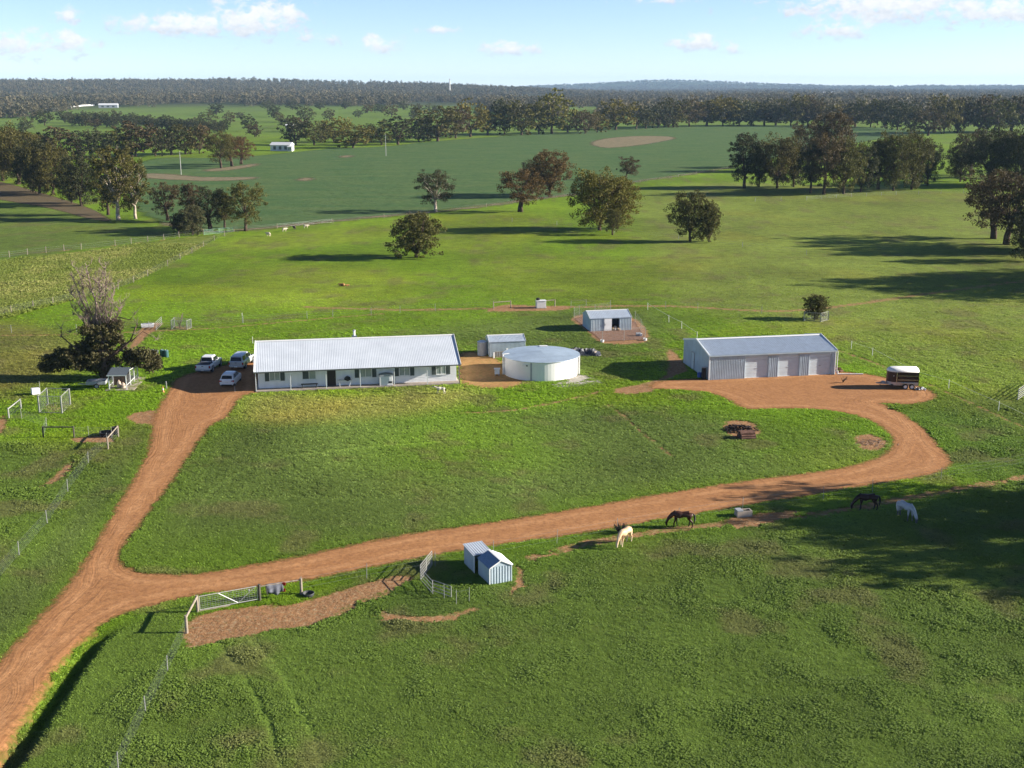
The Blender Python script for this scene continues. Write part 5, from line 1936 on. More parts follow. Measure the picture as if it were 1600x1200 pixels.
# ------------------------------------------------------------------ animals
def skin_body(name, joints, edges, material, parent, sub=2):
    me = bpy.data.meshes.new(name)
    keys = list(joints)
    me.from_pydata([joints[k][0] for k in keys], [(keys.index(a), keys.index(b)) for a, b in edges], [])
    o = link(name, me, None, parent)
    m = o.modifiers.new('skin', 'SKIN')
    m.use_smooth_shade = True
    for i, k in enumerate(keys):
        v = me.skin_vertices[0].data[i]
        r = joints[k][1]
        v.radius = (r, r) if not isinstance(r, tuple) else r
        v.use_root = (i == 0)
    s = o.modifiers.new('sub', 'SUBSURF')
    s.levels = s.render_levels = sub
    dg = bpy.context.evaluated_depsgraph_get()
    me2 = bpy.data.meshes.new_from_object(o.evaluated_get(dg))
    o.modifiers.clear()
    o.data = me2
    me2.materials.clear()
    me2.materials.append(material)
    me2.polygons.foreach_set('use_smooth', [True] * len(me2.polygons))
    return o


def coat(name, col, points=None, patch=None, zlow=.55):
    """horse coat: darker or paler lower legs, optional bold patches"""
    m, nt, b = new_mat(name)
    N, L = nt.nodes, nt.links
    tc = N.new('ShaderNodeTexCoord')
    sp = N.new('ShaderNodeSeparateXYZ')
    L.new(tc.outputs['Object'], sp.inputs[0])
    mr = N.new('ShaderNodeMapRange')
    mr.inputs['From Min'].default_value = zlow
    mr.inputs['From Max'].default_value = zlow - .2
    L.new(sp.outputs[2], mr.inputs['Value'])
    no = N.new('ShaderNodeTexNoise')
    no.inputs['Scale'].default_value = 5
    L.new(tc.outputs['Object'], no.inputs['Vector'])
    mx0 = N.new('ShaderNodeMix')
    mx0.data_type = 'RGBA'
    L.new(no.outputs['Fac'], mx0.inputs['Factor'])
    mx0.inputs['A'].default_value = (*[c * .7 for c in col], 1)
    mx0.inputs['B'].default_value = (*[min(1, c * 1.25) for c in col], 1)
    last = mx0.outputs['Result']
    if patch:
        n2 = N.new('ShaderNodeTexNoise')
        n2.inputs['Scale'].default_value = patch[1]
        n2.inputs['Detail'].default_value = 1
        L.new(tc.outputs['Object'], n2.inputs['Vector'])
        r2 = N.new('ShaderNodeMapRange')
        r2.inputs['From Min'].default_value = patch[2] - .02
        r2.inputs['From Max'].default_value = patch[2] + .02
        L.new(n2.outputs['Fac'], r2.inputs['Value'])
        m2 = N.new('ShaderNodeMix')
        m2.data_type = 'RGBA'
        L.new(r2.outputs[0], m2.inputs['Factor'])
        L.new(last, m2.inputs['A'])
        m2.inputs['B'].default_value = (*patch[0], 1)
        last = m2.outputs['Result']
    if points:
        m3 = N.new('ShaderNodeMix')
        m3.data_type = 'RGBA'
        L.new(mr.outputs[0], m3.inputs['Factor'])
        L.new(last, m3.inputs['A'])
        m3.inputs['B'].default_value = (*points, 1)
        last = m3.outputs['Result']
    L.new(last, b.inputs['Base Color'])
    b.inputs['Roughness'].default_value = .5
    b.inputs['Specular IOR Level'].default_value = .3
    return m


def horse(px, py, rz, s, cm, hair, label, graze=True, stride=0.0, fat=1.0, turn=0.0):
    p = spot(px, py)
    o = thing('horse', label, 'horse', p, rz, None, (s, s, s))
    J = {'loin': ((-.35, 0, 1.13), .26 * fat), 'mid': ((.0, 0, 1.07), .285 * fat), 'chest': ((.40, 0, 1.08), .27), 'wither': ((.52, 0, 1.22), .21), 'croup': ((-.66, 0, 1.15), .26), 'dock': ((-.90, 0, 1.10), .13)}
    E = [('loin', 'mid'), ('mid', 'chest'), ('chest', 'wither'), ('loin', 'croup'), ('croup', 'dock')]
    if graze:
        J.update({'neck1': ((.76, .02 * turn, 1.02), .185), 'neck2': ((.93, .15 * turn, .80), .145), 'poll': ((1.10, .3 * turn, .60), .105), 'cheek': ((1.17, .36 * turn, .44), .120), 'nose': ((1.15, .4 * turn, .22), .072), 'muzzle': ((1.14, .42 * turn, .10), .062)})
    else:
        J.update({'neck1': ((.80, .0, 1.30), .175), 'neck2': ((1.02, .05 * turn, 1.45), .13), 'poll': ((1.2, .12 * turn, 1.52), .10), 'cheek': ((1.32, .18 * turn, 1.44), .105), 'nose': ((1.50, .25 * turn, 1.30), .07), 'muzzle': ((1.57, .28 * turn, 1.24), .055)})
    E += [('wither', 'neck1'), ('neck1', 'neck2'), ('neck2', 'poll'), ('poll', 'cheek'), ('cheek', 'nose'), ('nose', 'muzzle')]
    for i, s_ in enumerate((-1, 1)):
        f = stride * s_
        n = 'lr'[i]
        J['ear' + n] = ((J['poll'][0][0] - .05, J['poll'][0][1] + s_ * .07, J['poll'][0][2] + .13), .025)
        E.append(('poll', 'ear' + n))
        J.update({'sh' + n: ((.46, s_ * .15, .92), .13), 'el' + n: ((.42 + f * .1, s_ * .15, .74), .085), 'kn' + n: ((.46 + f * .3, s_ * .14, .43), .055), 'fe' + n: ((.44 + f * .42, s_ * .14, .13), .042), 'ho' + n: ((.48 + f * .45, s_ * .14, .035), .058)})
        E += [('chest', 'sh' + n), ('sh' + n, 'el' + n), ('el' + n, 'kn' + n), ('kn' + n, 'fe' + n), ('fe' + n, 'ho' + n)]
        g = -f
        J.update({'hi' + n: ((-.66, s_ * .16, .98), .19), 'st' + n: ((-.56 + g * .1, s_ * .17, .76), .125), 'hk' + n: ((-.80 + g * .25, s_ * .15, .48), .062), 'hf' + n: ((-.76 + g * .32, s_ * .15, .14), .044), 'hh' + n: ((-.71 + g * .34, s_ * .15, .035), .06)})
        E += [('croup', 'hi' + n), ('hi' + n, 'st' + n), ('st' + n, 'hk' + n), ('hk' + n, 'hf' + n), ('hf' + n, 'hh' + n)]
    skin_body('body', J, E, cm, o)
    t = MB().chain([(-.95, 0, 1.16), (-1.04, 0, 1.0), (-1.06, .02, .7), (-1.02, .03, .35)], [.05, .075, .085, .02], 7)
    t.build('tail', hair, o, True)
    mn = MB()
    a = [Vector(J[k][0]) for k in ('wither', 'neck1', 'neck2', 'poll')]
    up = [Vector((0, 0, .21)), Vector((.06, .0, .19)), Vector((.08, 0, .15)), Vector((.03, 0, .13))]
    if not graze:
        up = [Vector((0, 0, .2)), Vector((-.06, 0, .18)), Vector((-.07, 0, .14)), Vector((-.03, 0, .11))]
    for i in range(3):
        q0, q1 = a[i] + up[i], a[i + 1] + up[i + 1]
        for j in range(5):
            q = q0.lerp(q1, j / 5)
            mn.tube(q, q + Vector((-.02, .11, -.17)), .045, .012, 5)
    mn.build('mane', hair, o, True)
    return o


H_BLACK = mat('black hair', (.012, .010, .009), .6)
H_CREAM = mat('cream hair', (.62, .50, .36), .7)
H_WHITE = mat('white hair', (.72, .70, .66), .7)
horse(1064, 824, R(176), 1.0, coat('dark bay coat', (.055, .020, .013), (.015, .010, .010)), H_BLACK, 'dark bay horse grazing between the driveway and the near paddock path', True, .35)
horse(975.5, 851, R(235), .98, coat('palomino coat', (.62, .42, .25), (.66, .52, .36)), H_CREAM, 'cream palomino horse grazing with its head to the lower left', True, .3)
horse(1353, 797, R(182), 1.05, coat('brown coat', (.040, .018, .013), (.014, .010, .010)), H_BLACK, 'dark brown horse grazing in tree shade near the paddock path', True, .2)
horse(1415, 812, R(292), 1.08, coat('grey coat', (.42, .43, .45), (.10, .10, .11), None, .6), H_WHITE, 'pale grey horse grazing in tree shade nearest the right edge', True, .2)
horse(688, 615.5, R(183), .60, coat('skewbald coat', (.80, .72, .56), None, ((.02, .014, .012), 1.5, .56)), H_BLACK, 'small black and white pony walking on the lawn before the house', False, .4, 1.15)


def small_animal(px, py, rz, s, m, label, cat, name, lying=False, group=None, face=None):
    p = spot(px, py)
    o = thing(name, label, cat, p, rz, group, (s, s, s))
    dz = -.32 if lying else 0
    J = {'mid': ((0, 0, .62 + dz), .26), 'rump': ((-.35, 0, .62 + dz), .23), 'chest': ((.33, 0, .62 + dz), .22), 'neck': ((.52, 0, .72 + dz), .13), 'head': ((.68, 0, .74 + dz), .10), 'nose': ((.84, 0, .66 + dz), .06), 'tail': ((-.58, 0, .55 + dz), .05)}
    E = [('mid', 'rump'), ('mid', 'chest'), ('chest', 'neck'), ('neck', 'head'), ('head', 'nose'), ('rump', 'tail')]
    for i, s_ in enumerate((-1, 1)):
        n = 'lr'[i]
        J['ear' + n] = ((.64, s_ * .14, .80 + dz), .025)
        E.append(('head', 'ear' + n))
        if lying:
            J.update({'a' + n: ((.38, s_ * .17, .16), .07), 'b' + n: ((.62, s_ * .17, .06), .05), 'c' + n: ((-.3, s_ * .22, .17), .1), 'd' + n: ((-.02, s_ * .28, .06), .05)})
        else:
            J.update({'a' + n: ((.3, s_ * .13, .36), .06), 'b' + n: ((.3, s_ * .13, .04), .04), 'c' + n: ((-.34, s_ * .13, .38), .08), 'd' + n: ((-.38, s_ * .13, .04), .04)})
        E += [('chest', 'a' + n), ('a' + n, 'b' + n), ('rump', 'c' + n), ('c' + n, 'd' + n)]
    skin_body('body', J, E, m, o)
    return o


M_WOOL = mat('cream fleece', (.62, .54, .40), .95, 0, .2, 6, .02)
M_WOOLB = mat('dark fleece', (.10, .08, .06), .95, 0, .2, 6, .02)
M_TAN = coat('tan coat', (.40, .19, .06), None, ((.10, .05, .025), 2.5, .56))
small_animal(419.5, 369.5, 2.7, 1.15, M_WOOL, 'cream sheep grazing nearest, lowest of the four', 'sheep', 'sheep', group='sheep along the crop margin')
small_animal(444.5, 362, .6, 1.1, M_WOOL, 'cream sheep, second from left along the margin', 'sheep', 'sheep', group='sheep along the crop margin')
small_animal(460, 359, 2.2, 1.15, M_WOOLB, 'darker sheep, third from left along the margin', 'sheep', 'sheep', group='sheep along the crop margin')
small_animal(478, 357, .3, 1.1, M_WOOL, 'cream sheep, rightmost of the four along the margin', 'sheep', 'sheep', group='sheep along the crop margin')
small_animal(535, 447, R(175), .95, M_TAN, 'tan animal lying down in the open paddock', 'animal', 'resting_animal', True)
small_animal(542.5, 447, R(20), .55, M_TAN, 'small tan animal lying beside the larger tan one', 'animal', 'resting_animal', True)


# ------------------------------------------------------------------ pony shelters in the near paddock
def hut():
    a = R(24)
    p = spot(765, 914)
    o = thing('pony_shelter', 'gabled steel field shelter with shade-tinted left roof slope in the near paddock', 'shelter', p, a)
    W, D, E_, RZ = 1.72, 2.1, 1.28, 1.72
    MB().corr((0, 0, 0), (W, 0, 0), (0, 0, E_), .21, .03).prism([(.02, E_), (W - .02, E_), (W / 2, RZ - .03)], -.02, .0, 'y').build('front_wall', M_STEELW, o)
    MB().corr((W, 0, 0), (0, D, 0), (0, 0, E_), .21, .03).build('side_wall', M_STEELW, o)
    MB().corr((W, D, 0), (-W, 0, 0), (0, 0, E_), .21, .03).build('back_wall', M_STEELW, o)
    MB().corr((0, D, 0), (0, -D, 0), (0, 0, E_), .21, .03).build('side_wall', M_STEELW, o)
    MB().corr((-.08, D + .06, E_ - .03), (0, -D - .14, 0), (W / 2 + .08, 0, RZ - E_ + .03), .19, .012).build('roof_slope', mat('shade-tinted zinc roof', (.26, .36, .48), .35, .5), o)  # shade and sky reflection of this slope painted in as darker blue
    MB().corr((W + .08, -.08, E_ - .03), (0, D + .14, 0), (-W / 2 - .08, 0, RZ - E_ + .03), .19, .025).build('roof_slope', M_ROOFW, o)
    MB().bar((W / 2, -.09, RZ + .02), (W / 2, D + .07, RZ + .02), .2, .03).build('ridge_cap', M_TRIM, o)
    for x in (.0, W):
        MB().bar((x, -.08, E_ - .02), (W / 2, -.08, RZ + .0), .04, .08).build('barge_flashing', M_TRIM, o)
    MB().box(-.03, .03, -.04, .03, 0, E_ - .03).build('corner_post', M_TRIM, o)
    q = thing('skillion_shelter', 'flat-roofed steel shelter behind the gabled field shelter', 'shelter', Matrix.Translation(p) @ Matrix.Rotation(a, 4, 'Z') @ Vector((-.22, D + .22, 0)), a)
    W3, D3 = 1.36, 1.95
    MB().corr((W3, D3, 0), (-W3, 0, 0), (0, 0, 1.52), .21, .03).build('back_wall', M_STEELW, q)
    MB().corr((0, D3, 0), (0, -D3, 0), (0, 0, 1.36), .21, .03).build('side_wall', M_STEELW, q)
    MB().corr((W3, 0, 0), (0, D3, 0), (0, 0, 1.36), .21, .03).build('side_wall', M_STEELW, q)
    MB().corr((-.08, -.06, 1.40), (W3 + .16, 0, 0), (0, D3 + .14, .14), .19, .025).build('roof', M_ROOFW, q)
    MB().box(-.03, .03, -.05, .02, 0, 1.37).build('corner_post', M_TRIM, q)
    MB().box(W3 - .03, W3 + .03, -.05, .02, 0, 1.37).build('corner_post', M_TRIM, q)

hut()


def panel(name, label, p0, p1, h, rails, m=M_POSTW, r=.03, group=None, legs=2, brace=False, base=0.08):
    """tubular stock panel or gate between two pixels"""
    a, b = spot(*p0), spot(*p1)
    o = thing(name, label, 'panel' if 'panel' in name else 'gate', a, 0, group)
    v = b - a
    for i in range(legs):
        q = v * (i / (legs - 1))
        MB().tube(q, q + Vector((0, 0, h)), r, r, 7).build('upright', m, o)
    for k in range(rails):
        z = base + (h - base) * k / (rails - 1)
        MB().tube(Vector((0, 0, z)), v + Vector((0, 0, z)), r * .8, r * .8, 7).build('rail', m, o)
    if brace:
        MB().tube((0, 0, h), v * .5 + Vector((0, 0, base)), r * .8, r * .8, 6).build('brace', m, o)
        MB().tube(v * .5 + Vector((0, 0, base)), v + Vector((0, 0, h)), r * .8, r * .8, 6).build('brace', m, o)
    return o


panel('stock_panel', 'tall six-rail steel panel standing left of the field shelter', (657, 907), (675, 884), 1.15, 6, group='yard panels by the field shelter', legs=3)
panel('stock_panel', 'steel panel joining the tall one towards the lower right', (657, 907), (676, 928), .95, 4, group='yard panels by the field shelter')
panel('stock_panel', 'low steel panel running right towards the clover', (676, 924), (705, 934), .85, 4, group='yard panels by the field shelter')
fence('picket_row', 'three thin steel pickets in the clover before the field shelter', [(694, 935), (713, 944), (733, 940)], 'fence', 1.05, .022, None, M_STAR, (.9,), .004)


# ------------------------------------------------------------------ gate, rug and tub at the near paddock corner
def gateway():
    P = [spot(309, 957), spot(406, 939), spot(471, 929), spot(292, 989)]
    o = thing('gateway_fence', 'weathered timber strainer posts with leaning stay at the driveway gate', 'fence', P[0])
    for i, q in enumerate(P):
        MB().tube((0, 0, -.2), (0, 0, 1.22), .10, .095, 9).build('post', (M_POST, M_POSTD, M_POST, M_POST)[i], o).location = q - P[0]
    MB().tube((0, 0, 1.1), P[3] - P[0] + Vector((0, 0, 1.08)), .075, .075, 8).build('stay', M_POST, o)
    MB().tube(P[1] - P[0] + Vector((0, 0, 1.05)), P[2] - P[0] + Vector((0, 0, 1.1)), .045, .045, 8).build('top_rail', M_POST, o)
    v = (P[1] - P[0])
    g = thing('farm_gate', 'steel farm gate with mesh and diagonal brace beside the driveway', 'gate', P[0] + v * .035)
    w = v * .93
    h0, h1 = .16, 1.12
    for q in (Vector((0, 0, 0)), w):
        MB().tube(q + Vector((0, 0, h0)), q + Vector((0, 0, h1)), .03, .03, 8).build('stile', M_POSTW, g)
    for z in (h0, h1):
        MB().tube((0, 0, z), w + Vector((0, 0, z)), .032, .032, 8).build('rail', M_POSTW, g)
    MB().bar((0, 0, .07), w * .52 + Vector((0, 0, .1)), .05, .12).build('base_board', M_POST, g)
    MB().tube(w * .32 + Vector((0, 0, h1)), w * .66 + Vector((0, 0, h0)), .028, .028, 8).build('brace', M_TRIM, g)
    MB().tube(w * .66 + Vector((0, 0, h0)), w * .97 + Vector((0, 0, h1)), .022, .022, 8).build('brace', M_POSTW, g)
    for k in range(1, 22):
        q = w * (k / 22)
        MB().tube(q + Vector((0, 0, h0)), q + Vector((0, 0, h1)), .006, .006, 4, False).build('mesh_wire', M_MESH, g)
    for k in range(1, 7):
        z = h0 + (h1 - h0) * k / 7
        MB().tube((0, 0, z), w + Vector((0, 0, z)), .006, .006, 4, False).build('mesh_wire', M_MESH, g)
    MB().box(-.06, .06, -.02, .02, -.05, .05).build('tag', M_WHITEP, g).location = w * .86 + Vector((0, -.05, .95))
    # rug over the rail
    d = (P[2] - P[1]).normalized()
    nrm = Vector((d.y, -d.x, 0))
    c = P[1] + d * 1.05
    rg_ = thing('horse_rug', 'grey horse rug with red lining hung over the fence rail', 'rug', c + Vector((0, 0, .0)))
    b = MB()
    NXr, NYr = 14, 10
    for j in range(NYr + 1):
        t = j / NYr
        for i in range(NXr + 1):
            u = i / NXr - .5
            if t < .5:
                z = 1.12 - (.5 - t) * 2 * (.72 + .12 * math.sin(u * 7 + 1))
                off = .05 + .05 * math.sin(u * 15) * (.5 - t) * 2
            else:
                z = 1.12 - (t - .5) * 2 * .5
                off = -.05 - .03 * math.sin(u * 12)
            if abs(t - .5) < .05:
                z, off = 1.145, 0
            b.v.append(tuple(d * u * 1.15 + nrm * off + Vector((0, 0, z))))
    for j in range(NYr):
        for i in range(NXr):
            k = j * (NXr + 1) + i
            b.f.append((k, k + 1, k + NXr + 2, k + NXr + 1))
    ro = b.build('cover', mat('grey rug cloth', (.17, .18, .22), .9, 0, .3, 3), rg_, True)
    sm = ro.modifiers.new('thick', 'SOLIDIFY')
    sm.thickness = .03
    for z, x in ((1.0, .62), (.55, .58)):
        MB().box(-.13, .13, -.03, .03, -.12, .12).build('lining', M_RED, rg_, False, .02).location = d * x + nrm * .05 + Vector((0, 0, z))
    MB().tube(d * -.62 + Vector((0, 0, 1.1)), d * -.5 + nrm * .09 + Vector((0, 0, .35)), .03, .02, 6).build('strap', M_POSTD, rg_)
    tq = thing('feed_tub', 'black rubber feed tub on the bare soil by the gate', 'tub', spot(482, 931))
    lathe([(0, .05), (.30, .05), (.36, .24), (.40, .25), (.41, .2), (.36, .0), (0, 0)], 20).build('tub', mat('grey-black rubber', (.05, .055, .06), .6), tq, True)


gateway()

# ------------------------------------------------------------------ fences
fence('roadside_fence', 'wire fence with steel pickets between the driveway and the horses', [(471, 926), (573, 905), (680, 886), (771, 868), (870, 850), (965, 832), (1060, 815), (1160, 798), (1286, 781), (1363, 769), (1470, 750), (1600, 727), (1700, 710)], h=1.2, r=.022, wires=(.35, .7, 1.05), wr=.004)
fence('corner_fence', 'wire mesh fence with steel pickets at the lower left corner', [(292, 989), (262, 1050), (228, 1115), (185, 1205), (140, 1300)], h=1.1, r=.028, wires=(.15, .3, .45, .6, .75, .9, 1.05), wr=.0035)
fence('verge_fence', 'long mesh fence with pickets left of the driveway', [(168, 694), (138, 724), (106, 768), (74, 818), (30, 868), (-20, 925), (-70, 985)], h=1.15, r=.03, wires=(.15, .3, .45, .6, .75, .9, 1.05), wr=.004)
fence('paddock_fence', 'thin wire fence running across behind the house', [(-40, 523), (18, 520), (120, 519), (233, 514), (380, 505), (480, 498), (520, 495), (580, 492), (625, 489), (680, 486), (771, 482)], h=1.15, r=.03, wires=(.4, .8, 1.08), wr=.005)
fence('paddock_fence', 'thin wire fence running right from the chicken run', [(892, 481), (916, 479), (954, 480), (1040, 482), (1090, 484), (1190, 490)], h=1.15, r=.03, wires=(.4, .8, 1.08), wr=.005)
fence('diagonal_fence', 'diagonal wire fence edging the yellow weeds on the left', [(-20, 498), (18, 490), (52, 482), (83, 476), (130, 465), (185, 452), (231, 432), (262, 416), (300, 396), (335, 376), (366, 362)], h=1.25, r=.06, step=9, m=M_POST, wires=(.2, .4, .6, .8, 1.0, 1.18), wr=.005)
fence('lane_fence', 'straight post and wire fence on the far side of the weeds', [(-20, 405), (15, 402), (43, 398), (72, 395), (100, 392), (127, 390), (180, 384), (205, 381), (231, 378), (256, 375), (280, 371), (318, 367)], h=1.35, r=.07, m=M_POST, wires=(.3, .7, 1.1), wr=.008)
fence('crop_fence', 'post and wire fence along the left crop margin', [(366, 362), (433, 357), (520, 349), (600, 341), (680, 333), (760, 324), (840, 314), (920, 303), (1000, 286), (1060, 277), (1140, 264)], h=1.2, r=.07, step=16, m=M_POST, wires=(.4, .8, 1.1), wr=.008)
fence('tree_line_fence', 'fence of thin posts along the shade of the copse', [(1180, 315), (1260, 313), (1330, 308), (1400, 305), (1470, 303), (1540, 301), (1620, 299)], h=1.25, r=.05, step=7, m=M_POSTW, wires=(.4, .8, 1.15), wr=.007)
fence('paddock_line', 'low wire fence crossing the right paddock from the olive trees', [(800, 347), (870, 352), (960, 364), (1060, 374), (1160, 386), (1260, 398)], h=1.1, r=.04, step=14, m=M_STAR, wires=(.5, 1.0), wr=.006)
M_TAPE = mat('white electric tape', (.8, .8, .76), .6)
fence('tape_fence', 'white tape fence left of the big shed', [(1012, 484), (1045, 504), (1065, 514), (1089, 531)], h=1.15, r=.035, m=M_TAPE, wires=(1.0,), wr=.012, wm=M_TAPE)
fence('tape_fence', 'white tape fence running right past the horse float', [(1330, 545), (1363, 556), (1430, 592), (1482, 607), (1560, 642), (1640, 680)], h=1.1, r=.035, m=M_TAPE, wires=(.95,), wr=.010, wm=M_TAPE)
fence('chicken_run_fence', 'wire mesh run with thin posts round the small steel shed', [(941, 534), (975, 532), (1008, 531), (1001, 517), (992, 504)], h=1.75, r=.028, m=M_POSTW, wires=tuple(.15 + .2 * k for k in range(9)), wr=.005, wm=M_MESH)
fence('chicken_run_fence', 'wire mesh run with thin posts behind and left of the small shed', [(941, 534), (928, 520), (912, 509), (897, 498), (905, 495), (930, 493), (954, 490)], h=1.75, r=.028, m=M_POSTW, wires=tuple(.15 + .2 * k for k in range(9)), wr=.005, wm=M_MESH)
for px, py, lb in ((941, 534.5, 'white tub at the near left corner of the chicken run'), (1008, 532, 'white tub at the near right corner of the chicken run')):
    q = thing('corner_tub', lb, 'tub', spot(px, py))
    lathe([(0, .0), (.22, 0), (.26, .3), (.28, .32), (.24, .33), (.2, .05), (0, .05)], 12).build('tub', M_WHITEP, q, True)
q = thing('feeder', 'small grey and white feeder in the chicken run', 'feeder', spot(997, 525))
MB().tube((-.3, 0, .25), (.35, .05, .25), .25, .25, 12).build('drum', M_GREYP, q)
MB().box(.2, .55, -.25, .2, 0, .4).build('tray', M_WHITEP, q, False, .03)
# top rails of the near side of the run
rr_ = thing('run_rail', 'thin horizontal rail on the near side of the chicken run', 'rail', spot(941, 534))
MB().tube((0, 0, 1.7), spot(1008, 531) - spot(941, 534) + Vector((0, 0, 1.7)), .018, .018, 6).build('rail', M_POSTW, rr_)
panel('pipe_gate', 'green pipe gate in the fence corner by the left trees', (319, 367), (366, 362), 1.15, 5, mat('green gate paint', (.22, .42, .30), .5), .035, None, 3)
panel('pipe_gate', 'white pipe gate cut off by the right edge', (1590, 625), (1625, 600), 1.25, 6, M_POSTW, .04, None, 3)
panel('pipe_gate', 'grey pipe gate beside the white water trough behind the tree', (244, 516), (253, 507), 1.15, 5, M_POSTW, .03, None, 2)


# ------------------------------------------------------------------ hitching rails and guards
def rail_frame(label, a, b, h, r, m, mid=False):
    p, q = spot(*a), spot(*b)
    o = thing('timber_rail', label, 'rail', p)
    v = q - p
    for w in (Vector((0, 0, 0)), v):
        MB().tube((0, 0, -.15), (0, 0, h), r, r * .95, 8).build('post', m, o).location = w
    MB().tube((0, 0, h - r), v + Vector((0, 0, h - r)), r * .8, r * .8, 8).build('rail', m, o)
    if mid:
        for z in (.3, .55, .8):
            MB().tube((0, 0, z), v + Vector((0, 0, z)), .008, .008, 4, False).build('wire', M_WIRE, o)
    return o


rail_frame('dark timber rail on two posts in the left paddock', (68, 684), (116, 684), 1.2, .085, M_POSTD)
rail_frame('pale timber strainer rail by the black tub near the driveway', (169, 702), (185, 683), 1.2, .08, M_POST, True)
rail_frame('pale timber strainer rail at the far left edge', (14, 654), (33, 639), 1.15, .085, M_POSTW, True)
rail_frame('timber rail frame on the dirt behind the house', (771, 483), (798, 481), 1.15, .08, M_POST)
rail_frame('timber rail frame right of the white tank box', (839, 481), (867, 479), 1.15, .08, M_POST)
fence('mesh_fence', 'wire mesh between the dark rail and the pale rail on the left', [(116, 684), (139, 683), (175, 684)], h=1.15, r=.025, wires=tuple(.15 * k for k in range(1, 8)), wr=.006, wm=M_MESH)
fence('mesh_fence', 'wire mesh from the far left rail past the tree guard', [(14, 654), (34, 655), (73, 668), (68, 684)], h=1.1, r=.025, wires=tuple(.15 * k for k in range(1, 8)), wr=.005, wm=M_MESH)
q = thing('black_tub', 'black tubs and a dark bucket behind the pale strainer rail', 'tub', spot(167, 681))
lathe([(0, .1), (.55, .1), (.66, .42), (.72, .44), (.7, .36), (.6, 0), (0, 0)], 18).build('tub', M_BLACK, q, True)
lathe([(0, .05), (.26, .05), (.32, .8), (.36, .8), (.3, 0), (0, 0)], 14).build('bucket', M_BLACK, q, True).location = (.75, .5, 0)


def guard(label, corners, h, m, r=.045, mulch=True, dz=None):
    P = [spot(*c) for c in corners]
    o = thing('tree_guard', label, 'tree guard', P[0])
    n = len(P)
    for i in range(n):
        MB().box(-r, r, -r, r, -.05, h).build('post', m, o).location = P[i] - P[0]
    for i in range(n):
        a, b = P[i] - P[0], P[(i + 1) % n] - P[0]
        MB().bar(a + Vector((0, 0, h - .04)), b + Vector((0, 0, h - .04)), r * .9, r * .9).build('rail', m, o)
        MB().bar(a + Vector((0, 0, .06)), b + Vector((0, 0, .06)), r * .9, r * .9).build('rail', m, o)
        ms = MB()
        for k in range(1, 9):
            ms.tube(a.lerp(b, k / 9) + Vector((0, 0, .06)), a.lerp(b, k / 9) + Vector((0, 0, h - .04)), .005, .005, 4, False)
            z = .06 + (h - .1) * k / 9
            ms.tube(a + Vector((0, 0, z)), b + Vector((0, 0, z)), .005, .005, 4, False)
        ms.build('mesh', M_MESH, o)
    if mulch:
        c = sum((p for p in P), Vector()) / n - P[0]
        mb = MB()
        rg2 = random.Random(8)
        for i in range(160):
            w = [rg2.random() for _ in range(n)]
            s_ = sum(w)
            q = sum(((P[j] - P[0]) * (w[j] / s_) for j in range(n)), Vector())
            q = c + (q - c) * 1.7
            d_ = Vector((rg2.uniform(-1, 1), rg2.uniform(-1, 1), rg2.uniform(-.2, .5))) * .16
            mb.bar(q + Vector((0, 0, .04)), q + d_ + Vector((0, 0, .06)), .05, .02)
        mb.build('mulch', M_STRAW, o)['kind'] = 'stuff'
    return o, P


guard('empty white mesh tree guard on straw by the left paddock', [(61.5, 645), (97, 646), (110, 633), (75, 632)], 1.9, M_POSTW, .06)
go_, GP = guard('white mesh guard round a bare sapling behind the parked pickups', [(268, 515), (292, 515), (299, 512.5), (273, 510)], 1.35, M_POSTW, .05)
guard('white mesh guard standing round the clipped bush', [(1256, 501), (1282, 503), (1294, 500), (1268, 497)], 1.35, M_POSTW, .05, False)
sp_ = MB()
random.seed(12)
for i in range(16):
    a = random.uniform(0, 6.28)
    e = Vector((math.cos(a) * .7, math.sin(a) * .7, random.uniform(1.2, 2.3)))
    sp_.chain([(0, 0, 0), (e.x * .3, e.y * .3, e.z * .5), e], [.03, .02, .008], 5)
    for k in range(3):
        f_ = e * random.uniform(.5, .95)
        sp_.tube(f_, f_ + Vector((random.uniform(-.3, .3), random.uniform(-.3, .3), random.uniform(.1, .4))), .01, .004, 4)
q = thing('bare_sapling', 'leafless brown sapling growing inside the white guard', 'sapling', spot(281, 513))
sp_.build('twigs', M_DEAD, q)

# water trough by the path
q = thing('water_trough', 'grey concrete water trough by the path near the horses', 'trough', spot(1152, 809), R(12))
b = MB()
for x0, x1, y0, y1, z0, z1 in ((0, 1.3, 0, .65, 0, .08), (0, 1.3, 0, .09, .08, .5), (0, 1.3, .56, .65, .08, .5), (0, .09, .09, .56, .08, .5), (1.21, 1.3, .09, .56, .08, .5)):
    b.box(x0, x1, y0, y1, z0, z1)
b.build('basin', M_SLAB, q)
MB().box(.0, .5, -.01, .66, .502, .6).build('float_cover', M_GREYP, q)
MB().box(.1, 1.2, .1, .55, .3, .4).build('water', mat('trough water', (.05, .07, .07), .05), q)
# white poly box behind the house
q = thing('tank_box', 'white square water tank box behind the timber rails', 'tank', spot(845, 481), R(8))
MB().box(-.75, .75, -.55, .55, .05, 1.15).build('body', M_WHITEP, q, False, .05)
MB().box(-.8, .8, -.6, .6, 1.152, 1.22).build('lid', M_TRIM, q)
MB().box(-.9, .9, -.65, .65, 0, .05).build('pallet', M_POST, q)
q2 = thing('black_drum', 'black drum sitting on the white tank box', 'drum', spot(845, 481) + Vector((-.45, .1, 1.22)), .2)
lathe([(0, 0), (.28, 0), (.3, .1), (.3, .3), (.26, .36), (0, .36)], 14).build('body', M_BLACK, q2, True)
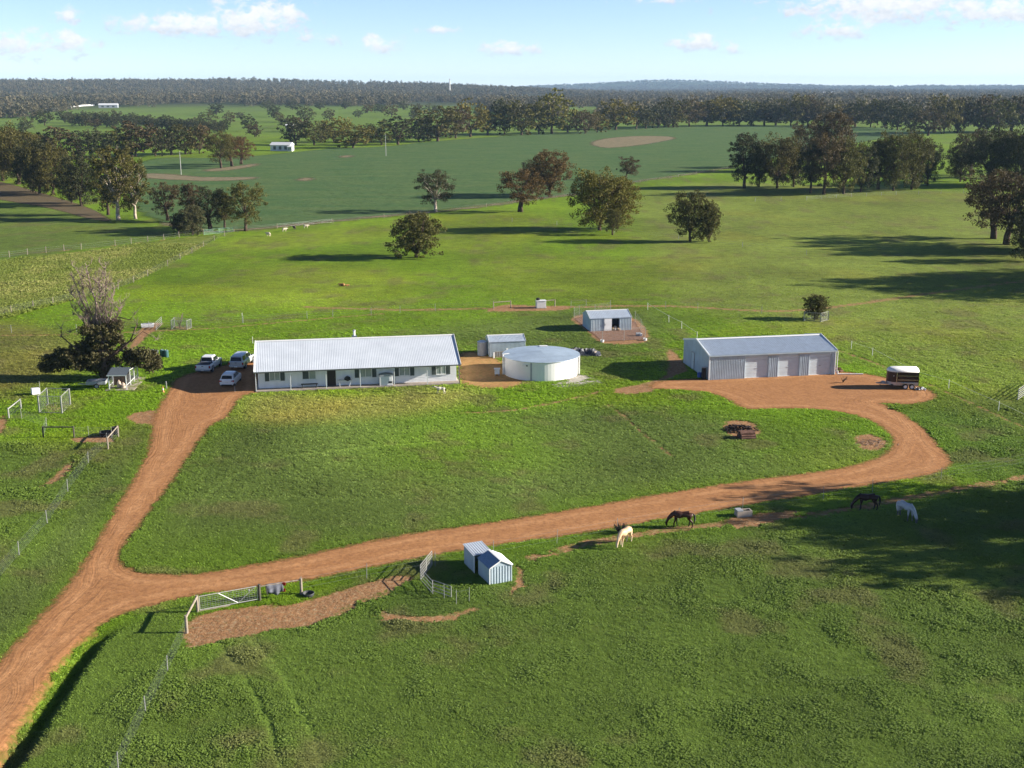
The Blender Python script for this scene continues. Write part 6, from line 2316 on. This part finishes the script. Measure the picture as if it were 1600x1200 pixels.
# white trough left
q = thing('white_trough', 'white plastic water trough beside the half dead tree', 'trough', spot(231, 511), R(15))
b = MB().prism([(-.85, 0), (.85, 0), (.95, .5), (-.95, .5)], -.4, .4, 'y')
b.build('basin', M_WHITEP, q, False, .03)
MB().box(-.6, .6, -.3, .3, .502, .56).build('float_cover', M_GREYP, q)
q = thing('white_trough', 'white box with thin post beside the tree guard on the left', 'trough', spot(56, 617), R(30))
MB().box(-.45, .45, -.35, .35, .1, .8).build('box', M_WHITEP, q, False, .05)
MB().tube((.5, .1, 0), (.5, .1, 1.5), .025, .025, 6).build('post', M_STAR, q)
MB().box(-.35, .35, -.3, .3, 0, .1).build('foot', M_SLAB, q)
# traffic cone, bollard, stake
q = thing('traffic_cone', 'faded orange traffic cone at the edge of the driveway', 'cone', spot(255, 613))
lathe([(.19, 0), (.17, .04), (.12, .05), (.085, .3)], 14).build('cone', mat('faded orange', (.75, .30, .13), .7), q, True)
lathe([(.083, .3), (.06, .48)], 14).build('band', M_WHITEP, q, True)
lathe([(.058, .48), (.03, .7), (0, .7)], 14).build('tip', bpy.data.materials['faded orange'], q, True)
q = thing('tap_post', 'short pale post with tap beside the traffic cone', 'post', spot(260, 607))
MB().box(-.06, .06, -.06, .06, 0, .85).build('post', M_POSTW, q)
MB().tube((0, -.05, .7), (.0, -.2, .66), .025, .025, 6).build('tap', M_CHROME, q)
q = thing('solar_stake', 'dark garden lamp on a stake at the rear of the hatchback', 'lamp', spot(367, 612))
MB().tube((0, 0, 0), (0, 0, .65), .025, .025, 6).build('stake', M_GREYP, q)
lathe([(0, .65), (.14, .66), (.16, .9), (.05, .98), (0, .98)], 10).build('head', M_BLACK, q, True)
for i, (px, py, h, lb) in enumerate([(395, 537, .9, 'short white peg in the grass left of the house roof'), (379, 505, 1.5, 'tall white electric standard behind the pickups')]):
    q = thing('white_peg', lb, 'peg', spot(px, py))
    MB().tube((0, 0, 0), (0, 0, h), .035, .03, 7).build('shaft', M_TAPE, q)
    MB().tube((0, 0, h), (0, 0, h + .06), .05, .03, 7).build('cap', M_TAPE, q)
# blue-green row of drums
q0 = spot(249, 558)
M_DRUM = mat('blue-green plastic', (.045, .13, .14), .5, 0, .2, 4)
for i, (dx, dy, lb) in enumerate([(-.9, .2, 'leftmost dark drum in the row behind the tree'), (-.3, -.1, 'second dark drum in the row behind the tree'), (.35, .15, 'third drum in the row, greener than the first two'), (.95, -.05, 'rightmost blue-green drum in the row behind the tree')]):
    q = thing('plastic_drum', lb, 'drum', q0 + Vector((dx, dy, 0)), i, 'row of drums behind the tree')
    lathe([(0, 0), (.26, 0), (.29, .08), (.28, .4), (.31, .42), (.28, .45), (.29, .85), (.24, .95), (0, .95)], 14).build('body', M_DRUM if i > 1 else M_DARKTRIM, q, True)
    MB().tube((.1, 0, .95), (.1, 0, 1.0), .05, .05, 8).build('cap', M_WHITEP, q)


# ------------------------------------------------------------------ aviary and trailer under the half dead tree
def aviary():
    p = spot(171, 609.5)
    o = thing('aviary', 'small wire aviary with dark skillion roof beside the half dead tree', 'aviary', p, R(4))
    W, D = 1.95, 5.6
    MB().box(-.4, W + .9, -.35, D + .4, -.05, .06).build('slab', M_SLAB, o)
    for x in (0, W):
        for y, h in ((0, 1.75), (1.9, 2.1), (3.8, 1.7), (D, 1.6)):
            MB().box(x - .045, x + .045, y - .045, y + .045, .06, h).build('post', M_TRIM, o)
    MB().corr((-.15, -.25, 1.78), (W + .3, 0, 0), (0, 2.3, .42), .2, .025).build('roof', mat('dark steel roof', (.13, .16, .19), .4, .3), o)
    MB().bar((-.15, -.27, 1.76), (W + .15, -.27, 1.76), .03, .1).build('fascia', M_TRIM, o)
    for x in (0, W):
        MB().bar((x, 1.9, 1.9), (x, D, 1.58), .05, .06).build('rail', M_TRIM, o)
        MB().bar((x, 0, .5), (x, D, .5), .04, .05).build('rail', M_TRIM, o)
        m_ = MB()
        for k in range(26):
            y = .1 + k * (D - .2) / 25
            m_.tube((x, y, .06), (x, y, 1.6), .006, .006, 4, False)
        for k in range(8):
            m_.tube((x, 0, .2 + k * .19), (x, D, .2 + k * .19), .006, .006, 4, False)
        m_.build('mesh', M_MESH, o)
    m_ = MB()
    for k in range(10):
        m_.tube((.1 + k * .19, D, .06), (.1 + k * .19, D, 1.6), .006, .006, 4, False)
    m_.build('mesh', M_MESH, o)
    MB().box(.02, W - .02, 1.88, 1.92, .06, 2.05).build('back_screen', mat('brown hessian', (.17, .12, .09), .9, 0, .4, 3), o)
    Mx = Matrix.Translation(p) @ Matrix.Rotation(R(4), 4, 'Z')
    for i, (x, y, z, lb) in enumerate([(.9, .9, .06, 'pale feed sack slumped inside the aviary front'), (1.45, .6, .06, 'smaller pale sack at the right of the aviary front')]):
        s_ = thing('feed_sack', lb, 'sack', Mx @ Vector((x, y, z)), i)
        k = 1 - .25 * i
        lathe([(0, .8 * k), (.12, .78 * k), (.2, .66 * k), (.27, .3 * k), (.25, .05), (0, 0)], 10).build('sack', mat('pale sack', (.62, .48, .38), .9, 0, .2, 6) if i == 0 else bpy.data.materials['pale sack'], s_, True)
        MB().tube((0, 0, .78 * k), (0, 0, .9 * k), .06, .1, 8).build('neck', bpy.data.materials['pale sack'], s_)
    t = thing('box_trailer', 'grey box trailer parked in the shade under the half dead tree', 'trailer', spot(152, 605), R(188))
    MB().box(-1.1, 1.1, -.7, .7, .45, .5).build('floor', M_STAR, t)
    for a in ((-1.1, 1.1, -.7, -.66), (-1.1, 1.1, .66, .7), (-1.1, -1.06, -.655, .655), (1.06, 1.1, -.655, .655)):
        MB().box(a[0], a[1], a[2], a[3], .501, .85).build('side', M_GREYP, t)
    for s_ in (-1, 1):
        MB().bar((1.1, s_ * .4, .46), (2.1, 0, .46), .06, .08).build('drawbar', M_STAR, t)
        q = bpy.data.objects.new('wheel', None)
        COL.objects.link(q)
        q.parent = t
        q.location = (-.1, s_ * .82, .32)
        q.rotation_euler = (R(90), 0, 0)
        lathe([(.2, -.09), (.3, -.09), (.32, 0), (.3, .09), (.2, .09)], 16).build('tyre', M_BLACK, q, True)
        lathe([(0, .03), (.2, .05), (.2, -.05), (0, -.03)], 16).build('rim', M_GREYP, q, True)


aviary()


# ------------------------------------------------------------------ half dead tree
def dead_tree():
    random.seed(44)
    global RNG
    RNG = np.random.default_rng(44)
    p = spot(166, 592)
    o = thing('half_dead_tree', 'huge half-dead tree with bare grey crown and leafy skirt by the aviary', 'tree', p)
    s = depth_at(p) / F
    tr = MB()
    for off in ((-.25, 0), (.2, .1), (.0, -.2)):
        tr.chain([(off[0], off[1], -.3), (off[0] * 1.3, off[1], 2.2), (off[0] * 2, off[1], 4.5)], [.45, .34, .26], 9)
    # low crooked limbs
    for pts, r in [([(-.4, 0, 2.2), (-2.3, -.3, 3.0), (-4.2, -.5, 3.3), (-5.6, -.6, 2.7)], .2), ([(-1.9, -.3, 2.9), (-3.6, 0, 4.0), (-5.0, .2, 5.2), (-4.9, .2, 6.2)], .12), ([(.3, 0, 2.4), (2.0, -.2, 3.6), (3.4, -.3, 4.8), (4.3, -.2, 6.8)], .22),
                   ([(2.0, -.2, 3.6), (3.6, -.5, 3.1), (5.0, -.5, 2.2)], .15), ([(-.5, 0, 5.0), (-2.2, .2, 6.5), (-3.9, .2, 5.7)], .1), ([(-.6, 0, 6.2), (-2.0, 0, 7.6), (-3.2, 0, 7.9)], .09), ([(.6, 0, 6.0), (1.8, 0, 7.6), (3.4, .1, 7.2), (4.0, .1, 7.9)], .1),
                   ([(3.4, -.3, 4.6), (4.8, 0, 5.8), (6.4, 0, 4.9)], .07)]:
        n = len(pts)
        tr.chain(pts, [r * (1 - .75 * i / (n - 1)) for i in range(n)], 6)
    tr.build('trunk', mat('red-grey bark', (.15, .10, .075), .9, 0, .35, 2, .05, .1), o, True)
    dw = MB()
    for base, top, r in [((-.5, 0, 4.2), (-3.0, .3, 12.4), .17), ((.0, 0, 4.3), (-1.2, -.2, 14.0), .19), ((.3, .1, 4.3), (.9, .2, 13.4), .16), ((-.3, .1, 4.5), (-2.1, -.6, 13.5), .12), ((.4, 0, 4.6), (2.0, -.3, 11.2), .11), ((.1, .2, 5), (-.1, .9, 12.8), .11),
                         ((-.1, .3, 4.6), (-3.6, .8, 10.4), .10), ((.6, 0, 4.8), (2.5, .5, 9.2), .09), ((-.4, -.2, 4.6), (-3.0, -.8, 9.0), .09), ((0, -.2, 5), (.4, -.9, 12), .1)]:
        pts = wobble(base, top, 6, .025)
        dw.chain(pts, [r * (1 - .13 * i) for i in range(7)], 6)
        for k in range(24):
            t = random.uniform(.22, 1.0)
            i = min(5, int(t * 6))
            q = pts[i].lerp(pts[i + 1], t * 6 - i)
            a = random.uniform(0, 6.28)
            ln = random.uniform(.7, 2.2) * (1.15 - .55 * t)
            d_ = Vector((math.cos(a) * .75, math.sin(a) * .75, random.uniform(.5, 1.3))).normalized()
            e = q + d_ * ln
            md = q.lerp(e, .5) + Vector((random.uniform(-.1, .1), random.uniform(-.1, .1), -.08))
            dw.chain([q, md, e], [.05, .035, .012], 4)
            for j in range(5):
                f_ = md.lerp(e, random.uniform(0, 1))
                g_ = f_ + Vector((random.uniform(-.5, .5), random.uniform(-.5, .5), random.uniform(.05, .7)))
                dw.tube(f_, g_, .022, .009, 3, False)
                dw.tube(f_.lerp(g_, .6), f_.lerp(g_, .6) + Vector((random.uniform(-.3, .3), random.uniform(-.3, .3), random.uniform(0, .35))), .011, .005, 3, False)
    for e0 in [(-4.9, .2, 6.2), (-3.9, .2, 5.7), (-3.2, 0, 7.9), (4.3, -.2, 6.8), (4.0, .1, 7.9), (6.4, 0, 4.9), (4.1, -.3, 5.6), (-5.0, .2, 5.2)]:
        e0 = Vector(e0)
        for k in range(9):
            d_ = Vector((random.uniform(-1, 1), random.uniform(-.6, .6), random.uniform(-.2, 1))) * random.uniform(.4, 1.2)
            dw.chain([e0 - d_ * .2, e0 + d_ * .5, e0 + d_ + Vector((0, 0, .1))], [.03, .02, .007], 4)
    dw.build('dead_branches', M_DEAD, o)
    lob = []
    for x, z, r in [(-6.9, 1.5, .8), (-6.2, 2.3, 1.0), (-5.2, 2.7, 1.1), (-5.4, 1.7, .9), (-4.2, 2.9, .9), (-3.3, 3.3, 1.0), (-2.6, 2.5, 1.1), (-2.2, 3.9, 1.0), (-1.4, 2.9, 1.2), (-1.3, 1.9, .9), (-.5, 1.6, 1.0), (-.4, 3.4, 1.3), (.4, 2.5, .9), (-.9, 4.9, 1.0), (.4, 4.4, 1.2), (-1.3, 6.1, .8), (.9, 5.6, 1.0), (1.6, 4.6, .9),
                    (1.5, 6.5, .7), (3.0, 3.0, .7), (3.8, 2.7, 1.0), (4.6, 2.4, 1.1), (5.4, 1.9, .9), (4.9, 3.2, .8), (5.9, 1.5, .7), (-.6, .9, .8), (.2, .8, .7), (-1.6, 4.6, 1.2), (.2, 5.6, 1.3), (-.4, 6.6, 1.0), (1.2, 3.6, 1.2), (-3.6, 2.2, 1.1), (-4.8, 2.1, 1.1), (4.2, 1.8, 1.1), (5.2, 2.7, 1.0), (3.4, 2.2, .9), (-2.0, 1.8, 1.0), (.9, 1.6, 1.0), (-6.2, 1.7, 1.0)]:
        lob.append(((x, random.uniform(-1.1, 1.1), z), r * 1.12))
    cm = crown_mesh('foliage', lob, 22, 34, .30, .46)
    cm.materials.append(M_LEAF)
    c = link('foliage', cm, None, o)
    c.color = (.082, .075, .030, 1)


dead_tree()

# ------------------------------------------------------------------ wood pile, fire ring and odds
q = thing('log_stack', 'neat stack of sawn pink-brown logs beside the fire ring', 'firewood', spot(1166, 684), R(8))
ML2 = mat('sawn log', (.17, .085, .06), .9, 0, .35, 4, .02)
lg = MB().tube((-.75, 0, 0), (.75, 0, 0), .125, .115, 8).build('log', ML2, q)
first = True
for lay, nlog in enumerate((6, 5, 4)):
    for i in range(nlog):
        l_ = lg if first else lg.copy()
        if not first:
            COL.objects.link(l_)
            l_.parent = q
        first = False
        l_.location = (random.uniform(-.12, .12), (i - (nlog - 1) / 2) * .245, .13 + lay * .215)
        l_.rotation_euler = (random.uniform(0, 3), random.uniform(-.03, .03), random.uniform(-.06, .06))
q = thing('burnt_heap', 'dark heap of charred branches in the fire ring', 'fire heap', spot(1155, 672))
MC = mat('charred wood', (.035, .022, .02), .95, 0, .4, 6)
for i in range(80):
    a, r_ = random.uniform(0, 6.28), random.uniform(0, 1.7)
    x, y = r_ * math.cos(a) * 1.1, r_ * math.sin(a) * .9
    z = .05 + (1.75 - r_) * .3 * random.random()
    b_ = random.uniform(0, 6.28)
    MB().tube((x - .35 * math.cos(b_), y - .35 * math.sin(b_), z), (x + .35 * math.cos(b_), y + .35 * math.sin(b_), z + random.uniform(-.03, .15)), .06, .035, 5).build('branch', MC, q)
q = thing('twig_scatter', 'flat grey scatter of dry twigs near the driveway bend', 'twigs', spot(1362, 692))
for i in range(40):
    x, y, b_ = random.gauss(0, .9), random.gauss(0, .8), random.uniform(0, 6.28)
    MB().tube((x, y, .03), (x + .55 * math.cos(b_), y + .55 * math.sin(b_), .06), .025, .012, 4).build('twig', M_DEAD, q)
q = thing('junk_heap', 'small heap of white and black scraps behind the horse float', 'junk', spot(1440, 609))
for i in range(7):
    z = MB().box(-.3, .3, -.1, .1, 0, .14).build('scrap', (M_WHITEP, M_BLACK, M_GREYP)[i % 3], q, False, .03)
    z.location = (random.uniform(-.6, .6), random.uniform(-.4, .4), random.uniform(0, .12))
    z.rotation_euler = (random.uniform(-.4, .4), random.uniform(-.4, .4), random.uniform(0, 3))
q = thing('dry_plant', 'small dark bare plant on the dirt between shed and horse float', 'plant', spot(1317, 598))
tw = MB()
for i in range(22):
    a = random.uniform(0, 6.28)
    tw.chain([(0, 0, 0), (math.cos(a) * .25, math.sin(a) * .25, .4), (math.cos(a) * .5, math.sin(a) * .5, random.uniform(.4, .9))], [.025, .018, .008], 4)
tw.build('stems', M_POSTD, q)
q = thing('dark_shrub', 'dark dead shrub in the clover just behind the palomino', 'shrub', spot(970, 833))
tw = MB()
for i in range(70):
    a, t_ = random.uniform(0, 6.28), random.uniform(.2, .65)
    tw.chain([(math.cos(a) * .1, math.sin(a) * .1, 0), (math.cos(a) * t_ * .6, math.sin(a) * t_ * .6, .35), (math.cos(a) * t_, math.sin(a) * t_, random.uniform(.4, .95))], [.03, .025, .015], 4)
tw.build('stems', M_POSTD, q)

# ------------------------------------------------------------------ far buildings, pole, mast
def far_building(label, px, py, L, D, h, rz, wall_m, roof_m, cat='building', name='farm_building'):
    p = spot(px, py)
    o = thing(name, label, cat, p, rz)
    MB().box(-L / 2, L / 2, 0, D, -1, h).build('wall', wall_m, o)
    MB().prism([(-.4, h), (D + .4, h), (D / 2, h + D * .2)], -L / 2 - .3, L / 2 + .3, 'x').build('roof', roof_m, o)
    for k in range(3):
        MB().box(-L / 2 + L * (.15 + .28 * k), -L / 2 + L * (.28 + .28 * k), -.06, -.01, h * .25, h * .8).build('opening', M_DARKTRIM, o)
    return o


M_FARW = mat('white far wall', (.74, .74, .72), .6)  # plain white paint shared by distant walls, rail and tower
M_FARR = mat('pale far roof', (.66, .68, .70), .5)
M_FARRED = mat('red tile roof', (.34, .12, .07), .8)
far_building('white shed with pale roof at the left crop corner', 438, 236, 11, 7, 3.2, R(-8), M_FARW, M_FARR)
far_building('small white tank shed right of the white crop shed', 453, 236.5, 2.2, 2.2, 2.4, R(-8), M_FARW, M_FARR)
far_building('tiny white farm shed among trees in the far paddock', 453, 201, 7, 5, 2.6, R(5), M_FARW, M_FARR)
far_building('long grey shed at the far left hillside field', 169, 168.5, 30, 14, 4.5, R(12), mat('grey far wall', (.36, .40, .45), .6), M_FARR)
far_building('tiny white building at the edge of the far woods', 517, 161.5, 12, 8, 5, 0, M_FARW, M_FARR)
far_building('low house with pale red roof in the far valley', 893, 160.5, 36, 15, 6, R(10), M_FARW, mat('pale pink roof', (.60, .42, .38), .7))
far_building('second red roofed house in the far valley', 906, 159.5, 26, 14, 5, R(-10), M_FARRED, M_FARRED)
far_building('white roofed buildings in the woods to the right', 1297, 148.5, 50, 24, 8, R(4), M_FARW, M_FARR)
far_building('white roof high on the wooded left ridge', 360, 134.5, 60, 24, 9, 0, M_FARW, M_FARR)
far_building('white roof in the woods below the left ridge', 255, 142, 50, 22, 9, 0, M_FARW, M_FARR)
wl = thing('white_rail_fence', 'long white rail curving up the far left field', 'fence', spot(30, 175))
wp = [spot(*q_) for q_ in [(30, 175), (75, 171.5), (105, 168.5), (130, 166.6), (148, 166.2)]]
for a, b_ in zip(wp[:-1], wp[1:]):
    MB().bar(a - wp[0] + Vector((0, 0, 1.2)), b_ - wp[0] + Vector((0, 0, 1.2)), .3, 2.2).build('rail', M_FARW, wl)
q = thing('power_pole', 'tall pale power pole standing in the left of the crop', 'pole', spot(283, 273))
MB().tube((0, 0, 0), (0, 0, 9.2), .16, .11, 8).build('pole', M_POSTW, q)
MB().box(-.9, .9, -.06, .06, 8.6, 8.75).build('crossarm', M_POST, q)
q = thing('power_pole', 'thin pale power pole in the middle of the crop', 'pole', spot(603, 244))
MB().tube((0, 0, 0), (0, 0, 11), .15, .1, 8).build('pole', M_POSTW, q)
MB().box(-.9, .9, -.06, .06, 10.2, 10.4).build('crossarm', M_POST, q)
q = thing('radio_tower', 'slim white communications tower rising above the far woods', 'tower', spot(703, 153))
s_ = depth_at(q.location) / F
MB().tube((0, 0, 0), (0, 0, 23 * s_), 1.9 * s_ * .5, 1.3 * s_ * .5, 8).build('mast', M_FARW, q)
MB().box(-1.2 * s_, 1.2 * s_, -.5, .5, 21.5 * s_, 22.6 * s_).build('headframe', M_FARW, q)


# ------------------------------------------------------------------ the air
hb = MB().box(-15500, 15500, -800, 15800, -12, 150)
HAZE = hb.build('haze', None)
hm = bpy.data.materials.new('haze')
hm.use_nodes = True
hm.node_tree.nodes.clear()
ho = hm.node_tree.nodes.new('ShaderNodeOutputMaterial')
hv = hm.node_tree.nodes.new('ShaderNodeVolumePrincipled')
hv.inputs['Color'].default_value = (.46, .69, 1.0, 1)
hv.inputs['Density'].default_value = 4.4e-5
hv.inputs['Anisotropy'].default_value = 0.0
hm.node_tree.links.new(hv.outputs[0], ho.inputs['Volume'])
HAZE.data.materials.append(hm)
HAZE['kind'] = 'stuff'
HAZE['label'] = 'pale blue haze softening the far hills'
HAZE['category'] = 'haze'
